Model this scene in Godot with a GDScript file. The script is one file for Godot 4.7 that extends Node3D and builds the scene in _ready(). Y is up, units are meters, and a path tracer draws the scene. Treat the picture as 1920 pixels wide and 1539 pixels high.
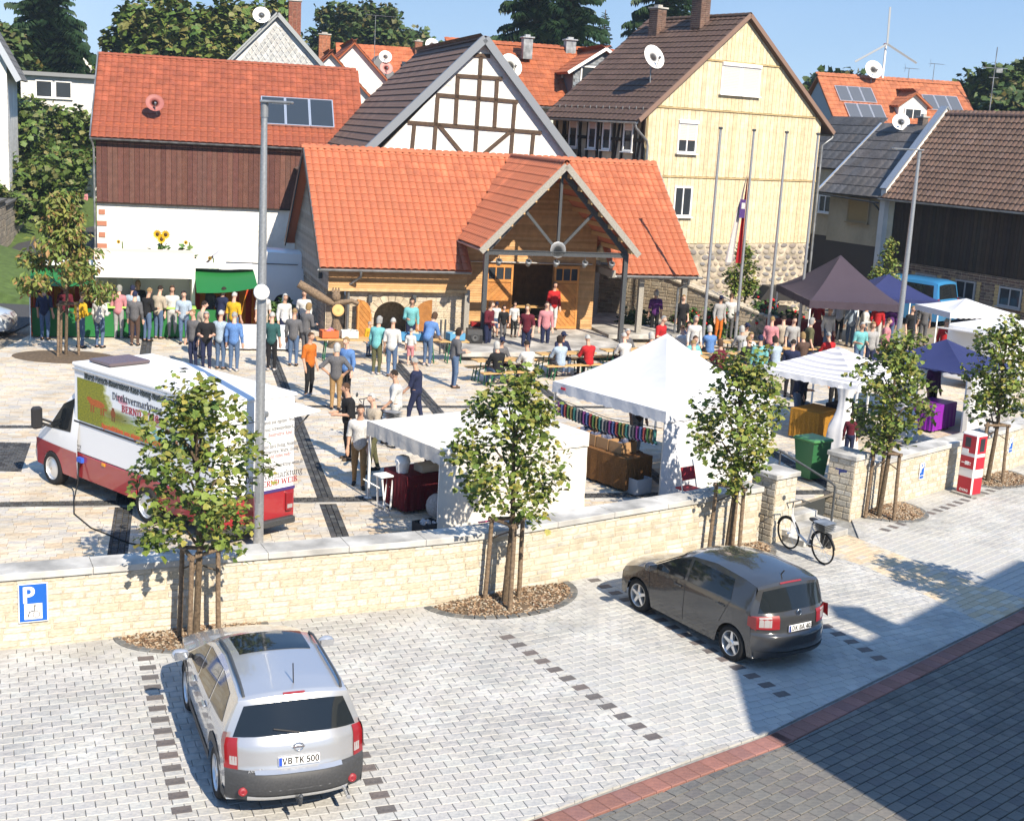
extends Node3D
# A village market square seen from an upper window: parking bays, a low sandstone wall, stalls, a timber market hall and the old houses behind.
const CAM := Vector3(0, 7.6, 0)
const PZ := 0.5            # level of the square above the parking bays
var M := {}
var TX := {}
var used := {}
var rng := RandomNumberGenerator.new()
var cam_right := V(0.99847757,0.0539477,-0.01149757)
var cam_up := V(-0.0551593,0.97654553,-0.20812565)
var cam_fwd := V(0,-0.20844299,-0.97803452)
func _ready():
	rng.seed = 4711
	setup_view()
	make_materials()
	build_grounds()
	build_wall()
	build_hall()
	build_houses()
	build_vehicles()
	build_stalls()
	build_street()
	build_plants()
	build_people()
func setup_view():
	var c := Camera3D.new()
	c.name = "camera"
	c.transform = Transform3D(Basis(cam_right, cam_up, -cam_fwd), CAM)
	c.fov = 34.467
	c.near = 0.1
	c.far = 1500.0
	add_child(c)
	c.current = true
	var sun := DirectionalLight3D.new()
	sun.name = "sun"
	sun.light_color = Color(1.0,0.95,0.87)
	sun.light_energy = 1.5
	sun.light_angular_distance = 0.53
	sun.shadow_enabled = true
	var az := deg_to_rad(31.5)
	var el := deg_to_rad(39.5)
	var toward := V(-sin(az) * cos(el),-sin(el),-cos(az) * cos(el))
	sun.transform = Transform3D(Basis.looking_at(toward), V(20,40,20))
	add_child(sun)
	var env := Environment.new()
	env.background_mode = Environment.BG_SKY
	var sm := ProceduralSkyMaterial.new()
	sm.sky_top_color = Color(0.42,0.62,0.87)
	sm.sky_horizon_color = Color(0.76,0.87,0.95)
	sm.sky_curve = 0.09
	sm.ground_bottom_color = Color(0.35,0.34,0.31)
	sm.ground_horizon_color = Color(0.71,0.83,0.93)
	sm.sun_angle_max = 0.0
	sm.sky_cover = cloud_cover()
	sm.sky_cover_modulate = Color(1,1,1,0.55)
	var sky := Sky.new()
	sky.sky_material = sm
	env.sky = sky
	env.background_energy_multiplier = 0.6
	env.tonemap_mode = Environment.TONE_MAPPER_LINEAR
	env.tonemap_exposure = 1.9
	env.fog_enabled = true
	env.fog_density = 0.0003
	env.fog_light_color = Color(0.75,0.84,0.92)
	env.sdfgi_enabled = true
	env.ssao_enabled = true
	env.ssil_enabled = true
	var we := WorldEnvironment.new()
	we.name = "world_environment"
	we.environment = env
	add_child(we)
func cloud_cover() -> ImageTexture:
	var fn := FastNoiseLite.new()
	fn.seed = 12
	fn.frequency = 0.006
	fn.fractal_octaves = 5
	var w := 512
	var h := 256
	var img := Image.create(w, h, false, Image.FORMAT_RGBA8)
	for y in h:
		for x in w:
			var a := TAU * x / w
			var v := fn.get_noise_3d(cos(a) * 90.0, sin(a) * 90.0, y * 3.4) * 0.5 + 0.5
			var k: float = clampf((v - 0.47) * 3.0,0.0,1.0)
			img.set_pixel(x, y, Color(1,1,1, k * 0.6))
	return ImageTexture.create_from_image(img)
# ---------------------------------------------------------------- names, metas
func numbered(n: String) -> String:
	var k: int = used.get(n, 0)
	used[n] = k + 1
	return n if k == 0 else "%s_%03d" % [n, k]
func tag(o: Node, label: String, category: String, group := "", kind := ""):
	if label != "": o.set_meta("label", label)
	if category != "": o.set_meta("category", category)
	if group != "": o.set_meta("group", group)
	if kind != "": o.set_meta("kind", kind)
	return o
func thing(called: String, label: String, category: String, at := Vector3.ZERO, turn := 0.0, group := "") -> Node3D:
	var o := Node3D.new()
	o.name = numbered(called)
	add_child(o)
	o.position = at
	o.rotation.y = turn
	tag(o, label, category, group)
	return o
func part(parent: Node, called: String, mesh: Mesh, m: Material, xf := Transform3D.IDENTITY) -> MeshInstance3D:
	var o := MeshInstance3D.new()
	o.name = called if parent != self else numbered(called)
	o.mesh = mesh
	if m: o.material_override = m
	o.transform = xf
	parent.add_child(o, true)
	return o
func setting(called: String, mesh: Mesh, m: Material, xf := Transform3D.IDENTITY) -> MeshInstance3D:
	var o := part(self, called, mesh, m, xf)
	o.set_meta("kind", "structure")
	return o
func at_y(p: Vector3, turn: float) -> Transform3D:
	return Transform3D(Basis(Vector3.UP, turn), p)
func in_view(p: Vector3) -> bool:
	var d := p - CAM
	var z := d.dot(cam_fwd)
	if z < 1.0: return false
	return absf(d.dot(cam_right) / z) < 0.40 and absf(d.dot(cam_up) / z) < 0.325
func pieces(parent: Node3D, called: String, rest_name: String, items: Array, m: Material, keep := 300, world := Transform3D.IDENTITY):
	var order := []
	for i in items.size():
		var w: Vector3 = world * (items[i][1] as Transform3D).origin
		var s := w.distance_to(CAM)
		if not in_view(w): s += 1000.0
		if items[i].size() > 2: s += items[i][2]
		order.append([s, i])
	order.sort_custom(func(a, b): return a[0] < b[0])
	var st := SurfaceTool.new()
	st.begin(Mesh.PRIMITIVE_TRIANGLES)
	var rest := 0
	var scaled := MB.new()
	for k in order.size():
		var it: Array = items[order[k][1]]
		if k < keep and order[k][0] < 1000.0:
			part(parent, called, it[0], m, it[1])
		elif (it[1] as Transform3D).basis.get_scale().is_equal_approx(Vector3.ONE):
			st.append_from(it[0], 0, it[1])
			rest += 1
		else:
			scaled.add(it[0], it[1])
			rest += 1
	if rest > 0:
		if scaled.v.size() > 0: st.append_from(scaled.mesh(),0, Transform3D.IDENTITY)
		var o := part(parent, rest_name, st.commit(), m)
		o.set_meta("kind", "stuff")
# ---------------------------------------------------------------- textures, materials
func ntex(key: String, sd: int, freq: float, lo: float, hi: float, oct := 4, kind := 3, size := 256, sx := 1.0) -> Texture2D:
	if TX.has(key): return TX[key]
	var fn := FastNoiseLite.new()
	fn.seed = sd
	fn.frequency = freq
	fn.fractal_octaves = oct
	fn.noise_type = kind
	var img := fn.get_seamless_image(size, int(size * sx))
	img.convert(Image.FORMAT_L8)
	var d := img.get_data()
	for i in d.size():
		d[i] = int(255.0 * (lo + (hi - lo) * d[i] / 255.0))
	img = Image.create_from_data(img.get_width(), img.get_height(), false, Image.FORMAT_L8, d)
	img.convert(Image.FORMAT_RGB8)
	TX[key] = ImageTexture.create_from_image(img)
	return TX[key]
func nrm(key: String, sd: int, freq: float, strength: float, oct := 4) -> Texture2D:
	if TX.has(key): return TX[key]
	var fn := FastNoiseLite.new()
	fn.seed = sd
	fn.frequency = freq
	fn.fractal_octaves = oct
	var img := fn.get_seamless_image(256,256)
	img.convert(Image.FORMAT_RGBA8)
	img.bump_map_to_normal_map(strength)
	TX[key] = ImageTexture.create_from_image(img)
	return TX[key]
func mk(key: String, lin: Color, rough := 0.85, tex: Texture2D = null, scale := 1.0, nm: Texture2D = null, vc := false) -> StandardMaterial3D:
	var m := StandardMaterial3D.new()
	m.albedo_color = Color(lin.linear_to_srgb(), lin.a)
	m.roughness = rough
	m.metallic_specular = 0.4
	if tex:
		m.albedo_texture = tex
		m.uv1_triplanar = true
		m.uv1_scale = Vector3.ONE * scale
	if nm:
		m.normal_enabled = true
		m.normal_texture = nm
		m.normal_scale = 0.6
		m.uv1_triplanar = true
		m.uv1_scale = Vector3.ONE * scale
	m.vertex_color_use_as_albedo = vc
	m.cull_mode = BaseMaterial3D.CULL_DISABLED
	M[key] = m
	return m
func flat(lin: Color, rough := 0.8) -> StandardMaterial3D:
	var key := "flat%.3f_%.3f_%.3f_%.2f" % [lin.r, lin.g, lin.b, rough]
	if M.has(key): return M[key]
	return mk(key, lin, rough)
func cloth(lin: Color) -> StandardMaterial3D:
	var key := "cloth%.3f_%.3f_%.3f" % [lin.r, lin.g, lin.b]
	if M.has(key): return M[key]
	var m := mk(key, lin, 0.92, ntex("weave", 5,0.05,0.72,1.0,4),2.3)
	m.uv1_world_triplanar = false
	return m
func make_materials():
	var fine := ntex("fine", 1,0.09,0.78,1.0,3)
	var coarse := ntex("coarse", 2,0.012,0.62,1.0,5)
	var mottled := ntex("mottled", 3,0.03,0.7,1.0,5)
	var rough := nrm("rough", 4,0.06,3.0)
	var soft := nrm("soft", 6,0.02,2.0)
	mk("pave_base", Color(0.36,0.36,0.345),0.95, mottled, 0.8)
	mk("plaza_base", Color(0.3,0.26,0.2),0.95, mottled, 0.8)
	mk("stone", Color(1,1,1),0.9, mottled, 1.1, rough, true)
	mk("paver", Color(1,1,1),0.86, ntex("worn", 33,0.012,0.84,1.0,5),0.35, rough, true)
	mk("wallstone", Color(1,1,1),0.92, ntex("bed", 9,0.02,0.72,1.0,5),0.9, rough, true)
	mk("mortar", Color(0.68,0.59,0.45),0.95, mottled, 1.2, rough)
	mk("cap", Color(0.68,0.67,0.64),0.8, coarse, 0.45, soft)
	mk("cream_stone", Color(0.62,0.54,0.42),0.9, coarse, 0.7, rough)
	mk("grey_rubble", Color(1,1,1),0.93, mottled, 1.3, rough, true)
	mk("tile", Color(1,1,1),0.72, ntex("tilewear", 21,0.015,0.74,1.0,5),0.45, rough, true)
	mk("white_wall", Color(0.8,0.79,0.76),0.9, ntex("plaster", 11,0.008,0.84,1.0,5),0.25, rough)
	mk("cream_wall", Color(0.72,0.66,0.5),0.9, TX.plaster, 0.25, rough)
	mk("pale_green_wall", Color(0.62,0.66,0.58),0.9, TX.plaster, 0.25, rough)
	mk("beige_wall", Color(0.5,0.43,0.31),0.9, TX.plaster, 0.25, rough)
	mk("yellow_board", Color(1,1,1),0.75, ntex("streak", 13,0.02,0.84,1.0,5),0.6, rough, true)
	mk("brown_board", Color(1,1,1),0.8, TX.streak, 0.7, rough, true)
	mk("larch", Color(1,1,1),0.7, TX.streak, 0.9, rough, true)
	mk("timber", Color(0.095,0.062,0.042),0.85, TX.streak, 0.9, rough)
	mk("dark_timber", Color(0.03,0.018,0.012),0.85, TX.streak, 0.9, rough)
	mk("slate", Color(1,1,1),0.6, mottled, 0.6, rough, true)
	mk("asphalt", Color(0.085,0.085,0.088),0.92, ntex("tar", 15,0.2,0.6,1.0,3),0.7, rough)
	mk("grass", Color(0.1,0.16,0.035),0.95, mottled, 0.4, rough)
	mk("soil", Color(0.16,0.115,0.075),0.95, mottled, 1.2, rough)
	mk("concrete", Color(0.56,0.54,0.5),0.88, coarse, 0.4, soft)
	mk("galv", Color(0.5,0.52,0.54),0.42, ntex("spangle", 17,0.05,0.8,1.0,3,2),1.5).metallic = 0.65
	mk("zinc", Color(0.42,0.44,0.46),0.45, coarse, 0.8).metallic = 0.6
	mk("alu", Color(0.75,0.76,0.77),0.35).metallic = 0.8
	mk("steel_grey", Color(0.075,0.082,0.09),0.5, fine, 1.0)
	mk("taupe_steel", Color(0.36,0.34,0.3),0.55, fine, 1.0)
	mk("black_rubber", Color(0.018,0.018,0.019),0.85, fine, 2.0)
	mk("black_plastic", Color(0.022,0.022,0.024),0.5)
	mk("grey_plastic", Color(0.06,0.062,0.066),0.55, fine, 1.5)
	mk("white_plastic", Color(0.78,0.78,0.77),0.45)
	mk("dark_inside", Color(0.02,0.018,0.015),0.95)
	mk("chrome", Color(0.8,0.8,0.8),0.12).metallic = 1.0
	mk("tent_white", Color(0.6,0.61,0.64),0.85, ntex("sag", 19,0.01,0.93,1.0,3),0.4, soft)
	mk("tent_cream", Color(0.62,0.6,0.56),0.85, TX.sag, 0.4, soft)
	mk("tent_dark", Color(0.055,0.04,0.055),0.8, TX.sag, 0.4, soft)
	mk("tent_navy", Color(0.022,0.03,0.11),0.8, TX.sag, 0.4, soft)
	mk("bark", Color(0.2,0.145,0.095),0.95, ntex("bark", 23,0.05,0.5,1.0,4),2.0, rough)
	mk("stake_wood", Color(0.33,0.235,0.155),0.9, TX.bark, 1.6, rough)
	var lf := mk("leaf", Color(1,1,1),0.55, null, 1.0, null, true)
	lf.backlight_enabled = true
	lf.backlight = Color(0.25,0.3,0.06)
	mk("flower", Color(1,1,1),0.7, null, 1.0, null, true)
	var gl := mk("glass", Color(0.01,0.013,0.016),0.06)
	gl.metallic_specular = 0.6
	mk("pane_dark", Color(0.03,0.035,0.042),0.08)
	mk("skin", Color(1,1,1),0.6, null, 1.0, null, true)
# ---------------------------------------------------------------- mesh building
class MB:
	var v := PackedVector3Array()
	var n := PackedVector3Array()
	var c := PackedColorArray()
	var t := PackedVector2Array()
	var ix := PackedInt32Array()
	var col := Color(1, 1, 1)
	func _p(p: Vector3, nn: Vector3, uv := Vector2.ZERO):
		v.append(p); n.append(nn); c.append(col); t.append(uv)
	func tri(a: Vector3, b: Vector3, d: Vector3):
		var nn := (b - a).cross(d - a).normalized()
		var k := v.size()
		_p(a, nn); _p(b, nn); _p(d, nn)
		ix.append_array([k, k + 2, k + 1])
	func quad(a: Vector3, b: Vector3, d: Vector3, e: Vector3):
		var nn := (d - a).cross(e - b).normalized()
		var k := v.size()
		_p(a, nn, Vector2(0, 1)); _p(b, nn, Vector2(1, 1)); _p(d, nn, Vector2(1, 0)); _p(e, nn, Vector2(0, 0))
		ix.append_array([k, k + 2, k + 1, k, k + 3, k + 2])
	func box(o: Vector3, s: Vector3, b := Basis.IDENTITY):
		var h := s * 0.5
		var q := []
		for i in 8:
			q.append(o + b * Vector3(h.x if i & 1 else -h.x, h.y if i & 2 else -h.y, h.z if i & 4 else -h.z))
		quad(q[4], q[5], q[7], q[6]); quad(q[1], q[0], q[2], q[3])
		quad(q[5], q[1], q[3], q[7]); quad(q[0], q[4], q[6], q[2])
		quad(q[6], q[7], q[3], q[2]); quad(q[0], q[1], q[5], q[4])
	func span(a: Vector3, b: Vector3, w: float, h: float, up := Vector3.UP):
		var z := (b - a)
		var l := z.length()
		z = z / l
		var x := up.cross(z)
		if x.length() < 0.01: x = Vector3.RIGHT.cross(z)
		x = x.normalized()
		box((a + b) * 0.5, Vector3(w, h, l), Basis(x, z.cross(x), z))
	func cbox(o: Vector3, s: Vector3, e: float, b := Basis.IDENTITY):
		var h := s * 0.5
		var top := []
		var rings := [[-h.y, e], [-h.y + e, 0.0], [h.y - e, 0.0], [h.y, e]]
		for r in rings:
			var ring := []
			var i: float = r[1]
			for p in [Vector2(-h.x + maxf(e, i), -h.z + i), Vector2(h.x - maxf(e, i), -h.z + i), Vector2(h.x - i, -h.z + maxf(e, i)), Vector2(h.x - i, h.z - maxf(e, i)), Vector2(h.x - maxf(e, i), h.z - i), Vector2(-h.x + maxf(e, i), h.z - i), Vector2(-h.x + i, h.z - maxf(e, i)), Vector2(-h.x + i, -h.z + maxf(e, i))]:
				ring.append(o + b * Vector3(p.x, r[0], p.y))
			top.append(ring)
		for k in 3:
			for i in 8:
				var j := (i + 1) % 8
				quad(top[k][j], top[k][i], top[k + 1][i], top[k + 1][j])
		fan(top[3], true)
		fan(top[0], false)
	func fan(r: Array, flip: bool):
		for i in range(1, r.size() - 1):
			if flip: tri(r[0], r[i + 1], r[i])
			else: tri(r[0], r[i], r[i + 1])
	func surf(rows: Array, flip := false, uvs := false):
		var k := v.size()
		var R := rows.size()
		var C: int = rows[0].size()
		for i in R:
			for j in C:
				var du: Vector3 = rows[i][mini(j + 1, C - 1)] - rows[i][maxi(j - 1, 0)]
				var dv: Vector3 = rows[mini(i + 1, R - 1)][j] - rows[maxi(i - 1, 0)][j]
				var nn := du.cross(dv)
				nn = nn.normalized() if nn.length() > 1e-9 else Vector3.UP
				_p(rows[i][j], -nn if flip else nn, Vector2(float(j) / (C - 1), float(i) / (R - 1)) if uvs else Vector2.ZERO)
		for i in R - 1:
			for j in C - 1:
				var a := k + i * C + j
				if flip: ix.append_array([a, a + 1, a + C, a + 1, a + C + 1, a + C])
				else: ix.append_array([a, a + C, a + 1, a + 1, a + C, a + C + 1])
	func tube(path: Array, rad: Array, sides := 8, caps := true):
		var rows := []
		var prev := Vector3.ZERO
		for i in path.size():
			var d: Vector3 = (path[mini(i + 1, path.size() - 1)] - path[maxi(i - 1, 0)]).normalized()
			var x := prev
			if i == 0: x = d.cross(Vector3.UP if absf(d.y) < 0.9 else Vector3.RIGHT).normalized()
			x = (x - d * x.dot(d)).normalized()
			prev = x
			var y := d.cross(x)
			var row := []
			for s in sides + 1:
				var a := TAU * s / sides
				row.append(path[i] + (x * cos(a) + y * sin(a)) * rad[mini(i, rad.size() - 1)])
			rows.append(row)
		surf(rows, false)
		if caps:
			var a: Array = rows[0].slice(0, sides)
			var b: Array = rows[-1].slice(0, sides)
			fan(a, true)
			fan(b, false)
	func lathe(prof: Array, segs := 16, xf := Transform3D.IDENTITY):
		var rows := []
		for p in prof:
			var row := []
			for s in segs + 1:
				var a := TAU * s / segs
				row.append(xf * Vector3(cos(a) * p.x, p.y, sin(a) * p.x))
			rows.append(row)
		surf(rows, true)
	func prism(poly: PackedVector2Array, z0: float, z1: float, xf := Transform3D.IDENTITY):
		if Geometry2D.is_polygon_clockwise(poly):
			poly = poly.duplicate()
			poly.reverse()
		var ti := Geometry2D.triangulate_polygon(poly)
		for i in range(0, ti.size(), 3):
			var a := poly[ti[i]]
			var b := poly[ti[i + 1]]
			var d := poly[ti[i + 2]]
			if (b - a).cross(d - a) < 0.0:
				var s := b
				b = d
				d = s
			tri(xf * Vector3(a.x, a.y, z1), xf * Vector3(b.x, b.y, z1), xf * Vector3(d.x, d.y, z1))
			tri(xf * Vector3(a.x, a.y, z0), xf * Vector3(d.x, d.y, z0), xf * Vector3(b.x, b.y, z0))
		for i in poly.size():
			var a := poly[i]
			var b := poly[(i + 1) % poly.size()]
			quad(xf * Vector3(a.x, a.y, z0), xf * Vector3(b.x, b.y, z0), xf * Vector3(b.x, b.y, z1), xf * Vector3(a.x, a.y, z1))
	func blob(o: Vector3, r: Vector3, segs := 12, rows_n := 8, b := Basis.IDENTITY):
		var rows := []
		for i in rows_n + 1:
			var p := PI * i / rows_n
			var row := []
			for s in segs + 1:
				var a := TAU * s / segs
				row.append(o + b * (Vector3(sin(p) * cos(a), cos(p), sin(p) * sin(a)) * r))
			rows.append(row)
		surf(rows, false)
	func add(m: Mesh, xf: Transform3D):
		var ar := m.surface_get_arrays(0)
		var k := v.size()
		var nb := xf.basis.inverse().transposed()
		for p in ar[Mesh.ARRAY_VERTEX]: v.append(xf * p)
		for p in ar[Mesh.ARRAY_NORMAL]: n.append((nb * p).normalized())
		var cc = ar[Mesh.ARRAY_COLOR]
		var cnt: int = ar[Mesh.ARRAY_VERTEX].size()
		for i in cnt:
			c.append(cc[i] if cc != null and cc.size() else col)
			t.append(Vector2.ZERO)
		if ar[Mesh.ARRAY_INDEX] != null:
			for i in ar[Mesh.ARRAY_INDEX]: ix.append(k + i)
		else:
			for i in cnt: ix.append(k + i)
	func mesh() -> ArrayMesh:
		var a := []
		a.resize(Mesh.ARRAY_MAX)
		a[Mesh.ARRAY_VERTEX] = v
		a[Mesh.ARRAY_NORMAL] = n
		a[Mesh.ARRAY_COLOR] = c
		a[Mesh.ARRAY_TEX_UV] = t
		a[Mesh.ARRAY_INDEX] = ix
		var m := ArrayMesh.new()
		m.add_surface_from_arrays(Mesh.PRIMITIVE_TRIANGLES, a)
		return m
func box_mesh(o: Vector3, s: Vector3, b := Basis.IDENTITY) -> ArrayMesh:
	var q := MB.new()
	q.box(o, s, b)
	return q.mesh()
func text_mesh(s: String, height: float, depth := 0.004, font_name := "Droid Sans", bold := true) -> Mesh:
	var f := SystemFont.new()
	f.font_names = PackedStringArray([font_name])
	f.font_weight = 700 if bold else 400
	var t := TextMesh.new()
	t.text = s
	t.font = f
	t.font_size = 64
	t.pixel_size = height / 46.0
	t.depth = depth
	t.curve_step = 2.0
	return t
func jit(c: Color, amt: float, hue := 0.3) -> Color:
	var k := 1.0 + rng.randf_range(-amt, amt)
	var d := rng.randf_range(-amt, amt) * hue
	return Color(maxf(c.r * k * (1.0 + d),0.002), c.g * k, maxf(c.b * k * (1.0 - d),0.002))
# ---------------------------------------------------------------- grounds
func stone_mesh(w: float, h: float, e: float, c: Color, deep := 0.03) -> ArrayMesh:
	var q := MB.new()
	q.col = c
	var a := [V(-w, -deep, -h), V(w, -deep, -h), V(w, -deep, h), V(-w, -deep, h)]
	var b := [V(-w, -e, -h), V(w, -e, -h), V(w, -e, h), V(-w, -e, h)]
	var d := [V(-w + e, 0,-h + e), V(w - e, 0,-h + e), V(w - e, 0, h - e), V(-w + e, 0, h - e)]
	for i in 4:
		var j := (i + 1) % 4
		q.quad(a[j], a[i], b[i], b[j])
		q.quad(b[j], b[i], d[i], d[j])
	q.quad(d[3], d[2], d[1], d[0])
	return q.mesh()
func poly_stone(poly: PackedVector2Array, deep: float, c: Color) -> ArrayMesh:
	var q := MB.new()
	q.col = c
	var lay := Transform3D(Basis(Vector3.RIGHT, V(0,0,1), V(0,-1,0)), Vector3.ZERO)
	q.prism(poly, 0.0, deep, lay)
	return q.mesh()
func sheet(poly: Array, y: float) -> ArrayMesh:
	var p := PackedVector2Array(poly)
	var q := MB.new()
	var ti := Geometry2D.triangulate_polygon(p)
	for i in range(0, ti.size(),3):
		var a := V(p[ti[i]].x, y, p[ti[i]].y)
		var b := V(p[ti[i + 1]].x, y, p[ti[i + 1]].y)
		var d := V(p[ti[i + 2]].x, y, p[ti[i + 2]].y)
		if (b - a).cross(d - a).y < 0.0: q.tri(a, d, b)
		else: q.tri(a, b, d)
	return q.mesh()
func pave(parent: Node3D, called: String, rest: String, zone: Array, dir: Vector2, w: float, h: float, y: float, tones: Array, holes: Array, m: Material, keep := 300, joint := 0.007, bond := 0.5, jitter := 0.05):
	var zp := PackedVector2Array(zone)
	var vari := []
	for c in tones:
		for k in 3:
			vari.append(stone_mesh((w - joint) * 0.5, (h - joint) * 0.5,0.006, jit(c, jitter)))
	var u := dir.normalized()
	var v := U(-u.y, u.x)
	var lo := U(1e9,1e9)
	var hi := -lo
	for p in zp:
		var q := U(p.dot(u), p.dot(v))
		lo = lo.min(q)
		hi = hi.max(q)
	var hb := []
	for hp in holes:
		var r := Rect2(hp[0], Vector2.ZERO)
		for p in hp: r = r.expand(p)
		hb.append(r.grow(0.3))
	var items := []
	var cut := MB.new()
	var bas := Basis(V(u.x, 0, u.y), Vector3.UP, V(v.x, 0, v.y))
	var row := 0
	var yy := floorf(lo.y / h) * h
	while yy < hi.y:
		var off := (row % 2) * w * bond + (0.0 if bond == 0.5 else rng.randf() * w)
		var xx := floorf(lo.x / w) * w - w + off
		while xx < hi.x + w:
			var cen := u * (xx + w * 0.5) + v * (yy + h * 0.5)
			var cs := PackedVector2Array([cen + u * (-w * 0.5) + v * (-h * 0.5), cen + u * (w * 0.5) + v * (-h * 0.5), cen + u * (w * 0.5) + v * (h * 0.5), cen + u * (-w * 0.5) + v * (h * 0.5)])
			var inside := 0
			for p in cs: inside += int(Geometry2D.is_point_in_polygon(p, zp))
			var near_hole := []
			for k in hb.size():
				if hb[k].has_point(cen): near_hole.append(k)
			xx += w
			if inside == 0: continue
			if inside == 4 and near_hole.is_empty():
				items.append([vari[rng.randi() % vari.size()], Transform3D(bas, V(cen.x, y + rng.randf_range(-0.0015,0.0015), cen.y))])
				continue
			var g := joint * 0.5
			var small := PackedVector2Array([cs[0] + u * g + v * g, cs[1] - u * g + v * g, cs[2] - u * g - v * g, cs[3] + u * g - v * g])
			var left = Geometry2D.intersect_polygons(small, zp)
			for k in near_hole:
				var nx := []
				for pg in left: nx.append_array(Geometry2D.clip_polygons(pg, holes[k]))
				left = nx
			for pg in left:
				if pg.size() < 3: continue
				cut.add(poly_stone(pg, 0.03, jit(tones[rng.randi() % tones.size()], jitter)), tp(V(0, y, 0)))
		yy += h
		row += 1
	pieces(parent, called, rest, items, m, keep)
	if cut.v.size() > 0:
		var o := part(parent, "cut_" + rest, cut.mesh(), m)
		o.set_meta("kind", "stuff")
func strip_poly(a: Vector2, b: Vector2, w: float) -> PackedVector2Array:
	var d := (b - a).normalized()
	var s := U(-d.y, d.x) * w * 0.5
	return PackedVector2Array([a + s, b + s, b - s, a - s])
const WALL_LEFT := [Vector2(-14, -14.35), Vector2(-7.06, -17.5), Vector2(-4.74, -18.56), Vector2(-3.12, -19.31), Vector2(-1.03, -20.28), Vector2(0.0, -20.92), Vector2(0.99, -21.65), Vector2(2.06, -22.46), Vector2(3.51, -23.54), Vector2(4.9, -24.64)]
const WALL_RIGHT := [Vector2(7.42, -27.0), Vector2(8.22, -27.78), Vector2(10.22, -29.73), Vector2(11.5, -31.0), Vector2(13.2, -32.8), Vector2(20, -40.2)]
func bed_poly(c: Vector2, along: Vector2, r: float, depth: float, grow := 0.0) -> PackedVector2Array:
	var u := along.normalized()
	var v := U(-u.y, u.x)          # toward the parking side
	var o := PackedVector2Array()
	for i in 19:
		var a := PI * i / 18.0
		o.append(c + u * cos(a) * (r + grow) + v * sin(a) * (depth + grow))
	return o
var beds := []
func build_grounds():
	var q := MB.new()
	var rows := []
	for j in 41:
		var row := []
		for i in 41:
			var x := -170.0 + 340.0 * i / 40.0
			var z := -44.0 - 330.0 * pow(j / 40.0,1.6)
			row.append(V(x, land(x, z), z))
		rows.append(row)
	q.surf(rows, true)
	setting("terrain", q.mesh(), M.grass)
	setting("square_ground", sheet([U(-14.2,-14.7), U(-7.2,-17.8), U(-1.2,-20.6), U(4.9,-24.95), U(6.0,-25.9), U(7.2,-27.2), U(13.0,-32.95), U(20,-40.5), U(60,-50), U(60,-75), U(-45,-75), U(-45,-20)], PZ - 0.034), M.plaza_base)
	var parking := setting("parking_ground", sheet([U(-30,-7.3), U(-14,-14.5), U(-7.0,-17.7), U(-1.0,-20.45), U(0.99,-21.85), U(4.9,-24.85), U(7.3,-27.2), U(13.2,-33.1), U(20,-40.4), U(45,-58), U(45,10), U(-30,10)], -0.034), M.pave_base)
	var lane := setting("lane", sheet([U(-15.3,-35.2), U(-16.0,-43.6), U(-20.0,-61.0), U(-24.0,-75), U(-30.5,-100), U(-36,-120), U(-40,-120), U(-34.2,-98.5), U(-28.8,-77), U(-25.6,-64.5), U(-24.5,-58), U(-24.5,-40), U(-24.5,-34)], PZ + 0.006), M.asphalt)
	lane.set_meta("label", "grey asphalt lane leading up past the barn")
	setting("lane_verge", sheet([U(-34.2,-98.5), U(-28.8,-77), U(-25.6,-64.5), U(-24.9,-64.5), U(-28.0,-77), U(-33.4,-98.5)], PZ + 0.012), M.grass)
	beds = [
		[U(-4.6,-18.62), U(0.91,-0.415),1.15,0.85],
		[U(-0.05,-20.92), U(0.82,-0.57),1.45,1.05],
		[U(4.1,-24.02), U(0.79,-0.61),1.2,0.9],
		[U(8.05,-27.6), U(0.71,-0.70),0.95,1.05],
		[U(11.55,-31.0), U(0.70,-0.71),1.1,0.95]]
	var holes := []
	for b in beds: holes.append(bed_poly(b[0], b[1], b[2], b[3], 0.0))
	var grey := [Color(0.46,0.455,0.44), Color(0.44,0.435,0.42), Color(0.475,0.47,0.445), Color(0.45,0.445,0.42)]
	var za := [U(-14,-14.35), U(-7.06,-17.5), U(-1.03,-20.28), U(-0.65,-20.52), U(2.5,-15.35), U(0.4,-13.62), U(-2.6,-11.3), U(-8,-8.4), U(-14,-7)]
	pave(parking, "paving_stone", "grey_paving", za, U(0.925,-0.38),0.232,0.167,0.0, grey, holes, M.paver, 300)
	var zb := [U(-0.65,-20.52), U(0.0,-20.92), U(0.99,-21.65), U(2.06,-22.46), U(3.51,-23.54), U(4.9,-24.64), U(5.5,-25.15), U(6.06,-24.25), U(6.75,-23.5), U(8.05,-20.75), U(3.59,-16.2), U(2.5,-15.35)]
	pave(parking, "bay_paving_stone", "bay_paving", zb, U(0.85,-0.53),0.232,0.167,0.0, grey, holes, M.paver, 220)
	var zt := [U(5.5,-25.15), U(6.06,-24.25), U(6.75,-23.5), U(8.05,-20.75), U(9.3,-22.05), U(8.05,-23.6), U(7.04,-25.27), U(6.6,-25.9)]
	var tan := [Color(0.6,0.49,0.35), Color(0.57,0.46,0.32), Color(0.6,0.53,0.42), Color(0.52,0.47,0.4)]
	pave(parking, "path_stone", "path_paving", zt, U(0.72,-0.69),0.28,0.145,0.0, tan, holes, M.paver, 120)
	var zc := [U(7.04,-25.27), U(7.25,-26.9), U(13.2,-32.8), U(20,-40.2), U(23,-36), U(9.3,-22.05), U(8.05,-23.6)]
	pave(parking, "corner_paving_stone", "corner_paving", zc, U(0.70,-0.71),0.232,0.167,0.0, grey, holes, M.paver, 150)
	var mark := []
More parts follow.
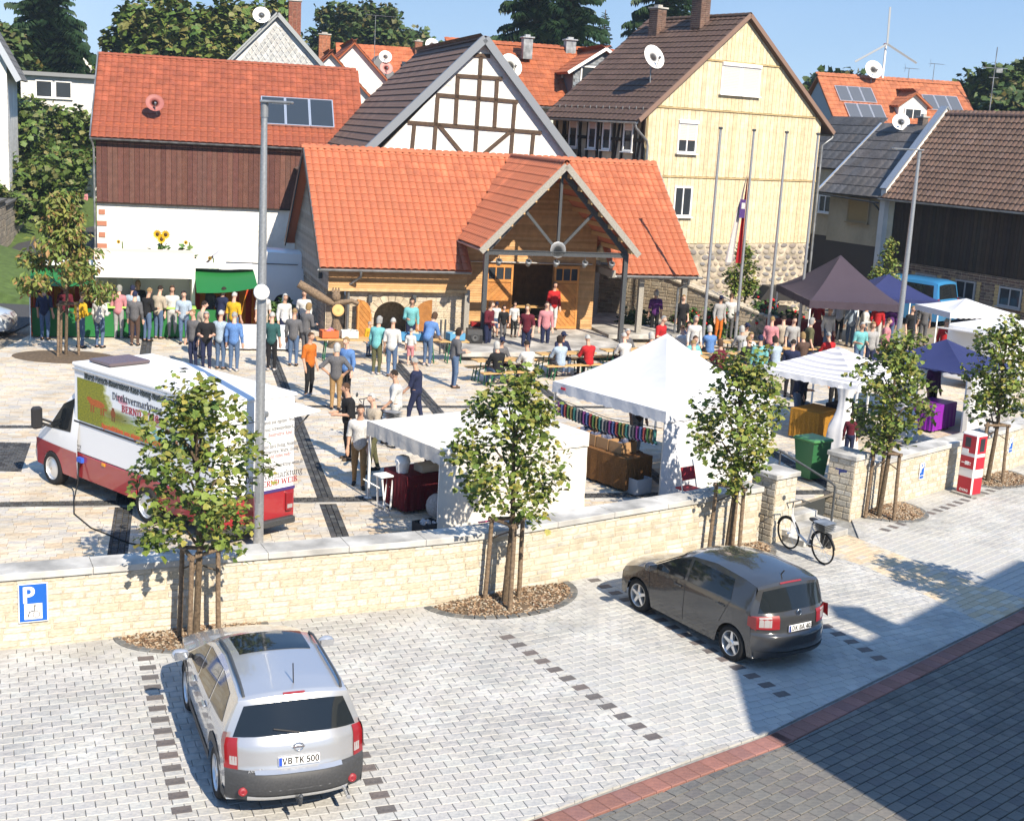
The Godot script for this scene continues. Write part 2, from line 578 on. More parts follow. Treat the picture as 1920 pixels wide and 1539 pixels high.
	for k in 3: mark.append(stone_mesh(0.112,0.08,0.006, jit(Color(0.145,0.13,0.125),0.12),0.02))
	var marks := []
	for r in [[U(-4.98,-17.5), U(-3.0,-12.3)], [U(-1.95,-15.9), U(-0.9,-12.9)], [U(0.12,-19.05), U(2.3,-15.5)], [U(1.6,-21.9), U(4.35,-16.9)], [U(4.72,-21.5), U(6.0,-18.6)], [U(7.75,-26.0), U(12.0,-30.6)]]:
		var a: Vector2 = r[0]
		var d: Vector2 = (r[1] - a).normalized()
		var n := int(r[0].distance_to(r[1]) / 0.336)
		for i in n:
			var p := a + d * (i * 0.336)
			marks.append([mark[rng.randi() % 3], Transform3D(Basis(V(-d.y, 0, d.x), Vector3.UP, V(-d.x, 0,-d.y)), V(p.x, 0.005, p.y))])
	pieces(parking, "bay_marker_stone", "bay_markers", marks, M.paver, 300)
	var kerb_line := [U(-8,-8.2), U(-2.6,-11.25), U(0.42,-13.55), U(3.59,-16.12), U(6.2,-18.75), U(9.0,-21.65), U(16,-29.2)]
	var kerb := setting("kerb", sheet([U(-9,-7.2), U(-8.9,-7.0), U(-8.8,-7.1)], -0.03), M.paver)
	var kerbs := []
	var red := []
	for k in 5: red.append(stone_mesh(0.122,0.145,0.008, jit(Color(0.3,0.15,0.125),0.16),0.05))
	for s in kerb_line.size() - 1:
		var a: Vector2 = kerb_line[s]
		var d: Vector2 = (kerb_line[s + 1] - a).normalized()
		var nn := int(a.distance_to(kerb_line[s + 1]) / 0.25)
		for i in nn + 1:
			var p := a + d * (i * 0.25 + 0.125) + U(-d.y, d.x) * 0.15
			kerbs.append([red[rng.randi() % 5], Transform3D(Basis(V(d.x, 0, d.y), Vector3.UP, V(-d.y, 0, d.x)), V(p.x, 0.012, p.y))])
	pieces(kerb, "kerb_stone", "kerb_row", kerbs, M.paver, 150)
	var road := setting("road", sheet([U(-9,-6.9), U(-2.5,-10.9), U(0.62,-13.3), U(3.8,-15.9), U(9.2,-21.4), U(16.2,-28.9), U(40,-52), U(42,-50), U(42,6), U(-9,6)], -0.028), M.asphalt)
	var dark := [Color(0.165,0.16,0.15), Color(0.15,0.146,0.14), Color(0.18,0.172,0.16)]
	pave(road, "street_paving_stone", "street_paving", [U(-3.4,-10.3), U(0.62,-13.3), U(3.8,-15.9), U(9.2,-21.4), U(12.4,-24.8), U(14,-22.5), U(9,-14), U(3,-9.4)], U(0.73,-0.68),0.245,0.167,-0.006, dark, [], M.paver, 300,0.011)
	var u := U(0.968,-0.25)
	var v := U(-0.25,-0.968)
	var bands := []
	for b in [[-0.96,18.0,44.0], [2.73,18.0,44.0], [6.35,18.0,41.0], [9.9,18.0,44.0], [13.5,22.0,46.0], [17.1,24.0,46.0]]:
		bands.append(strip_poly(u * b[0] + v * b[1], u * b[0] + v * b[2], 0.32))
	for b in [[24.35,-16.0,20.0,0.34], [32.7,2.9,20.0,0.3], [30.5,-16.0,-1.2,0.3]]:
		bands.append(strip_poly(u * b[1] + v * b[0], u * b[2] + v * b[0], b[3]))
	bands.append(PackedVector2Array([U(-13.0,-24.6), U(-9.55,-25.0), U(-10.2,-27.3), U(-13.0,-27.0)]))
	var bedl := PackedVector2Array()
	for i in 20:
		var a := TAU * i / 20.0
		bedl.append(U(-12.9,-37.3) + U(cos(a) * 1.5, sin(a) * 1.05))
	var sq_holes := bands.duplicate()
	sq_holes.append(bedl)
	var square := setting("square_paving", sheet([U(-15,-20), U(-14.9,-20), U(-15,-20.1)], PZ - 0.03), M.plaza_base)
	var warm := [Color(0.6,0.52,0.4), Color(0.57,0.46,0.33), Color(0.53,0.5,0.45), Color(0.62,0.55,0.45), Color(0.56,0.5,0.41), Color(0.5,0.47,0.43)]
	var sq := [U(-14.2,-14.8), U(-7.2,-17.85), U(-1.2,-20.65), U(0.9,-22.0), U(4.9,-25.0), U(5.9,-25.95), U(7.15,-27.25), U(13.0,-33.0), U(18,-38), U(20,-47), U(8,-49), U(-6,-45), U(-15.2,-42), U(-14.9,-36), U(-16,-30)]
	pave(square, "square_stone", "warm_paving", sq, u, 0.285,0.145, PZ, warm, sq_holes, M.paver, 300,0.006,0.37)
	var sett := [Color(0.075,0.078,0.082), Color(0.1,0.1,0.1), Color(0.058,0.06,0.065)]
	for k in bands.size():
		var bd: PackedVector2Array = bands[k]
		var inner = Geometry2D.intersect_polygons(bd, PackedVector2Array(sq))
		if inner.is_empty(): continue
		pave(square, "sett", "dark_setts", Array(inner[0]), (bd[1] - bd[0]) if k < bands.size() - 1 else u, 0.125,0.107, PZ - 0.002, sett, [bedl], M.stone, 40 if k < 3 else 12,0.012,0.5,0.25)
	var dr := MB.new()
	var i0 := -16.0
	while i0 < 9.0:
		var p := u * (i0 + 0.25) + v * 24.1
		dr.cbox(V(p.x, PZ + 0.002, p.y), V(0.49,0.02,0.075),0.004, Basis(Vector3.UP, atan2(-u.y, u.x)))
		i0 += 0.5
	part(square, "drain_channel", dr.mesh(), M.concrete)
	for k in beds.size():
		var b: Array = beds[k]
		var bu: Vector2 = (b[1] as Vector2).normalized()
		var bv := U(-bu.y, bu.x)
		var mq := MB.new()
		var mrows := []
		for i in 7:
			var row := []
			for j in 25:
				var a := PI * j / 24.0
				var s := i / 6.0
				var p: Vector2 = b[0] + (bu * cos(a) * (b[2] - 0.02) + bv * sin(a) * (b[3] - 0.02)) * s
				row.append(V(p.x, -0.012 + 0.07 * (1.0 - s * s) + 0.012 * sin(p.x * 31.0) * cos(p.y * 27.0), p.y))
			mrows.append(row)
		mq.surf(mrows, false)
		var bed := setting("tree_bed", mq.mesh(), M.soil)
		var chips := MB.new()
		for i in 900:
			var a := PI * rng.randf()
			var s := sqrt(rng.randf()) * 0.93
			var p: Vector2 = b[0] + (bu * cos(a) * b[2] + bv * sin(a) * b[3]) * s
			chips.col = jit([Color(0.34,0.22,0.13), Color(0.5,0.38,0.26), Color(0.22,0.13,0.08), Color(0.42,0.3,0.2), Color(0.55,0.48,0.38)][rng.randi() % 5], 0.2)
			var bs := Basis.from_euler(V(rng.randf_range(-0.5,0.5), rng.randf() * TAU, rng.randf_range(-0.5,0.5)))
			chips.box(V(p.x, 0.0 + 0.07 * (1.0 - s * s), p.y), V(rng.randf_range(0.03,0.075),0.012, rng.randf_range(0.015,0.03)), bs)
		var co := part(bed, "bark_chips", chips.mesh(), M.stone)
		co.set_meta("kind", "stuff")
		var n := int(PI * (b[2] + b[3]) * 0.5 / 0.17)
		var es := []
		for t in 3: es.append(stone_mesh(0.078,0.065,0.008, jit(Color(0.19,0.19,0.185),0.2),0.05))
		for i in n:
			var a := PI * (i + 0.5) / n
			var p: Vector2 = b[0] + bu * cos(a) * (b[2] - 0.07) + bv * sin(a) * (b[3] - 0.07)
			var tg: Vector2 = (-bu * sin(a) * b[2] + bv * cos(a) * b[3]).normalized()
			part(bed, "edging_stone", es[i % 3], M.stone, Transform3D(Basis(V(tg.x, 0, tg.y), Vector3.UP, V(-tg.y, 0, tg.x)), V(p.x, 0.02, p.y)))
	var lq := MB.new()
	var lrows := []
	for i in 6:
		var row := []
		for j in 25:
			var a := TAU * j / 24.0
			row.append(V(-12.9 + cos(a) * 1.48 * i / 5.0, PZ + 0.06 * (1.0 - i * i / 25.0),-37.3 + sin(a) * 1.03 * i / 5.0))
		lrows.append(row)
	lq.surf(lrows, false)
	setting("tree_bed", lq.mesh(), M.soil)
func land(x: float, z: float) -> float:
	var y := PZ - 0.06
	y += (3.5 + 4.0 * smoothstep(-20.0,-60.0, x)) * smoothstep(-78.0,-150.0, z)
	var edge := -26.0 - (-(z) - 62.0) * 0.235
	var d := edge - x
	if d > 0.0 and z < -48.0: y += 2.0 * smoothstep(0.0,0.6, d) + 7.0 * smoothstep(1.0,16.0, d)
	return y
# ---------------------------------------------------------------- the sandstone wall
func arc_pts(line: Array) -> Array:
	var c := Curve3D.new()
	for i in line.size():
		var t: Vector2 = (line[mini(i + 1, line.size() - 1)] - line[maxi(i - 1,0)]) / 6.0
		c.add_point(V(line[i].x, 0, line[i].y), V(-t.x, 0,-t.y), V(t.x, 0, t.y))
	return [c, c.get_baked_length()]
func curve_frame(c: Curve3D, s: float) -> Transform3D:
	var p := c.sample_baked(s, true)
	var d := (c.sample_baked(s + 0.06, true) - c.sample_baked(maxf(s - 0.06,0.0), true)).normalized()
	return Transform3D(Basis(d, Vector3.UP, d.cross(Vector3.UP)), p)   # x along, z toward the parking side
func rough_stone(c: Color, sd: int) -> ArrayMesh:
	var r := RandomNumberGenerator.new()
	r.seed = sd
	var q := MB.new()
	q.col = c
	var f := []
	for j in 4:
		var row := []
		for i in 4:
			var x := [-0.5,-0.46,0.46,0.5][i] as float
			var y := [-0.5,-0.4,0.4,0.5][j] as float
			var rim := i == 0 or i == 3 or j == 0 or j == 3
			row.append(V(x + r.randf_range(-0.012,0.012), y + r.randf_range(-0.03,0.03), (-0.5 if rim else 0.35) + (0.0 if rim else r.randf_range(-0.15,0.15))))
		f.append(row)
	for j in 3:
		for i in 3:
			q.quad(f[j][i], f[j][i + 1], f[j + 1][i + 1], f[j + 1][i])
	return q.mesh()
func masonry(parent: Node3D, called: String, rest: String, frame: Callable, length: float, y0: float, y1: float, ch: Vector2, cl: Vector2, tones: Array, deep: float, m: Material, keep: int, skip = null):
	var vari := []
	for c in tones:
		for k in 4: vari.append(rough_stone(jit(c, 0.09), rng.randi()))
	var items := []
	var y := y0
	while y < y1 - 0.03:
		var h := minf(rng.randf_range(ch.x, ch.y), y1 - y)
		if y1 - y - h < ch.x * 0.6: h = y1 - y
		var s := rng.randf_range(-0.2,0.0)
		while s < length:
			var l := rng.randf_range(cl.x, cl.y)
			var a := maxf(s, 0.0)
			var b := minf(s + l, length)
			s += l
			if b - a < 0.05: continue
			var mid := (a + b) * 0.5
			if skip != null and skip.call(mid, y + h * 0.5, (b - a) * 0.5): continue
			var f: Transform3D = frame.call(mid)
			var xf := f * Transform3D(Basis.from_scale(V(b - a - 0.016, h - 0.014, deep)), V(0, y + h * 0.5,0.0))
			items.append([vari[rng.randi() % vari.size()], xf])
		y += h
	pieces(parent, called, rest, items, m, keep, parent.global_transform)
func wall_run(label: String, line: Array, height: float, keep: int):
	var ap := arc_pts(line)
	var c: Curve3D = ap[0]
	var l: float = ap[1]
	var t := thing("stone_wall", label, "wall", Vector3.ZERO, 0.0, "sandstone wall between parking bays and square")
	var core := MB.new()
	var n := int(l / 0.4)
	var front := []
	var back := []
	for i in n + 1:
		var f := curve_frame(c, l * i / n)
		front.append(f)
	for i in n:
		var a: Transform3D = front[i]
		var b: Transform3D = front[i + 1]
		var p := [a * V(0,-0.1,0), b * V(0,-0.1,0), b * V(0, height, 0), a * V(0, height, 0), a * V(0,-0.1,-0.4), b * V(0,-0.1,-0.4), b * V(0, height, -0.4), a * V(0, height, -0.4)]
		core.quad(p[0], p[1], p[2], p[3])
		core.quad(p[5], p[4], p[7], p[6])
		core.quad(p[3], p[2], p[6], p[7])
		if i == 0: core.quad(p[4], p[0], p[3], p[7])
		if i == n - 1: core.quad(p[1], p[5], p[6], p[2])
	part(t, "mortar_core", core.mesh(), M.mortar)
	var tones := [Color(0.68,0.62,0.5), Color(0.7,0.64,0.53), Color(0.66,0.57,0.43), Color(0.65,0.62,0.55), Color(0.72,0.67,0.57)]
	masonry(t, "stone", "coursed_stones", func(s): return curve_frame(c, s), l, 0.02, height - 0.005, U(0.085,0.135), U(0.16,0.42), tones, 0.022, M.wallstone, keep)
	var cn := int(l / 1.22)
	for i in cn:
		var q := MB.new()
		var s0 := l * i / cn + 0.004
		var s1 := l * (i + 1) / cn - 0.004
		var rows := []
		for prof in [U(0.05,0.0), U(0.05,0.085), U(0.043,0.095), U(-0.443,0.095), U(-0.45,0.085), U(-0.45,0.0)]:
			var row := []
			for k in 4:
				row.append(curve_frame(c, lerpf(s0, s1, k / 3.0)) * V(0, height + prof.y, prof.x))
			rows.append(row)
		for r in rows.size() - 1:
			for k in 3: q.quad(rows[r][k], rows[r][k + 1], rows[r + 1][k + 1], rows[r + 1][k])
		q.quad(rows[0][0], rows[1][0], rows[4][0], rows[5][0])
		q.quad(rows[5][3], rows[4][3], rows[1][3], rows[0][3])
		part(t, "coping_slab", q.mesh(), M.cap)
	return t
func pier(at: Vector3, turn: float, w: float, d: float, h: float, label: String):
	var t := thing("gate_pier", label, "pillar", at, turn, "piers beside the steps")
	part(t, "mortar_core", box_mesh(V(0, h * 0.5 - 0.05,0), V(w, h + 0.1, d)), M.mortar)
	var tones := [Color(0.68,0.62,0.5), Color(0.7,0.64,0.53), Color(0.66,0.57,0.43), Color(0.65,0.62,0.55)]
	for s in 4:
		var a := s * PI * 0.5
		var wid := w if s % 2 == 0 else d
		var dep := d if s % 2 == 0 else w
		var bs := Basis(Vector3.UP, a)
		masonry(t, "stone", "coursed_stones", func(x): return Transform3D(bs, bs * V(x - wid * 0.5,0, dep * 0.5)), wid, 0.0, h, U(0.1,0.15), U(0.16,0.36), tones, 0.022, M.wallstone, 60)
	var q := MB.new()
	q.cbox(V(0, h + 0.05,0), V(w + 0.1,0.1, d + 0.1),0.012)
	part(t, "coping_slab", q.mesh(), M.cap)
func build_wall():
	wall_run("low cream sandstone wall with pale coping, curving behind the two parked cars", WALL_LEFT, 1.04,300)
	wall_run("low cream sandstone wall with pale coping behind the red charging post", WALL_RIGHT, 1.0,240)
	pier(V(5.2,0,-25.05),0.69,0.62,0.6,1.28, "cream stone pier at the foot of the steps, beside the bicycle")
	pier(V(7.12,0,-26.95),0.77,0.55,0.62,1.28, "cream stone pier with a blue plate beside the green wheelie bin")
	var pl := MB.new()
	pl.cbox(Vector3.ZERO, V(0.28,0.12,0.012),0.003)
	var plate := part(self, "name_plate", pl.mesh(), flat(Color(0.03,0.045,0.17),0.4), Transform3D(Basis(Vector3.UP, 0.77 - PI * 0.5), V(6.92,0.98,-26.76)))
	tag(plate, "small blue plate fixed to the pier beside the steps", "plate")
	var st := thing("steps", "four pale stone steps leading from the parking bays up to the square", "steps", V(6.32,0,-25.0),0.75)
	for i in 4:
		var q := MB.new()
		q.cbox(V(-0.06 * i, 0.0625 + 0.125 * i, -0.32 * i - 0.45), V(1.5 - 0.12 * maxi(0, i - 1),0.124,0.9),0.008)
		part(st, "step", q.mesh(), M.cap)
	var r := MB.new()
	r.tube([V(0.42,0.0,-0.2), V(0.42,1.0,-0.2), V(0.4,1.06,-0.26), V(0.1,1.52,-1.35), V(-0.05,1.54,-1.62)], [0.024], 8)
	r.tube([V(0.1,0.5,-1.35), V(0.1,1.52,-1.35)], [0.02], 8)
	part(st, "handrail", r.mesh(), M.steel_grey)
# ---------------------------------------------------------------- roofs
func tile_mesh(w: float, h: float, amp: float, lift: float, c: Color) -> ArrayMesh:
	var q := MB.new()
	q.col = c
	var lo := []
	var up := []
	var lip := []
	for k in [0.0,0.1,0.28,0.5,0.72,0.9,1.0]:
		var y := amp * pow(sin(PI * k),0.6) if k > 0.0 and k < 1.0 else 0.0
		lo.append(V(k * w, y + lift, 0))
		up.append(V(k * w, y * 0.92 + 0.004,-h * 1.05))
		lip.append(V(k * w, y + lift - 0.028,-0.004))
	q.surf([lo, up])
	for i in 6: q.quad(lip[i], lip[i + 1], lo[i + 1], lo[i])
	return q.mesh()
func roof_plane(parent: Node3D, called: String, origin: Vector3, along: Vector3, up_slope: Vector3, poly: Array, tint: Color, tw: float, th: float, amp: float, keep: int, lift := 0.022, spread := 0.14, slab := 0.1):
	var x := along.normalized()
	var s := up_slope.normalized()
	var y := s.cross(x) * -1.0
	if y.y < 0.0: y = -y
	var z := -s
	var bs := Basis(x, y, z)
	var flip := bs.determinant() < 0.0
	if flip: bs = Basis(-x, y, z)
	var pp := PackedVector2Array()
	for p in poly: pp.append(U(-p.x if flip else p.x, p.y))
	var q := MB.new()
	q.prism(pp, -slab, -0.005, Transform3D(Basis(Vector3.RIGHT, V(0,0,-1), Vector3.UP), Vector3.ZERO))
	var key := "slab%.2f%.2f" % [tint.r, tint.g]
	var m: Material = M.get(key) if M.has(key) else mk(key, tint * 0.7,0.9)
	var r := part(parent, called, q.mesh(), m, Transform3D(bs, origin))
	if keep < 0: return r
	var vari := []
	for k in 7: vari.append(tile_mesh(tw, th, amp, lift, jit(tint, spread * 0.55,0.3)))
	var lo := U(1e9,1e9)
	var hi := -lo
	for p in pp:
		lo = lo.min(p)
		hi = hi.max(p)
	var items := []
	var n := int(ceil((hi.y - lo.y) / th))
	var c := int(round((hi.x - lo.x) / tw))
	for j in n:
		for i in c:
			var p := U(lo.x + i * tw, lo.y + j * th)
			if Geometry2D.is_point_in_polygon(p + U(tw * 0.5, minf(th * 0.5, hi.y - p.y - 0.02)), pp):
				items.append([vari[rng.randi() % 7], tp(V(p.x, 0.0,-p.y + 0.03))])
	pieces(r, "roof_tile", "tile_field", items, M.tile, keep, parent.global_transform * Transform3D(bs, origin))
	return r
func ridge_tiles(parent: Node3D, a: Vector3, b: Vector3, r: float, tint: Color, step := 0.38):
	var d := (b - a).normalized()
	var n := int(a.distance_to(b) / step)
	var q := MB.new()
	q.col = tint
	var rows := []
	for e in [0.0,1.0]:
		var row := []
		for k in 9:
			var t := PI * k / 8.0
			row.append(V(cos(t) * r * (1.0 + 0.12 * e), sin(t) * r * (1.0 + 0.12 * e),-step * 1.04 * (1.0 - e)))
		rows.append(row)
	q.surf(rows, true)
	q.surf([rows[1], rows[1].map(func(p): return p * V(0.86,0.86,1))], true)
	var m := q.mesh()
	var x := d.cross(Vector3.UP).normalized()
	var bs := Basis(x, x.cross(-d) * -1.0,-d)
	if bs.y.y < 0.0: bs = Basis(-x, -bs.y, -d)
	bs = Basis(bs.y.cross(bs.z), bs.y, bs.z)
	for i in n:
		part(parent, "ridge_tile", m, M.tile, Transform3D(bs, a + d * (step * (i + 0.0)) - V(0, r * 0.25,0)))
func gutter(parent: Node3D, a: Vector3, b: Vector3, r := 0.065, m: Material = null):
	var d := (b - a).normalized()
	var x := d.cross(Vector3.UP).normalized()
	var q := MB.new()
	var rows := []
	for e in [a, b]:
		var row := []
		for k in 9:
			var t := PI + PI * k / 8.0
			row.append(e + x * cos(t) * r + Vector3.UP * sin(t) * r)
		rows.append(row)
	q.surf(rows)
	q.tube([a + x * r, b + x * r], [0.012], 6)
	q.tube([a - x * r, b - x * r], [0.012], 6)
	return part(parent, "gutter", q.mesh(), m if m else M.zinc)
func pipe(parent: Node3D, called: String, path: Array, r: float, m: Material, sides := 8):
	var q := MB.new()
	q.tube(path, [r], sides)
	return part(parent, called, q.mesh(), m)
func lap_boards(y0: float, y1: float, bh: float, span: Callable, tones: Array, proud := 0.018) -> MB:
	var q := MB.new()
	var y := y0
	while y < y1 - 0.01:
		var h := minf(bh, y1 - y)
		var s = span.call(y + h * 0.5)
		if s != null and s[1] - s[0] > 0.02:
			q.col = jit(tones[rng.randi() % tones.size()], 0.1)
			var a: float = s[0]
			var b: float = s[1]
			var p := [V(a, y + 0.006, proud), V(b, y + 0.006, proud), V(b, y + h, 0.006), V(a, y + h, 0.006)]
			q.quad(p[0], p[1], p[2], p[3])
			q.quad(V(a, y + 0.006,-0.01), V(b, y + 0.006,-0.01), p[1], p[0])
			q.quad(V(a, y, -0.01), p[0], p[3], V(a, y + h, -0.01))
			q.quad(p[1], V(b, y, -0.01), V(b, y + h, -0.01), p[2])
		y += h
	return q
func stuff(o: Node):
	o.set_meta("kind", "stuff")
	return o
func wall_lantern(parent: Node3D, at: Vector3, bs := Basis.IDENTITY):
	var q := MB.new()
	q.cbox(V(0,0.0,0.04), V(0.1,0.2,0.08),0.01)
	q.cbox(V(0,0.02,0.1), V(0.13,0.26,0.05),0.012)
	return part(parent, "wall_lantern", q.mesh(), M.steel_grey, Transform3D(bs, at))
func plank_door(parent: Node3D, called: String, w: float, h: float, arched: bool, windows: bool, xf: Transform3D, mirror := false):
	var d := Node3D.new()
	d.name = called
	parent.add_child(d, true)
	d.transform = xf
	var tone := Color(0.5,0.22,0.06)
	var outline := PackedVector2Array([U(0,0), U(w, 0)])
	if arched:
		outline = PackedVector2Array([U(0,0), U(w, 0), U(w, h * 0.62)])
		for k in 6: outline.append(U(w * cos(PI * 0.5 * (k + 1) / 6.0), h * 0.62 + h * 0.38 * sin(PI * 0.5 * (k + 1) / 6.0)))
	else:
		outline.append_array([U(w, h), U(0, h)])
	var back := MB.new()
	back.col = tone * 0.8
	back.prism(outline, -0.02,0.012)
	part(d, "panel", back.mesh(), M.larch)
	var top := h * (0.74 if windows else 1.0)
	var inner := PackedVector2Array()
	for p in outline: inner.append(U(clampf(p.x, 0.07, w - 0.07), clampf(p.y, 0.08, top - 0.07)))
	var k := -int(h / 0.13) - 2
	while k < int((w + h) / 0.13) + 2:
		var o := k * 0.13 * 1.414
		var dir := U(1,-1).normalized() if not mirror else U(1,1).normalized()
		var st := strip_poly(U(0, o) - dir * 6.0, U(0, o) + dir * 6.0,0.12)
		for pg in Geometry2D.intersect_polygons(st, inner):
			var q := MB.new()
			q.col = jit(tone, 0.16)
			q.prism(pg, 0.012,0.026)
			part(d, "plank", q.mesh(), M.larch)
		k += 1
	var fr := MB.new()
	fr.col = tone * 1.15
	for b in [[V(0.035, top * 0.5 if arched else h * 0.5,0.02), V(0.07, top if arched else h, 0.05)], [V(w * 0.5,0.05,0.021), V(w - 0.02,0.1,0.05)]]: fr.box(b[0], b[1])
	if not arched:
		fr.box(V(w - 0.035, h * 0.5,0.02), V(0.07, h, 0.05))
		fr.box(V(w * 0.5, h - 0.05,0.022), V(w - 0.02,0.1,0.05))
		fr.box(V(w * 0.5, top + 0.02,0.022), V(w - 0.02,0.09,0.05))
	else:
		fr.box(V(w - 0.035, h * 0.31,0.02), V(0.07, h * 0.62,0.05))
	if windows:
		for i in 3:
			part(d, "pane", box_mesh(V(w * (0.19 + 0.31 * i), (top + h - 0.08) * 0.5,0.018), V(w * 0.26, h - 0.12 - top, 0.012)), M.pane_dark)
			if i < 2: fr.box(V(w * (0.345 + 0.31 * i), (top + h) * 0.5,0.021), V(0.04, h - top, 0.046))
	part(d, "frame", fr.mesh(), M.larch)
	return d
func build_hall():
	var t := thing("market_hall", "timber market hall with orange tiled roof and an open gabled porch over a stage", "building", V(-6.445,0,-42.487),0.301)
	var tint := Color(0.56,0.18,0.09)
	var hE := 2.89
	var hR := 6.55
	var D := 4.51
	var sl := U(D, hR - hE).length()
	var up := V(0, hR - hE, -D)
	var f := sl / D
	var eave := V(0, hE, 0)
	roof_plane(t, "roof", eave, Vector3.RIGHT, up, [U(0,0), U(5.1,0), U(5.1,1.2 * f), U(7.62, sl), U(0, sl)], tint, 0.252,0.352,0.06,300)
	roof_plane(t, "roof", eave + V(10.1,0,0), Vector3.RIGHT, up, [U(0,0), U(3.23,0), U(3.23, sl), U(-2.55, sl), U(0,1.2 * f)], tint, 0.252,0.352,0.06,180)
	roof_plane(t, "roof", V(0, hE, -2 * D), Vector3.RIGHT, V(0, hR - hE, D), [U(0,0), U(13.33,0), U(13.33, sl), U(0, sl)], tint, 0.25,0.35,0.03,-1)
	ridge_tiles(t, V(-0.05, hR + 0.03,-D), V(13.38, hR + 0.03,-D),0.1, tint * 1.02)
	var pe := 3.84
	var pr := 6.6
	var half := 2.66
	var ps := U(half, pr - pe).length()
	var front := 1.82
	roof_plane(t, "porch_roof", V(7.56 - half, pe, front), V(0,0,-1), V(half, pr - pe, 0), [U(0,0), U(front + 1.17,0), U(front + 4.57, ps), U(0, ps)], tint, 0.252,0.352,0.06,160)
	roof_plane(t, "porch_roof", V(7.56 + half, pe, front), V(0,0,-1), V(-half, pr - pe, 0), [U(0,0), U(front + 1.17,0), U(front + 4.57, ps), U(0, ps)], tint, 0.252,0.352,0.06,60)
	ridge_tiles(t, V(7.56, pr + 0.03, front + 0.02), V(7.56, pr + 0.03,-4.5),0.1, tint * 0.85)
	for s in [-1.0,1.0]:
		var q := MB.new()
		q.span(V(7.56 + s * (half + 0.05), pe - 0.13, front + 0.03), V(7.56, pr - 0.08, front + 0.03),0.04,0.2, Vector3.BACK if false else Vector3.UP)
		part(t, "bargeboard", q.mesh(), M.taupe_steel)
		for k in 7:
			var kk := (k + 0.45) / 7.0
			part(t, "purlin", box_mesh(V(7.56 + s * half * (1.0 - kk), lerpf(pe, pr, kk) - 0.2, front * 0.5 - 0.55), V(0.1,0.14, front + 1.1)), flat(Color(0.55,0.36,0.17)))
		var sof := MB.new()
		sof.col = Color(0.5,0.27,0.1)
		var a := V(7.56 + s * half, pe - 0.11,0)
		var b := V(7.56, pr - 0.11,0)
		sof.quad(a + V(0,0, front), b + V(0,0, front), b + V(0,0,-1.15), a + V(0,0,-1.15))
		part(t, "soffit", sof.mesh(), M.larch)
		var p := MB.new()
		p.span(V(7.56 + s * 2.42,3.7,1.42), V(7.56,6.32,1.42),0.12,0.16)
		p.box(V(7.56 + s * 2.41,2.26,1.42), V(0.14,2.92,0.16))
		p.box(V(7.56 + s * 2.41,0.82,1.42), V(0.26,0.03,0.26))
		part(t, "portal_post", p.mesh(), M.steel_grey)
		var st := MB.new()
		st.span(V(7.56,3.76,1.42), V(7.56 + s * 1.15,5.0,1.42),0.07,0.09)
		part(t, "strut", st.mesh(), M.steel_grey)
	var tie := MB.new()
	tie.box(V(7.56,3.66,1.42), V(4.7,0.15,0.14))
	tie.box(V(7.56,3.735,1.42), V(4.72,0.02,0.2))
	part(t, "tie_beam", tie.mesh(), M.steel_grey)
	var kp := MB.new()
	kp.box(V(7.56,5.0,1.42), V(0.09,2.5,0.11))
	part(t, "king_post", kp.mesh(), M.steel_grey)
	var gp := MB.new()
	gp.lathe([U(0.0,-0.03), U(0.27,-0.03), U(0.27,0.03), U(0.0,0.03)], 12, Transform3D(Basis(Vector3.RIGHT, PI / 2), V(7.56,3.8,1.46)))
	part(t, "gusset_plate", gp.mesh(), M.galv)
	for u in [5.6,6.6,7.56,8.55,9.5]:
		var sp := MB.new()
		sp.tube([V(u, 3.55,1.4), V(u, 3.4,1.38)], [0.015], 5)
		sp.lathe([U(0.0,-0.1), U(0.07,-0.09), U(0.1,0.02), U(0.11,0.1), U(0.0,0.1)], 10, Transform3D(Basis(Vector3.RIGHT, 0.6), V(u, 3.33,1.36)))
		part(t, "spotlight", sp.mesh(), M.zinc)
	gutter(t, V(-0.05, hE - 0.05,0.07), V(5.05, hE - 0.05,0.07))
	gutter(t, V(10.2, hE - 0.05,0.07), V(13.45, hE - 0.05,0.07))
	gutter(t, V(7.56 - half - 0.05, pe - 0.06, front), V(7.56 - half - 0.05, pe - 0.06,-1.2))
	gutter(t, V(7.56 + half + 0.05, pe - 0.06, front), V(7.56 + half + 0.05, pe - 0.06,-1.2))
	pipe(t, "downpipe", [V(1.35,2.8,0.07), V(1.35,2.62,0.05), V(1.05,2.3,-0.42), V(1.04,0.5,-0.48)], 0.045, M.zinc)
	pipe(t, "downpipe", [V(12.95,2.8,0.07), V(12.95,2.6,0.03), V(12.72,2.4,-0.3), V(12.72,0.5,-0.33)], 0.045, M.zinc)
	var arch := PackedVector2Array([U(1.05,0.4), U(1.93,0.4)])
	arch.append(U(1.93,1.2))
	for k in 13:
		var a := PI - PI * k / 12.0
		arch.append(U(2.52 + cos(a) * 0.6,1.18 + sin(a) * 0.58))
	arch.append_array([U(3.12,0.4), U(5.05,0.4), U(5.05,2.14), U(1.05,2.14)])
	var aw := MB.new()
	aw.prism(arch, -1.0,-0.58)
	var sw := part(t, "stone_wall", aw.mesh(), M.mortar)
	var sand := [Color(0.62,0.53,0.4), Color(0.57,0.48,0.36), Color(0.64,0.56,0.45), Color(0.52,0.45,0.36), Color(0.6,0.5,0.36)]
	masonry(sw, "stone", "sandstone_courses", func(s): return tp(V(1.05 + s, 0,-0.575)),4.0,0.5,2.13, U(0.12,0.22), U(0.2,0.5), sand, 0.03, M.wallstone, 150, func(x, y, hw):
		var dx: float = maxf(0.0, absf(x + 1.05 - 2.52) - hw)
		return dx < 0.78 and (y < 1.25 or U(dx, y - 1.18).length() < 0.8))
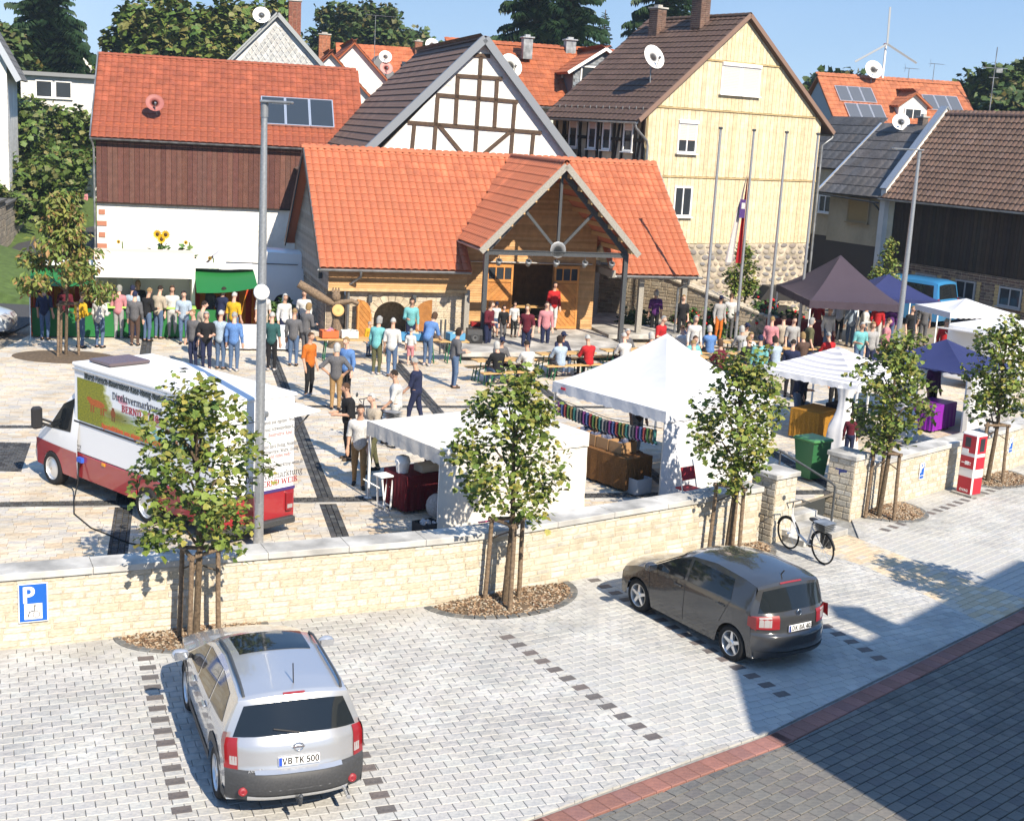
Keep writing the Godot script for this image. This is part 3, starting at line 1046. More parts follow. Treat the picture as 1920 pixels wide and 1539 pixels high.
	for k in 9:
		var a0 := PI * k / 9.0 + 0.012
		var a1 := PI * (k + 1) / 9.0 - 0.012
		var pg := PackedVector2Array()
		for j in 4: pg.append(U(2.52 + cos(lerpf(a0, a1, j / 3.0)) * 0.82,1.18 + sin(lerpf(a0, a1, j / 3.0)) * 0.8))
		for j in 4: pg.append(U(2.52 + cos(lerpf(a1, a0, j / 3.0)) * 0.59,1.18 + sin(lerpf(a1, a0, j / 3.0)) * 0.57))
		var q := MB.new()
		q.col = jit(Color(0.62,0.52,0.38),0.07)
		q.prism(pg, -0.62,-0.53)
		part(sw, "voussoir", q.mesh(), M.wallstone)
	for s in [-1.0,1.0]:
		for k in 3:
			var q := MB.new()
			q.col = jit(Color(0.6,0.5,0.37),0.07)
			q.cbox(V(2.52 + s * 0.705,0.62 + 0.22 * k, -0.575), V(0.23,0.21,0.09),0.01)
			part(sw, "jamb_stone", q.mesh(), M.wallstone)
	var vault := MB.new()
	vault.col = Color(0.58,0.5,0.38)
	vault.box(V(2.52,1.2,-2.6), V(2.2,1.6,0.2))
	vault.box(V(1.5,1.2,-1.8), V(0.2,1.6,1.8))
	vault.box(V(3.5,1.2,-1.8), V(0.2,1.6,1.8))
	vault.box(V(2.52,2.06,-1.8), V(2.2,0.2,1.8))
	part(t, "cellar", vault.mesh(), M.grey_rubble)
	plank_door(t, "cellar_door", 0.62,1.32, true, false, Transform3D(Basis(Vector3.UP, 0.55), V(1.3,0.52,-0.22)))
	plank_door(t, "cellar_door", 0.55,1.32, true, false, Transform3D(Basis(Vector3.UP, PI - 0.35), V(3.86,0.52,-0.36)), true)
	wall_lantern(t, V(1.78,1.82,-0.55))
	wall_lantern(t, V(3.27,1.84,-0.55))
	var side := MB.new()
	side.box(V(0.75,1.3,-1.42), V(0.62,1.65,0.2))
	side.box(V(0.52,1.3,-5.0), V(0.16,1.7,7.2))
	part(t, "rubble_wall", side.mesh(), M.mortar)
	var dk := [Color(0.4,0.32,0.25), Color(0.46,0.38,0.3), Color(0.35,0.29,0.24)]
	masonry(t, "rubble_stone", "rubble_courses", func(s): return Transform3D(Basis(Vector3.UP, -PI / 2), V(0.43,0,-8.6 + s)),7.2,0.5,2.12, U(0.13,0.24), U(0.2,0.45), dk, 0.04, M.wallstone, 60)
	masonry(t, "rubble_stone", "rubble_courses", func(s): return tp(V(0.45 + s, 0,-1.31)),0.6,0.5,2.12, U(0.13,0.24), U(0.2,0.4), dk, 0.04, M.wallstone, 20)
	var greyw := [Color(0.36,0.29,0.23), Color(0.4,0.33,0.27), Color(0.33,0.27,0.22)]
	var gb := lap_boards(2.12,6.4,0.115, func(y):
		var k: float = clampf((y - 2.85) / (hR - hE),0.0,1.0) * D
		var a := maxf(0.35, k + 0.05)
		return [a, 2 * D - a], greyw)
	stuff(part(t, "gable_cladding", gb.mesh(), M.brown_board, Transform3D(Basis(V(0,0,-1), Vector3.UP, V(-1,0,0)), V(0.36,0,0))))
	var gw := MB.new()
	gw.prism(PackedVector2Array([U(0.38,2.1), U(2 * D - 0.4,2.1), U(2 * D - 0.4,2.95), U(D, hR - 0.12), U(0.38,2.95)]),-0.12,-0.01, Transform3D(Basis(V(0,0,-1), Vector3.UP, V(-1,0,0)), V(0.37,0,0)))
	part(t, "gable_wall", gw.mesh(), M.timber)
	wall_lantern(t, V(0.34,2.45,-1.6), Basis(Vector3.UP, -PI / 2))
	for s in [0.0,1.0]:
		var vb := MB.new()
		vb.span(V(0.02, hE - 0.1,-s * 2 * D), V(0.02, hR - 0.06,-D),0.04,0.22)
		part(t, "verge_board", vb.mesh(), M.steel_grey)
		var vr := MB.new()
		vr.span(V(13.3, hE - 0.1,-s * 2 * D), V(13.3, hR - 0.06,-D),0.04,0.22)
		part(t, "verge_board", vr.mesh(), M.taupe_steel)
	var larch := [Color(0.52,0.3,0.13), Color(0.48,0.27,0.11), Color(0.56,0.33,0.15)]
	var fb := lap_boards(2.2,2.86,0.085, func(_y): return [0.36,5.02], larch)
	stuff(part(t, "fascia_cladding", fb.mesh(), M.larch, tp(V(0,0,-0.38))))
	var bm := MB.new()
	bm.col = Color(0.62,0.42,0.22)
	bm.box(V(2.7,2.15,-0.4), V(4.7,0.1,0.16))
	bm.box(V(2.7,2.5,-0.5), V(4.6,0.8,0.16))
	part(t, "eave_beam", bm.mesh(), M.larch)
	part(t, "steel_column", box_mesh(V(5.07,1.35,-0.44), V(0.17,1.7,0.17)), M.taupe_steel)
	var wall_b := MB.new()
	for sp in [[5.07,6.8,0.8,3.03], [8.32,9.86,0.8,3.03]]:
		var lb := lap_boards(sp[2], sp[3], 0.085, func(_y): return [sp[0], sp[1]], larch)
		wall_b.add(lb.mesh(), Transform3D.IDENTITY)
	var upper := lap_boards(3.03,6.45,0.085, func(y):
		var hw: float = 2.5 if y < pe else (pr - 0.12 - y) / (pr - pe) * half
		return [7.56 - minf(hw, 2.49),7.56 + minf(hw, 2.3)], larch)
	wall_b.add(upper.mesh(), Transform3D.IDENTITY)
	stuff(part(t, "larch_cladding", wall_b.mesh(), M.larch, tp(V(0,0,-1.1))))
	var sd := lap_boards(0.8,3.6,0.085, func(_y): return [1.12,5.0], larch)
	stuff(part(t, "larch_cladding", sd.mesh(), M.larch, Transform3D(Basis(V(0,0,-1), Vector3.UP, Vector3.RIGHT), V(9.86,0,0))))
	var room := MB.new()
	room.col = Color(0.5,0.28,0.12)
	room.box(V(7.5,2.4,-5.1), V(5.0,3.4,0.12))
	room.box(V(5.02,2.0,-3.1), V(0.1,3.0,4.0))
	room.box(V(9.79,2.2,-3.1), V(0.1,2.9,4.0))
	room.box(V(7.45,3.72,-3.2), V(4.9,0.12,3.9))
	room.box(V(5.93,1.95,-1.16), V(1.7,2.3,0.08))
	room.box(V(9.08,1.95,-1.16), V(1.5,2.3,0.08))
	room.prism(PackedVector2Array([U(5.1,3.05), U(9.84,3.05), U(9.84,4.1), U(7.56, pr - 0.15), U(5.1,4.1)]),-1.2,-1.12)
	part(t, "timber_room", room.mesh(), M.larch)
	plank_door(t, "sliding_door", 0.95,2.2, false, true, tp(V(5.88,0.82,-1.02)), true)
	plank_door(t, "sliding_door", 0.92,2.2, false, true, tp(V(8.32,0.82,-1.02)))
	pipe(t, "door_rail", [V(5.3,3.1,-1.0), V(9.7,3.1,-1.0)], 0.03, M.galv, 6)
	for c in [U(11.35,0.42), U(9.9,4.9), U(13.0,0.42), U(13.0,4.9), U(11.35,4.9)]:
		part(t, "steel_column", box_mesh(V(c.x, 1.75,-c.y), V(0.18,2.2,0.18)), M.taupe_steel)
	part(t, "eave_beam", box_mesh(V(11.75,2.78,-0.42), V(3.3,0.16,0.14)), M.taupe_steel)
	part(t, "cross_beam", box_mesh(V(10.1,2.9,-1.6), V(0.14,0.24,3.4)), M.taupe_steel)
	var sg := setting("stage", null, M.concrete)
	var sq := MB.new()
	sq.cbox(V(6.85,0.72,-0.1), V(5.9,0.16,7.6),0.015)
	sq.cbox(V(11.9,0.72,-2.6), V(3.66,0.158,5.4),0.015)
	sq.box(V(6.85,0.55,-0.3), V(5.7,0.2,7.0))
	sq.box(V(11.9,0.55,-2.8), V(3.6,0.19,4.9))
	sg.mesh = sq.mesh()
	sg.transform = t.transform
	var rwall := thing("ramp_wall", "sloping sandstone ramp wall with rough coping behind the flagpoles", "wall", V(4.6,0,-50.6),0.0)
	var rp := PackedVector2Array([U(-4.2,0.4), U(5.7,0.4), U(5.7,1.35), U(0.4,2.55), U(-4.2,2.6)])
	var rq := MB.new()
	rq.prism(rp, -0.4,0.0, Transform3D(Basis(Vector3.UP, -0.62), Vector3.ZERO))
	part(rwall, "mortar_core", rq.mesh(), M.mortar)
	var tn := [Color(0.5,0.42,0.31), Color(0.45,0.37,0.27), Color(0.55,0.47,0.36)]
	masonry(rwall, "stone", "rough_stones", func(s): return Transform3D(Basis(Vector3.UP, -0.62), Basis(Vector3.UP, -0.62) * V(-4.2 + s, 0,0.005)),9.9,0.5,2.5, U(0.1,0.18), U(0.18,0.42), tn, 0.04, M.wallstone, 120, func(x, y, _hw):
		return y > lerpf(2.5,1.3, clampf((x - 4.4) / 5.4,0.0,1.0)))
	for k in 24:
		var x := -4.2 + 9.9 * (k + 0.5) / 24.0
		var y := lerpf(2.55,1.35, clampf((x - 0.4) / 5.3,0.0,1.0))
		var q := MB.new()
		q.col = jit(Color(0.58,0.52,0.42),0.1)
		q.cbox(Vector3.ZERO, V(0.4,0.1,0.52 + rng.randf() * 0.06),0.02)
		part(rwall, "coping_stone", q.mesh(), M.wallstone, Transform3D(Basis(Vector3.UP, -0.62) * Basis(V(0,0,1),-0.22 if x > 0.4 else 0.0), Basis(Vector3.UP, -0.62) * V(x, y + 0.04,-0.2)))
# ---------------------------------------------------------------- houses
func window(parent: Node3D, x0: float, x1: float, y0: float, y1: float, xf := Transform3D.IDENTITY, shutter := 0.0, frame: Material = null, shut: Material = null, mullion := true):
	var w := x1 - x0
	var h := y1 - y0
	var c := V((x0 + x1) * 0.5, (y0 + y1) * 0.5,0)
	var fm: Material = frame if frame else M.white_plastic
	var q := MB.new()
	for s in [-1.0,1.0]:
		q.box(c + V(s * (w * 0.5 - 0.035),0,0.02), V(0.07, h, 0.07))
		q.box(c + V(0, s * (h * 0.5 - 0.035),0.02), V(w - 0.14,0.07,0.068))
	if mullion: q.box(c + V(0,0,0.018), V(0.05, h - 0.14,0.06))
	var f := part(parent, "window", q.mesh(), fm, xf)
	part(f, "pane", box_mesh(c + V(0,0,0.0), V(w - 0.12, h - 0.12,0.02)), M.pane_dark)
	part(f, "sill", box_mesh(c + V(0,-h * 0.5 - 0.03,0.06), V(w + 0.12,0.045,0.16)), fm)
	if shutter > 0.0:
		var sh := MB.new()
		var n := int(h * shutter / 0.06)
		for k in n: sh.box(c + V(0, h * 0.5 - 0.05 - 0.06 * (k + 0.5),0.035), V(w - 0.13,0.056,0.012))
		stuff(part(f, "roller_shutter", sh.mesh(), shut if shut else flat(Color(0.72,0.55,0.47))))
		var bx := MB.new()
		bx.cbox(c + V(0, h * 0.5 + 0.06,0.05), V(w, 0.14,0.14),0.015)
		part(f, "shutter_box", bx.mesh(), fm)
	return f
func dish(parent: Node3D, at: Vector3, r: float, turn: float, tint: Color, foot := V(0,-0.8,-0.1)):
	var bs := Basis(Vector3.UP, turn) * Basis(Vector3.RIGHT, PI / 2 - 0.42)
	var q := MB.new()
	q.lathe([U(0.0,0.0), U(r * 0.4,0.02 * r), U(r * 0.75,0.09 * r), U(r, 0.2 * r), U(r * 0.98,0.21 * r), U(r * 0.7,0.12 * r), U(0.0,0.03 * r)], 18, Transform3D(bs, at))
	var d := part(parent, "satellite_dish", q.mesh(), flat(tint, 0.5))
	var a := MB.new()
	a.tube([at + bs * V(0,0.05 * r, r * 0.98), at + bs * V(0,0.75 * r, r * 0.35)], [0.018], 6)
	a.tube([at + bs * V(0,0.68 * r, r * 0.4), at + bs * V(0,0.86 * r, r * 0.28)], [0.05], 8)
	a.tube([at + bs * V(0,-0.02,0), at + V(0,-0.1,-0.08), at + foot], [0.03], 6)
	part(d, "feed_arm", a.mesh(), M.zinc)
func chimney(parent: Node3D, at: Vector3, w: float, d: float, h: float, tone: Color, called := "chimney", metal := false):
	var t := MB.new()
	t.box(at + V(0, h * 0.5,0), V(w - 0.03, h, d - 0.03))
	var c := part(parent, called, t.mesh(), M.mortar if not metal else M.zinc)
	if not metal:
		var q := MB.new()
		var y := 0.0
		var r := 0
		while y < h - 0.05:
			for s in 4:
				var wid := w if s % 2 == 0 else d
				var dep := d if s % 2 == 0 else w
				var bs := Basis(Vector3.UP, s * PI / 2)
				var n := int(round(wid / 0.24))
				for i in n:
					q.col = jit(tone, 0.18)
					q.box(at + bs * V((i + 0.5) * wid / n - wid * 0.5,0, dep * 0.5 - 0.01) + V(0, y + 0.04,0), V(wid / n - 0.012,0.068,0.03), bs)
			y += 0.08
			r += 1
		stuff(part(c, "brickwork", q.mesh(), M.stone))
	var k := MB.new()
	k.cbox(at + V(0, h + 0.04,0), V(w + 0.12,0.07, d + 0.12),0.01)
	k.box(at + V(0, h + 0.12,0), V(w * 0.5,0.12, d * 0.5))
	part(c, "chimney_cap", k.mesh(), M.concrete if not metal else M.galv)
func aerial(parent: Node3D, at: Vector3, h: float, turn := 0.3, w := 1.2):
	var q := MB.new()
	q.tube([at, at + V(0, h, 0)], [0.025,0.018], 6)
	var bs := Basis(Vector3.UP, turn)
	q.tube([at + V(0, h, 0) + bs * V(-w * 0.3,0,0), at + V(0, h, 0) + bs * V(w * 0.7,0,0)], [0.012], 5)
	for k in 8:
		var p := at + V(0, h, 0) + bs * V(-w * 0.3 + w * k / 7.0,0,0)
		q.tube([p + bs * V(0,0,-0.25 + 0.015 * k), p + bs * V(0,0,0.25 - 0.015 * k)], [0.008], 4)
	for k in 2: q.tube([at + V(0, h + 0.25 * (k * 2 - 1),0) + bs * V(-w * 0.36,0,0), at + V(0, h, 0) + bs * V(-w * 0.28,0,0)], [0.01], 4)
	part(parent, "aerial", q.mesh(), M.zinc)
func walls(parent: Node3D, poly: Array, l: float, m: Material, called := "wall") -> MeshInstance3D:
	var q := MB.new()
	q.prism(PackedVector2Array(poly),-l, 0.0)
	return part(parent, called, q.mesh(), m)
func upright_boards(parent: Node3D, x0: float, x1: float, bw: float, lo: Callable, hi: Callable, tones: Array, m: Material, z := 0.02, called := "board"):
	var x := x0
	while x < x1 - 0.04:
		var w := minf(bw * rng.randf_range(0.9,1.1), x1 - x)
		var a: float = lo.call(x + w * 0.5)
		var b0: float = hi.call(x + 0.012)
		var b1: float = hi.call(x + w - 0.012)
		if minf(b0, b1) > a + 0.05:
			var q := MB.new()
			q.col = jit(tones[rng.randi() % tones.size()], 0.1)
			q.prism(PackedVector2Array([U(x + 0.007, a + rng.randf_range(0,0.02)), U(x + w - 0.007, a + rng.randf_range(0,0.02)), U(x + w - 0.007, b1), U(x + 0.007, b0)]),-0.01, z + rng.randf_range(-0.004,0.004))
			part(parent, called, q.mesh(), m)
		x += w
func beam(parent: Node3D, a: Vector2, b: Vector2, w: float, m: Material, z := 0.0, xf := Transform3D.IDENTITY):
	var q := MB.new()
	q.span(V(a.x, a.y, z), V(b.x, b.y, z), w, 0.07, Vector3.BACK)
	part(parent, "timber_beam", q.mesh(), m, xf)
func gable_roof(t: Node3D, w: float, l: float, hE: float, hR: float, side: float, front: float, tint: Color, keep_l: int, keep_r: int, tw := 0.3, th := 0.34, amp := 0.025, ax := -1.0, spread := 0.14):
	if ax < 0.0: ax = w * 0.5
	for s in [0,1]:
		var edge := -side if s == 0 else w + side
		var run := absf(ax - edge)
		var drop := (hR - hE) / (ax if s == 0 else w - ax) * side
		var up := V(ax - edge, hR - hE + drop, 0)
		roof_plane(t, "roof", V(edge, hE - drop, front), V(0,0,-1), up, [U(0,0), U(l + front * 2.0,0), U(l + front * 2.0, up.length()), U(0, up.length())], tint, tw, th, amp, keep_l if s == 0 else keep_r, 0.035, spread)
	ridge_tiles(t, V(ax, hR + 0.03, front), V(ax, hR + 0.03,-l - front),0.11, tint)
func verge(t: Node3D, ax: float, hR: float, x0: float, y0: float, x1: float, y1: float, z: float, m: Material, th := 0.2):
	for e in [[x0, y0], [x1, y1]]:
		var q := MB.new()
		q.span(V(e[0], e[1] - 0.02, z), V(ax, hR - 0.02, z),0.05, th)
		part(t, "verge_board", q.mesh(), m)
func build_houses():
	yellow_house()
	timbered_house()
	red_barn()
	right_barn()
	back_houses()
	near_house()
func yellow_house():
	var t := thing("boarded_house", "tall yellow boarded house with brown tiled roof and fieldstone ground floor", "house", V(4.62,0,-52.41),0.61)
	var W := 9.62
	var hE := 8.62
	var hR := 12.5
	var A := 4.75
	walls(t, [U(0,3.4), U(W, 3.4), U(W, hE), U(A, hR - 0.1), U(0, hE)], 6.2, flat(Color(0.42,0.33,0.17)))
	var st := walls(t, [U(0.02,0.4), U(W - 0.02,0.4), U(W - 0.02,3.4), U(0.02,3.4)], 6.2, M.cream_stone, "stone_base")
	var vari := []
	for k in 10:
		var q := MB.new()
		q.col = jit([Color(0.3,0.27,0.25), Color(0.4,0.35,0.3), Color(0.26,0.25,0.25), Color(0.45,0.38,0.3)][k % 4], 0.15)
		q.blob(Vector3.ZERO, V(0.5,0.5,0.5),8,6)
		vari.append(q.mesh())
	var items := []
	var y := 0.65
	while y < 3.3:
		var x := rng.randf_range(0.1,0.3)
		while x < W - 0.2:
			var w := rng.randf_range(0.22,0.5)
			if not (x > 1.35 and x - w < 2.95 and y < 3.0 and y > 1.1):
				items.append([vari[rng.randi() % 10], Transform3D(Basis(Vector3.BACK, rng.randf_range(-0.25,0.25)).scaled_local(V(w * 0.9, rng.randf_range(0.15,0.23),0.09)), V(x + w * 0.5, y + rng.randf_range(-0.04,0.04),0.0))])
			x += w + 0.06
		y += 0.24
	pieces(st, "fieldstone", "bedded_fieldstones", items, M.grey_rubble, 200, t.global_transform)
	var roofline := func(x): return hE + (hR - hE) * (x / A if x < A else (W - x) / (W - A)) - 0.06
	var tones := [Color(0.72,0.6,0.4), Color(0.7,0.58,0.38), Color(0.74,0.63,0.43), Color(0.68,0.57,0.37)]
	var tiers := [[3.42,6.07], [6.1,8.72], [8.75,10.65], [10.68,13.0]]
	for k in 4:
		var lo: float = tiers[k][0]
		var top: float = tiers[k][1]
		upright_boards(t, 0.02, W - 0.02,0.205, func(_x): return lo, func(x): return minf(top, roofline.call(x)), tones, M.yellow_board, 0.03)
		if k > 0:
			var x0: float = 0.0 if lo < hE else (lo - hE) / (hR - hE) * A
			var x1: float = W if lo < hE else W - (lo - hE) / (hR - hE) * (W - A)
			var q := MB.new()
			q.col = Color(0.5,0.38,0.19)
			q.box(V((x0 + x1) * 0.5, lo - 0.03,0.045), V(x1 - x0 - 0.06,0.055,0.06))
			part(t, "ledge_board", q.mesh(), M.yellow_board)
	var z := tp(V(0,0,0.03))
	window(t, 1.55,2.55,7.0,8.15, z, 0.55)
	window(t, 3.6,4.66,9.4,10.5, z, 0.97, null, null, false)
	window(t, 4.68,5.74,9.4,10.5, z, 0.97, null, null, false)
	window(t, 1.6,2.55,4.5,5.7, z, 0.0)
	var ap := PackedVector2Array([U(1.5,1.2), U(2.75,1.2), U(2.75,2.75), U(2.45,2.93), U(2.12,3.0), U(1.8,2.93), U(1.5,2.75)])
	var aq := MB.new()
	aq.prism(ap, -0.1,0.03)
	var ad := part(t, "boarded_opening", aq.mesh(), M.dark_timber)
	for k in 8: part(ad, "louvre_board", box_mesh(V(2.12,1.35 + 0.2 * k, 0.045), V(1.18,0.17,0.03), Basis(Vector3.RIGHT, 0.25)), flat(Color(0.16,0.15,0.14)))
	gable_roof(t, W, 6.0, hE, hR, 0.6,0.22, Color(0.125,0.08,0.062),240,0,0.3,0.37,0.028, A)
	verge(t, A, hR + 0.03,-0.6, hE - 0.45, W + 0.62, hE - 0.48,0.24, flat(Color(0.2,0.13,0.1)),0.17)
	gutter(t, V(-0.7,8.08,0.2), V(-0.7,8.08,-6.2),0.07)
	gutter(t, V(W + 0.72,8.06,0.2), V(W + 0.72,8.06,-6.2),0.07)
	pipe(t, "downpipe", [V(-0.7,8.05,0.1), V(-0.66,7.85,0.14), V(-0.1,7.4,0.16), V(-0.04,7.2,0.16), V(-0.04,0.5,0.16)], 0.05, M.zinc)
	pipe(t, "downpipe", [V(W + 0.72,8.05,0.1), V(W + 0.6,7.9,0.14), V(W + 0.06,7.6,0.14), V(W + 0.06,0.5,0.14)], 0.05, M.zinc)
	chimney(t, V(A - 0.5,12.0,-2.2),0.5,0.6,1.2, Color(0.22,0.14,0.11))
	chimney(t, V(A - 0.75,11.7,-4.6),0.48,0.55,1.15, Color(0.22,0.14,0.11))
	dish(t, V(0.95,10.6,-1.1),0.5,0.0, Color(0.75,0.75,0.74), V(0.0,-0.95,-0.05))
	for k in 14: part(t, "snow_guard", box_mesh(V(-0.1,8.62,-0.2 - 0.42 * k), V(0.03,0.12,0.03)), M.zinc)
	var side := Transform3D(Basis(V(0,0,-1), Vector3.UP, V(-1,0,0)) * Basis(Vector3.UP, PI) , Vector3.ZERO)
	side = Transform3D(Basis(V(0,0,1), Vector3.UP, V(-1,0,0)), V(-0.02,0,0))
	var sw := MB.new()
	sw.box(V(-3.0,6.8,-0.03), V(5.9,3.2,0.06))
	part(t, "infill_panel", sw.mesh(), M.beige_wall, side)
	for x in [0.12,0.62,1.42,1.95,2.75,3.0,3.68,4.2,4.98,5.35,5.85]: beam(t, U(-x, 5.2), U(-x, 8.35),0.11, M.dark_timber, 0.02, side)
	for yy in [5.9,7.4,8.3]: beam(t, U(-5.9, yy), U(-0.05, yy),0.13, M.dark_timber, 0.024, side)
	for b in [[0.55,6.0,0.2,8.3], [1.6,8.3,1.95,6.0], [4.25,8.3,4.05,6.0], [5.05,6.0,5.3,8.3]]: beam(t, U(-b[0], b[1]), U(-b[2], b[3]),0.09, M.dark_timber, 0.016, side)
	for w in [[0.72,1.32], [2.1,2.66], [3.05,3.6], [4.33,4.92]]: window(t, -w[1], -w[0], 6.95,8.1, Transform3D(side.basis, side.origin + V(-0.03,0,0)),0.3, null, null, false)
func timbered_house():
	var t := thing("timbered_house", "white half-timbered gable house with brown tiled roof behind the market hall", "house", V(-5.596,0,-53.0),0.275)
	var apex := U(3.82,10.95)
	walls(t, [U(-1.1,0.4), U(8.7,0.4), U(8.7,5.4), U(apex.x, apex.y - 0.15), U(-1.1,5.4)], 13.0, M.white_wall)
	for b in [[3.74,10.31,3.67,5.4], [2.77,9.5,4.65,9.5], [2.0,8.72,5.35,8.64], [0.9,7.6,6.4,7.48], [2.84,9.47,2.82,7.58], [4.44,9.47,4.43,7.55], [2.06,8.64,1.96,5.4], [5.22,8.6,5.14,5.4], [1.17,7.55,1.04,5.4], [6.07,7.45,5.98,5.4], [2.13,7.58,3.25,6.4], [5.1,7.46,3.9,6.4], [-0.6,6.3,8.1,6.3], [3.35,10.33,4.1,10.33]]:
		beam(t, U(b[0], b[1]), U(b[2], b[3]),0.15, M.timber, 0.02)
	var tint := Color(0.2,0.125,0.092)
	var run := V(3.82 + 0.7, apex.y - 6.5,0)
	roof_plane(t, "roof", V(-0.7,6.5,0.25), V(0,0,-1), run, [U(0,0), U(13.9,0), U(13.9, run.length()), U(0, run.length())], tint, 0.32,0.4,0.016,300,0.045,0.12)
	roof_plane(t, "roof", V(-2.3,5.2,0.25), V(0,0,-1), V(1.6,1.3,0), [U(0,0), U(13.9,0), U(13.9,2.06), U(0,2.06)], tint, 0.32,0.4,0.016,40,0.045,0.12)
	roof_plane(t, "roof", V(8.95,5.2,0.25), V(0,0,-1), V(-5.13, apex.y - 5.2,0), [U(0,0), U(13.9,0), U(13.9,7.7), U(0,7.7)], tint, 0.32,0.4,0.016,0,0.045,0.12)
	ridge_tiles(t, V(apex.x, apex.y + 0.05,0.25), V(apex.x, apex.y + 0.02,-13.6),0.1, tint)
	var sl := flat(Color(0.19,0.21,0.24),0.55)
	for e in [[U(-0.75,6.42), U(apex.x, apex.y + 0.03)], [U(-2.3,5.1), U(-0.7,6.45)], [U(apex.x, apex.y + 0.03), U(9.0,5.1)]]:
		var q := MB.new()
		q.span(V(e[0].x, e[0].y, 0.22), V(e[1].x, e[1].y, 0.22),0.3,0.24, Vector3.BACK)
		part(t, "slated_verge", q.mesh(), sl)
func red_barn():
	var t := thing("barn", "long barn with red tiled roof, brown upright boards and white plastered ground floor", "barn", V(-19.669,0,-60.718),0.223)
	var L := 12.4
	var hE := 6.2
	var hR := 9.99
	var D := 4.6
	var q := MB.new()
	q.box(V(L * 0.5 + 0.05,1.85,-0.3 - 4.3), V(L - 0.3,2.86,8.6))
	part(t, "plaster_wall", q.mesh(), M.white_wall)
	var bw := MB.new()
	bw.box(V(L * 0.5 + 0.05,4.7,-0.28 - 4.3), V(L - 0.28,2.85,8.58))
	part(t, "timber_wall", bw.mesh(), M.dark_timber)
	var xf := Node3D.new()
	xf.name = "board_front"
	t.add_child(xf)
	xf.position = V(0,0,-0.28)
	upright_boards(xf, 0.2, L - 0.1,0.235, func(_x): return 3.28, func(_x): return 6.12, [Color(0.135,0.058,0.045), Color(0.12,0.05,0.04), Color(0.15,0.07,0.055)], M.brown_board, 0.025)
	part(t, "drip_board", box_mesh(V(L * 0.5 + 0.05,3.26,-0.2), V(L - 0.2,0.06,0.12)), M.dark_timber)
	for k in 5: part(t, "quoin_stone", box_mesh(V(0.42,0.75 + 0.52 * k, -0.285), V(0.28 + 0.14 * (k % 2),0.22,0.05)), flat(Color(0.38,0.16,0.1)))
	var sl := U(D, hR - hE).length()
	var tint := Color(0.36,0.1,0.052)
	roof_plane(t, "roof", V(0, hE, 0), Vector3.RIGHT, V(0, hR - hE, -D), [U(0,0), U(L, 0), U(L, sl), U(0, sl)], tint, 0.3,0.36,0.045,300)
	roof_plane(t, "roof", V(0, hE, -2 * D), Vector3.RIGHT, V(0, hR - hE, D), [U(0,0), U(L, 0), U(L, sl), U(0, sl)], tint, 0.3,0.36,0.04,-1)
	ridge_tiles(t, V(0, hR + 0.03,-D), V(L, hR + 0.03,-D),0.1, tint)
	for s in [0.0,1.0]:
		var g := MB.new()
		g.prism(PackedVector2Array([U(0.35,6.1), U(2 * D - 0.35,6.1), U(D, hR - 0.2)]),0.0,0.15, Transform3D(Basis(V(0,0,-1), Vector3.UP, V(-1,0,0)), V(0.4 if s == 0.0 else L - 0.1,0,0)))
		part(t, "gable_wall", g.mesh(), M.white_wall)
		var v := MB.new()
		v.span(V(-0.04, hE - 0.05,-s * 2 * D), V(-0.04, hR + 0.02,-D),0.06,0.24)
		part(t, "verge_flashing", v.mesh(), M.zinc)
	gutter(t, V(-0.05, hE - 0.06,0.06), V(L, hE - 0.06,0.06),0.07)
	pipe(t, "downpipe", [V(0.0, hE - 0.1,0.06), V(0.06, hE - 0.3,-0.1), V(0.1, hE - 0.5,-0.2), V(0.12,0.5,-0.2)], 0.05, M.zinc)
	var up := V(0, hR - hE, -D).normalized()
	var nrmv := V(0, D, hR - hE).normalized()
	var bs := Basis(Vector3.RIGHT, nrmv, -up)
	for k in 3:
		var p := V(8.15 + 1.14 * k, hE, 0) + up * 2.35 + nrmv * 0.12
		var fr := MB.new()
		fr.box(V(0,0,0.98), V(1.12,0.09,0.05)); fr.box(V(0,0,-0.98), V(1.12,0.09,0.05))
		fr.box(V(0.54,0,0), V(0.05,0.088,1.92)); fr.box(V(-0.54,0,0), V(0.05,0.088,1.92))
		var c := part(t, "solar_collector", fr.mesh(), M.alu, Transform3D(bs, p))
		part(c, "absorber_pane", box_mesh(V(0,-0.005,0), V(1.04,0.06,1.92)), flat(Color(0.03,0.04,0.055),0.18))
	dish(t, V(2.75, hE + 1.62,-0.9),0.42,0.12, Color(0.28,0.09,0.08), V(0.1,-0.5,-0.2))
	for k in 28: part(t, "snow_guard", box_mesh(V(0.3 + 0.42 * k, hE + 0.62,-0.68), V(0.26,0.07,0.03)), flat(tint))
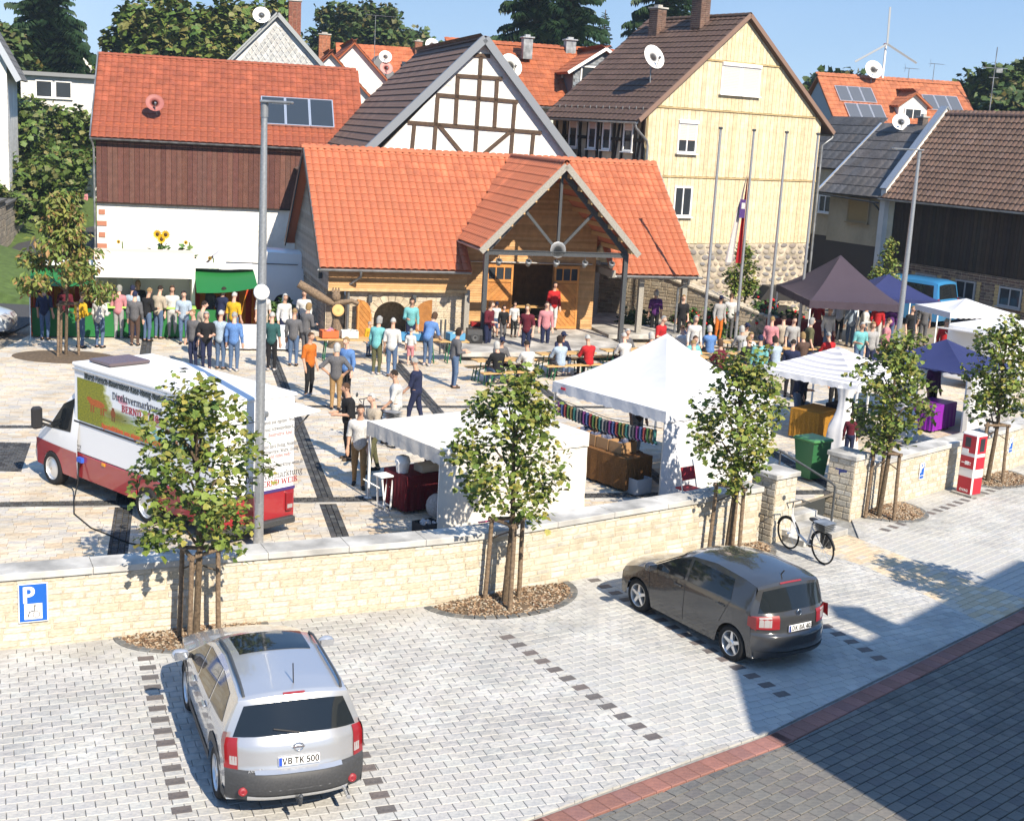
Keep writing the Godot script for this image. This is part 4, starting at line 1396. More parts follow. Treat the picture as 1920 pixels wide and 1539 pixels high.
func right_barn():
	var t := thing("barn", "barn with weathered brown tiled roof and black boarding over a brick base", "barn", V(16.67,0,-60.0),-1.055)
	var q := MB.new()
	q.box(V(7.0,1.55,-3.0), V(15.0,2.3,6.0))
	var bse := part(t, "brick_base", q.mesh(), M.mortar)
	masonry(bse, "brick", "brick_courses", func(s): return tp(V(-0.5 + s, 0,0.012)),12.0,0.5,2.7, U(0.1,0.14), U(0.22,0.36), [Color(0.2,0.13,0.1), Color(0.26,0.19,0.14), Color(0.17,0.12,0.1)], 0.03, M.wallstone, 200)
	for w in [[1.7,2.9], [4.0,5.1], [6.35,7.5], [8.7,9.8]]:
		window(t, w[0], w[1], 1.55,2.35, tp(V(0,0,0.05)),0.0, flat(Color(0.3,0.32,0.34)))
		for s in [w[0] - 0.14, w[1] + 0.14]:
			for k in 7: part(bse, "yellow_brick", box_mesh(V(s, 1.5 + 0.135 * k, 0.03), V(0.24 - 0.06 * (k % 2),0.12,0.05)), flat(Color(0.4,0.3,0.15)))
	var bb := MB.new()
	bb.box(V(7.0,4.15,-3.0), V(14.9,2.9,5.9))
	part(t, "timber_wall", bb.mesh(), M.dark_timber)
	upright_boards(t, -0.42,11.5,0.2, func(_x): return 2.72, func(_x): return 5.5, [Color(0.03,0.02,0.015), Color(0.04,0.026,0.018), Color(0.022,0.015,0.012)], M.brown_board, 0.03)
	var up := V(0,9.25 - 5.45,-3.25)
	var sl := up.length()
	roof_plane(t, "roof", V(-0.5,5.45,0.45), Vector3.RIGHT, up, [U(0,0), U(14.0,0), U(14.0, sl), U(0, sl)], Color(0.185,0.12,0.09),0.26,0.33,0.05,300,0.04,0.3)
	roof_plane(t, "roof", V(-0.5,5.45,-6.05), Vector3.RIGHT, V(0,3.8,3.25), [U(0,0), U(14.0,0), U(14.0, sl), U(0, sl)], Color(0.185,0.12,0.09),0.26,0.33,0.05,-1)
	ridge_tiles(t, V(-0.5,9.28,-2.8), V(13.0,9.28,-2.8),0.1, Color(0.16,0.1,0.08))
	gutter(t, V(-0.6,5.4,0.52), V(13.5,5.4,0.52),0.07)
	var fw := MB.new()
	fw.prism(PackedVector2Array([U(-0.35,0.4), U(6.0,0.4), U(6.0,5.5), U(2.8,9.55), U(-0.35,5.85)]),0.0,0.3, Transform3D(Basis(V(0,0,-1), Vector3.UP, V(-1,0,0)), V(-0.35,0,0)))
	part(t, "fire_wall", fw.mesh(), M.white_wall)
	for e in [[0.4,5.85,2.8,9.62], [6.0,5.55,2.8,9.62]]:
		var cp := MB.new()
		cp.span(V(-0.5, e[1], -e[0] + (0.8 if e[0] < 1 else 0.0)), V(-0.5, e[3], -e[2]),0.42,0.06)
		part(t, "metal_capping", cp.mesh(), M.galv)
	var h := thing("beige_house", "beige rendered house with lichened grey roof and a closed blind, beside the black barn", "house", V(16.67,0,-60.0),-1.055)
	walls(h, [U(-4.3,3.2), U(-0.5,3.2), U(-0.5,5.5), U(-4.3,5.5)], 6.0, M.beige_wall)
	walls(h, [U(-4.28,0.4), U(-0.5,0.4), U(-0.5,3.2), U(-4.28,3.2)], 6.0, flat(Color(0.07,0.055,0.05)), "plinth")
	part(h, "corner_pier", box_mesh(V(-0.26,4.1,0.02), V(0.44,2.7,0.1)), M.cream_wall)
	var wing := MB.new()
	wing.box(V(-6.75,5.0,-3.6), V(4.9,3.4,5.4))
	part(h, "wing_wall", wing.mesh(), M.beige_wall)
	var wp := MB.new()
	wp.box(V(-6.75,1.85,-3.65), V(4.9,2.9,5.4))
	part(h, "plinth", wp.mesh(), flat(Color(0.07,0.055,0.05)))
	window(h, -2.98,-1.6,4.2,5.2, tp(V(0,0,0.02)),1.0, flat(Color(0.35,0.26,0.15)), flat(Color(0.36,0.25,0.11)), false)
	window(h, -6.0,-5.1,4.4,5.25, tp(V(0,0,-0.88)))
	var grey := Color(0.105,0.1,0.1)
	var gu := V(0,3.3,-3.6)
	roof_plane(h, "roof", V(-4.7,5.45,0.45), Vector3.RIGHT, gu, [U(0,0), U(4.1,0), U(4.1, gu.length()), U(0, gu.length())], grey, 0.5,0.62,0.012,30,0.03,0.3)
	roof_plane(h, "roof", V(-8.6,6.55,-0.75), Vector3.RIGHT, V(0,2.2,-2.4), [U(0,0), U(3.95,0), U(3.95,3.25), U(0,3.25)], grey, 0.5,0.62,0.012,30,0.03,0.3)
	roof_plane(h, "roof", V(-9.2,6.3,-7.0), Vector3.RIGHT, V(0,2.2,3.2), [U(0,0), U(8.6,0), U(8.6,3.9), U(0,3.9)], grey, 0.5,0.62,0.012,-1)
	for e in [[-4.72,5.47,0.46], [-8.62,6.57,-0.74]]:
		var v := MB.new()
		v.span(V(e[0], e[1] + 0.02, e[2]), V(e[0], 8.78,-3.15),0.1,0.1)
		part(h, "verge_flashing", v.mesh(), M.alu)
	gutter(h, V(-4.75,5.38,0.52), V(-0.6,5.22,0.52),0.06, M.steel_grey)
	pipe(h, "downpipe", [V(-0.95,5.2,0.5), V(-0.9,4.95,0.2), V(-0.86,4.8,0.06), V(-0.86,0.5,0.06)], 0.045, M.steel_grey)
	var sk := MB.new()
	sk.cbox(Vector3.ZERO, V(0.65,0.07,1.1),0.02)
	part(h, "skylight", sk.mesh(), flat(Color(0.4,0.42,0.45),0.2), Transform3D(Basis(Vector3.RIGHT, gu.normalized().cross(Vector3.RIGHT) * -1.0,-gu.normalized()), V(-2.3,6.9,-1.45)))
	dish(h, V(-3.2,8.85,-2.9),0.42,-1.0 + 2.0, Color(0.72,0.72,0.71), V(0,-0.5,0))
	chimney(h, V(-2.2,8.2,-3.3),0.34,0.34,0.9, Color(0.2,0.16,0.14))
func back_houses():
	var or_ := Color(0.5,0.15,0.065)
	var a := thing("slate_gable_house", "house with a pale diamond-slated gable, brick chimney and white dish", "house", V(-16.03,0,-78.0),0.22)
	walls(a, [U(-4.2,0.4), U(7.1,0.4), U(7.1,7.4), U(1.46,13.1), U(-4.2,7.4)], 11.0, M.white_wall)
	var sq := MB.new()
	for j in 26:
		for i in 34:
			var x := -4.1 + 0.34 * i + 0.17 * (j % 2)
			var y := 7.3 + 0.235 * j
			if y + 0.3 > 13.0 - absf(x - 1.46) * 1.01: continue
			sq.col = jit(Color(0.55,0.56,0.56),0.07)
			sq.quad(V(x, y - 0.19,0.045), V(x + 0.165, y, 0.02), V(x, y + 0.19,0.012), V(x - 0.165, y, 0.02))
	stuff(part(a, "slate_hanging", sq.mesh(), M.slate))
	gable_roof(a, 11.3,11.0,7.4,13.2,0.5,0.25, Color(0.2,0.2,0.2),0,0,0.4,0.4,0.012)
	for c in a.get_children():
		if c.name.begins_with("roof") or c.name.begins_with("ridge"): c.position.x -= 4.2
	verge(a, 1.46,13.25,-4.75,6.85,7.65,6.85,0.28, flat(Color(0.3,0.32,0.33)),0.22)
	window(a, 0.6,1.7,9.3,10.2, tp(V(0,0,0.05)))
	chimney(a, V(2.5,11.9,-1.6),0.7,0.6,2.2, Color(0.32,0.13,0.09))
	dish(a, V(0.55,13.05,0.35),0.5,0.0, Color(0.75,0.75,0.74), V(0.0,-0.7,-0.4))
	aerial(a, V(0.75,12.6,-0.6),1.9,0.5,1.3)
	var b := thing("white_gable_house", "white rendered house with steep orange roof, taller of two gables beside the slated one", "house", V(-11.68,0,-86.0),0.22)
	walls(b, [U(-3.4,0.4), U(4.4,0.4), U(4.4,8.4), U(0.5,12.3), U(-3.4,8.4)], 9.0, M.white_wall)
	gable_roof(b, 7.8,9.0,8.4,12.35,0.4,0.3, or_ * 0.8,0,0,0.4,0.4,0.03)
	for c in b.get_children():
		if c.name.begins_with("roof") or c.name.begins_with("ridge"): c.position.x -= 3.4
	chimney(b, V(-1.3,11.0,-1.0),0.7,0.6,1.7, Color(0.5,0.2,0.11))
	aerial(b, V(2.0,11.0,-2.0),3.2,0.2,2.0)
	dish(b, V(2.6,11.6,-1.0),0.42,0.0, Color(0.75,0.75,0.74))
	dish(b, V(2.65,10.9,-0.8),0.42,0.1, Color(0.5,0.22,0.2))
	var b2 := thing("white_gable_house", "white rendered house with orange roof, lower of two gables beside the slated one", "house", V(-11.73,0,-80.5),0.22)
	walls(b2, [U(-3.5,0.4), U(3.3,0.4), U(3.3,8.0), U(-0.1,11.35), U(-3.5,8.0)], 4.4, M.white_wall)
	gable_roof(b2,6.8,4.4,8.0,11.4,0.4,0.3, or_ * 0.8,0,0,0.4,0.4,0.03)
	for c in b2.get_children():
		if c.name.begins_with("roof") or c.name.begins_with("ridge"): c.position.x -= 3.5
	var c6 := thing("orange_roofed_house", "far house with orange roof, skylight and two dishes behind the brown ridge", "house", V(-13.0,0,-95.0),0.22)
	walls(c6, [U(0,0.4), U(9,0.4), U(9,9.8), U(0,9.8)], 6.0, M.white_wall)
	roof_plane(c6, "roof", V(-0.4,9.6,0.4), Vector3.RIGHT, V(0,3.2,-3.4), [U(0,0), U(9.8,0), U(9.8,4.67), U(0,4.67)], or_, 0.4,0.4,0.03,0)
	roof_plane(c6, "roof", V(-0.4,9.6,-6.4), Vector3.RIGHT, V(0,3.2,3.4), [U(0,0), U(9.8,0), U(9.8,4.67), U(0,4.67)], or_, 0.4,0.4,0.03,-1)
	part(c6, "skylight", box_mesh(V(4.6,11.45,-1.2), V(0.8,0.08,1.0), Basis(Vector3.RIGHT, 0.75)), M.pane_dark)
	chimney(c6, V(5.5,12.0,-2.6),0.5,0.5,1.3, Color(0.35,0.16,0.1))
	dish(c6, V(6.4,13.1,-2.0),0.5,0.0, Color(0.75,0.75,0.74))
	var pg := MB.new()
	pg.prism(PackedVector2Array([U(0.9,10.0), U(4.2,10.0), U(2.2,12.0)]),-1.5,1.5)
	part(c6, "dormer", pg.mesh(), flat(Color(0.16,0.17,0.18)))
	var d := thing("pale_house", "pale green house with red roof and a slate-hung dormer, behind the half-timbered gable", "house", V(-0.19,0,-66.0),0.275)
	walls(d, [U(-3,0.4), U(6.5,0.4), U(6.5,8.8), U(-3,8.8)], 7.0, M.pale_green_wall)
	var du := V(0,2.9,-3.7)
	roof_plane(d, "roof", V(-3.4,8.75,0.45), Vector3.RIGHT, du, [U(0,0), U(10.2,0), U(10.2, du.length()), U(0, du.length())], or_ * 0.86,0.3,0.36,0.03,60)
	roof_plane(d, "roof", V(-3.4,8.75,-7.0), Vector3.RIGHT, V(0,2.9,3.7), [U(0,0), U(10.2,0), U(10.2,4.7), U(0,4.7)], or_ * 0.86,0.3,0.36,0.03,-1)
	ridge_tiles(d, V(-3.4,11.7,-3.25), V(6.8,11.7,-3.25),0.1, or_ * 0.86)
	gutter(d, V(-3.4,8.68,0.5), V(2.2,8.68,0.5),0.07)
	window(d, 0.35,0.95,7.0,7.8)
	var dm := MB.new()
	dm.prism(PackedVector2Array([U(2.26,8.6), U(5.3,8.6), U(5.3,10.5), U(3.78,11.5), U(2.26,10.5)]),-3.4,0.3)
	var dn := part(d, "dormer", dm.mesh(), flat(Color(0.1,0.1,0.105)))
	var ds := MB.new()
	for j in 20:
		for i in 18:
			var x := 2.28 + 0.17 * i + 0.08 * (j % 2)
			var y := 8.65 + 0.145 * j
			if x > 5.25 or y > 11.4 - absf(x - 3.78) * 0.62: continue
			ds.col = jit(Color(0.26,0.29,0.33),0.12)
			ds.quad(V(x, y, 0.335), V(x + 0.165, y, 0.335), V(x + 0.165, y + 0.15,0.312), V(x, y + 0.15,0.312))
	stuff(part(dn, "slate_hanging", ds.mesh(), M.slate))
	window(d, 2.62,3.45,9.75,10.75, tp(V(0,0,0.34)),0.0, null, null, false)
	window(d, -1.7,-1.3,9.6,10.4, Transform3D(Basis(V(0,0,1), Vector3.UP, V(-1,0,0)), V(2.24,0,0)),0.0, null, null, false)
	for s in [-1.0,1.0]:
		var u2 := V(-s * 1.85,1.2,0)
		roof_plane(d, "dormer_roof", V(3.78 + s * 1.85,10.4,0.6), V(0,0,-1), u2, [U(0,0), U(3.6,0), U(3.9, u2.length()), U(0, u2.length())], or_ * 0.86,0.3,0.36,0.03,20)
		var v := MB.new()
		v.span(V(3.78 + s * 1.88,10.36,0.63), V(3.78,11.6,0.63),0.04,0.14)
		part(d, "verge_board", v.mesh(), M.white_plastic)
	chimney(d, V(0.55,11.0,-2.2),0.5,0.5,1.0, Color.GRAY, "chimney", true)
	chimney(d, V(3.1,11.2,-3.2),0.55,0.5,0.9, Color.GRAY, "chimney", true)
	dish(d, V(-0.9,10.5,0.2),0.6,0.3, Color(0.7,0.7,0.66))
	var e := thing("solar_roof_house", "far house with orange roof, two blocks of solar panels and a small white dormer", "house", V(19.97,0,-85.0),0.25)
	walls(e, [U(-0.6,0.4), U(9.4,0.4), U(9.4,9.0), U(-0.6,9.0)], 6.0, flat(Color(0.3,0.33,0.38)))
	var eg := MB.new()
	eg.prism(PackedVector2Array([U(0.3,8.9), U(5.7,8.9), U(3.0,11.7)]),0.0,0.2, Transform3D(Basis(V(0,0,-1), Vector3.UP, V(-1,0,0)), V(-0.5,0,0)))
	part(e, "gable_wall", eg.mesh(), flat(Color(0.3,0.33,0.38)))
	var eu := V(0,3.1,-3.4)
	roof_plane(e, "roof", V(-0.9,8.85,0.4), Vector3.RIGHT, eu, [U(0,0), U(10.4,0), U(10.4, eu.length()), U(0, eu.length())], Color(0.5,0.17,0.08),0.36,0.38,0.04,0)
	roof_plane(e, "roof", V(-0.9,8.85,-6.4), Vector3.RIGHT, V(0,3.1,3.4), [U(0,0), U(10.4,0), U(10.4,4.6), U(0,4.6)], Color(0.5,0.17,0.08),0.36,0.38,0.04,-1)
	ridge_tiles(e, V(-0.9,11.98,-3.0), V(9.5,11.98,-3.0),0.12, Color(0.5,0.17,0.08))
	var un := eu.normalized()
	var en := V(0,3.4,3.1).normalized()
	for g in [[0.4,3,2.9], [0.6,3,1.3], [6.5,3,2.6]]:
		for k in g[1]:
			var fr := MB.new()
			fr.box(Vector3.ZERO, V(0.84,0.08,1.4))
			var p := part(e, "solar_panel", fr.mesh(), M.alu, Transform3D(Basis(Vector3.RIGHT, en, -un), V(g[0] + 0.87 * k, 8.85,0.4) + un * g[2] + en * 0.1))
			part(p, "cell_pane", box_mesh(V(0,0.012,0), V(0.76,0.08,1.32)), flat(Color(0.09,0.1,0.12),0.15))
	var wd := MB.new()
	wd.prism(PackedVector2Array([U(3.7,9.0), U(5.7,9.0), U(5.7,10.4), U(4.7,11.1), U(3.7,10.4)]),-2.5,-0.4)
	var wdo := part(e, "dormer", wd.mesh(), M.white_wall)
	for s in [-1.0,1.0]:
		roof_plane(e, "dormer_roof", V(4.7 + s * 1.25,10.3,-0.15), V(0,0,-1), V(-s * 1.25,0.9,0), [U(0,0), U(2.4,0), U(2.4,1.54), U(0,1.54)], Color(0.5,0.17,0.08),0.36,0.38,0.04,0)
	window(e, 4.1,5.3,9.4,10.2, tp(V(0,0,-0.37)))
	dish(e, V(2.8,12.5,-2.6),0.62,0.0, Color(0.75,0.75,0.74))
	aerial(e, V(7.4,11.9,-3.0),1.3,0.1,1.0)
	aerial(e, V(5.6,11.9,-3.0),0.9,0.1,1.0)
	var turb := thing("small_wind_turbine", "small three-bladed wind turbine on a white mast above the solar roof", "wind turbine", V(22.9,0,-89.0))
	var mq := MB.new()
	mq.tube([V(0,0.4,0), V(0,14.2,0)], [0.12,0.07], 8)
	part(turb, "mast", mq.mesh(), M.white_plastic)
	var hub := MB.new()
	hub.tube([V(0,14.2,-0.3), V(0,14.2,0.3)], [0.1,0.06], 8)
	part(turb, "hub", hub.mesh(), flat(Color(0.4,0.12,0.1)))
	for k in 3:
		var an := PI / 2 + 0.03 + TAU * k / 3.0
		var bl := MB.new()
		var dir := V(cos(an), sin(an),0)
		bl.span(V(0,14.2,0.3), V(0,14.2,0.3) + dir * 2.3,0.13,0.03, Vector3.BACK.rotated(dir, 0.3))
		part(turb, "blade", bl.mesh(), flat(Color(0.3,0.32,0.34)))
	var wv := thing("weather_mast", "thin weather mast with crossbars beside the solar roof", "mast", V(29.6,0,-87.5))
	var wq := MB.new()
	wq.tube([V(0,0.4,0), V(0,14.3,0)], [0.06,0.03], 6)
	part(wv, "pole", wq.mesh(), M.zinc)
	var wc := MB.new()
	wc.tube([V(-0.8,13.0,0), V(0.8,13.0,0)], [0.03], 5)
	wc.tube([V(-0.3,12.4,0), V(0.3,12.4,0)], [0.03], 5)
	wc.box(V(0.3,12.85,0), V(0.4,0.25,0.12))
	part(wv, "crossbar", wc.mesh(), M.zinc)
	var f := thing("hill_house", "white house with bright orange roof on the slope under the big maple", "house", V(-36.82,4.0,-105.0),0.5)
	walls(f, [U(-1.6,0.0), U(3.2,0.0), U(3.2,6.6), U(0.7,9.9), U(-1.6,6.6)], 7.0, M.white_wall)
	for s in [0,1]:
		var ed := -2.0 if s == 0 else 3.7
		var fu := V(0.7 - ed, 10.1 - 6.1,0)
		roof_plane(f, "roof", V(ed, 6.1,0.5), V(0,0,-1), fu, [U(0,0), U(8,0), U(8, fu.length()), U(0, fu.length())], Color(0.62,0.2,0.08),0.4,0.4,0.02,0,0.02,0.06)
	window(f, 0.75,1.2,8.0,8.8)
	window(f, -0.4,0.15,5.9,7.0)
	window(f, 1.5,2.1,5.9,7.0)
	var g := thing("white_house", "white rendered house with dark roof edge at the left border of the view", "house", V(-27.2,0,-70.0),0.3)
	walls(g, [U(-8,0.4), U(0.2,0.4), U(0.2,9.6), U(-3.9,17.0), U(-8,9.6)], 8.0, M.white_wall)
	for s in [0,1]:
		var ed := 0.75 if s == 0 else -8.6
		var gu := V(-3.9 - ed, 8.6,0)
		roof_plane(g, "roof", V(ed, 8.7,0.3), V(0,0,-1), gu, [U(0,0), U(8.6,0), U(8.6, gu.length()), U(0, gu.length())], Color(0.2,0.2,0.2),0.4,0.4,0.02,0)
	var gv := MB.new()
	gv.span(V(0.8,8.6,0.33), V(-3.9,17.3,0.33),0.05,0.3)
	part(g, "verge_board", gv.mesh(), M.alu)
	var an2 := thing("flat_roofed_annex", "low white annex with dark glazing beside the hedge", "building", V(-33.1,0,-88.2),0.3)
	walls(an2, [U(0,0.4), U(6.2,0.4), U(6.2,9.3), U(0,9.3)], 4.0, M.white_wall)
	part(an2, "roof", box_mesh(V(3.1,9.4,-1.9), V(6.8,0.25,4.6)), flat(Color(0.2,0.21,0.22)))
	for x in [0.9,2.1]: window(an2, x, x + 1.05,7.9,9.0, tp(V(0,0,0.02)),0.0, null, null, false)
func near_house():
	var t := thing("gabled_house", "gabled house at the street corner, casting its shadow over street and bays", "house")
	var along := V(0.66,0,-0.75)
	var apex := V(10.15,0,-7.55)
	var q := MB.new()
	var xf := Transform3D(Basis(V(0.75,0,0.66), Vector3.UP, -along), apex)
	q.prism(PackedVector2Array([U(-3.75,-0.1), U(3.75,-0.1), U(3.75,5.9), U(0,10.3), U(-3.75,5.9)]),-2.6,0.0, xf)
	part(t, "wall", q.mesh(), M.cream_wall)
	for s in [-1.0,1.0]:
		var r := MB.new()
		r.prism(PackedVector2Array([U(s * 4.0,5.75), U(0,10.35), U(0,10.5), U(s * 4.0,5.9)]),-2.65,0.05, xf)
		part(t, "roof", r.mesh(), flat(Color(0.2,0.1,0.07)))
	var w2 := MB.new()
	w2.prism(PackedVector2Array([U(-3.0,-0.1), U(5,-0.1), U(5,5.9), U(0.2,9.95), U(-3.0,5.9)]),-9.0,-2.6, xf)
	part(t, "wing_wall", w2.mesh(), M.cream_wall)
	chimney(t, apex + along * 3.5 + V(0,9.4,0),0.5,0.5,1.0, Color(0.3,0.15,0.1))
# ---------------------------------------------------------------- vehicles
class CarShape:
	var path := []
	var W := 0.9
	var belt := 1.0
	var H := 1.6
	var tum := 0.28
	var L := 2.2
	var sill := 0.24
	var arch := []       # [x, radius]
	func side_z(x: float, y: float) -> float:
		var xn := absf(x) / L
		var w := W * (1.0 - (0.14 if x > 0.0 else 0.09) * pow(clampf((xn - 0.55) / 0.45, 0.0, 1.0), 2.0))
		if y < belt:
			var k := (belt - y) / belt
			return w * (1.0 - 0.07 * pow(maxf(k - 0.35, 0.0) / 0.65, 2.0) - 0.012 * (1.0 - k))
		return w * (0.988 - tum * pow((y - belt) / maxf(H - belt, 0.1), 1.12))
	func node(s: float) -> Vector4:
		var n := path.size() - 1
		var i := clampi(int(floor(s)), 0, n - 1)
		var u := s - i
		var a: Vector4 = path[maxi(i - 1, 0)]
		var b: Vector4 = path[i]
		var c: Vector4 = path[i + 1]
		var d: Vector4 = path[mini(i + 2, n)]
		return b.lerp(c, u)
	func edge(s: float) -> Vector2:
		var p := node(s)
		return Vector2(p.x - p.z, p.y - p.w)
	func mid(s: float, t: float, off := 0.0) -> Vector3:
		var p := node(s)
		var a := absf(t)
		var e := edge(s)
		var q := Vector3(p.x - p.z * pow(a, 3.2), p.y - p.w * pow(a, 2.4), side_z(e.x, e.y) * t)
		if off == 0.0: return q
		var ds := mid(minf(s + 0.05, path.size() - 1.001), t) - mid(maxf(s - 0.05, 0.0), t)
		var dt := mid(s, minf(t + 0.03, 1.0)) - mid(s, maxf(t - 0.03, -1.0))
		return q + dt.cross(ds).normalized() * -off * (1.0 if dt.cross(ds).dot(q - Vector3(0, 0.7, 0)) < 0.0 else -1.0)
	func top(x: float) -> float:
		var best := 0.0
		var n := (path.size() - 1) * 2
		for i in n:
			var a := edge(i * 0.5)
			var b := edge(i * 0.5 + 0.5)
			if (a.x - x) * (b.x - x) <= 0.0 and absf(a.x - b.x) > 1e-5:
				best = maxf(best, lerpf(a.y, b.y, (x - a.x) / (b.x - a.x)))
		return best
	func low(x: float) -> float:
		var y := sill
		for a in arch:
			var d: float = absf(x - a[0])
			if d < a[1]: y = maxf(y, a[2] + sqrt(a[1] * a[1] - d * d))
		return y
	func on_side(x: float, y: float, s: float, off := 0.0) -> Vector3:
		return Vector3(x, y, s * (side_z(x, y) + off))
func side_patch(c: CarShape, q: MB, p: Array, s: float, off: float, nu := 8, nv := 4):
	var rows := []
	for j in nv + 1:
		var row := []
		for i in nu + 1:
			var a: Vector2 = (p[0] as Vector2).lerp(p[1], float(i) / nu)
			var b: Vector2 = (p[3] as Vector2).lerp(p[2], float(i) / nu)
			var r := a.lerp(b, float(j) / nv)
			row.append(c.on_side(r.x, r.y, s, off))
		rows.append(row)
	q.surf(rows, s < 0.0)
func mid_patch(c: CarShape, q: MB, s0: float, s1: float, t0: float, t1: float, off: float, nu := 10, nv := 6, taper := 0.0):
	var rows := []
	for j in nv + 1:
		var s := lerpf(s0, s1, float(j) / nv)
		var row := []
		for i in nu + 1:
			var k := 1.0 - taper * float(j) / nv
			row.append(c.mid(s, lerpf(t0 * k, t1 * k, float(i) / nu), off))
		rows.append(row)
	q.surf(rows, true)
func paint(key: String, lin: Color, metal := 0.55, rough := 0.32) -> StandardMaterial3D:
	if M.has(key): return M[key]
	var m := mk(key, lin, rough)
	m.metallic = metal
	m.clearcoat_enabled = true
	m.clearcoat = 1.0
	m.clearcoat_roughness = 0.04
	return m
func wheel_mesh(parent: Node3D, at: Vector3, r: float, side: float, spokes := 5, cap := false):
	var w := Node3D.new()
	w.name = "wheel"
	parent.add_child(w, true)
	w.position = at
	var xf := Transform3D(Basis(Vector3.RIGHT, PI / 2 * side), Vector3.ZERO)
	var t := MB.new()
	t.lathe([U(r * 0.68,-0.1), U(r * 0.9,-0.11), U(r * 0.98,-0.085), U(r, -0.05), U(r, 0.05), U(r * 0.98,0.085), U(r * 0.9,0.11), U(r * 0.7,0.1), U(r * 0.66,0.08)], 28, xf)
	part(w, "tyre", t.mesh(), M.black_rubber)
	var q := MB.new()
	q.lathe([U(r * 0.69,0.1), U(r * 0.66,0.1), U(r * 0.62,0.03), U(r * 0.6,-0.08)], 28, xf)
	if cap:
		q.lathe([U(r * 0.62,0.07), U(r * 0.45,0.085), U(r * 0.3,0.1), U(r * 0.12,0.11), U(0.0,0.11)], 24, xf)
	else:
		q.lathe([U(r * 0.2,0.04), U(r * 0.2,0.085), U(r * 0.12,0.095), U(0,0.095)], 14, xf)
		for k in spokes:
			var a := TAU * k / spokes + 0.3
			var d := V(cos(a),0, sin(a))
			var n := V(-sin(a),0, cos(a))
			var p := [d * r * 0.12 + n * r * 0.11, d * r * 0.64 + n * r * 0.075, d * r * 0.64 - n * r * 0.075, d * r * 0.12 - n * r * 0.11]
			var up := V(0,0.085,0)
			var dn := V(0,0.03,0)
			q.quad(xf * (p[3] + up), xf * (p[2] + up * 0.95), xf * (p[1] + up * 0.95), xf * (p[0] + up))
			q.quad(xf * (p[0] + dn), xf * (p[1] + dn), xf * (p[1] + up * 0.95), xf * (p[0] + up))
			q.quad(xf * (p[2] + dn), xf * (p[3] + dn), xf * (p[3] + up), xf * (p[2] + up * 0.95))
	part(w, "rim", q.mesh(), M.alu)
	var b := MB.new()
	b.lathe([U(r * 0.6,-0.04), U(r * 0.6,-0.02), U(0.0,-0.02)], 20, xf)
	part(w, "brake_disc", b.mesh(), M.steel_grey)
	return w
func number_plate(parent: Node3D, at: Transform3D, text: String):
	var q := MB.new()
	q.cbox(Vector3.ZERO, V(0.52,0.115,0.014),0.004)
	var p := part(parent, "number_plate", q.mesh(), flat(Color(0.8,0.8,0.8),0.4), at)
	part(p, "country_band", box_mesh(V(-0.236,0,0.0075), V(0.04,0.105,0.003)), flat(Color(0.02,0.07,0.4),0.4))
	part(p, "registration", text_mesh(text, 0.085,0.004), flat(Color(0.01,0.01,0.01),0.5), Transform3D(Basis.from_scale(V(0.86,1,1)), V(0.02,0.0,0.0085)))
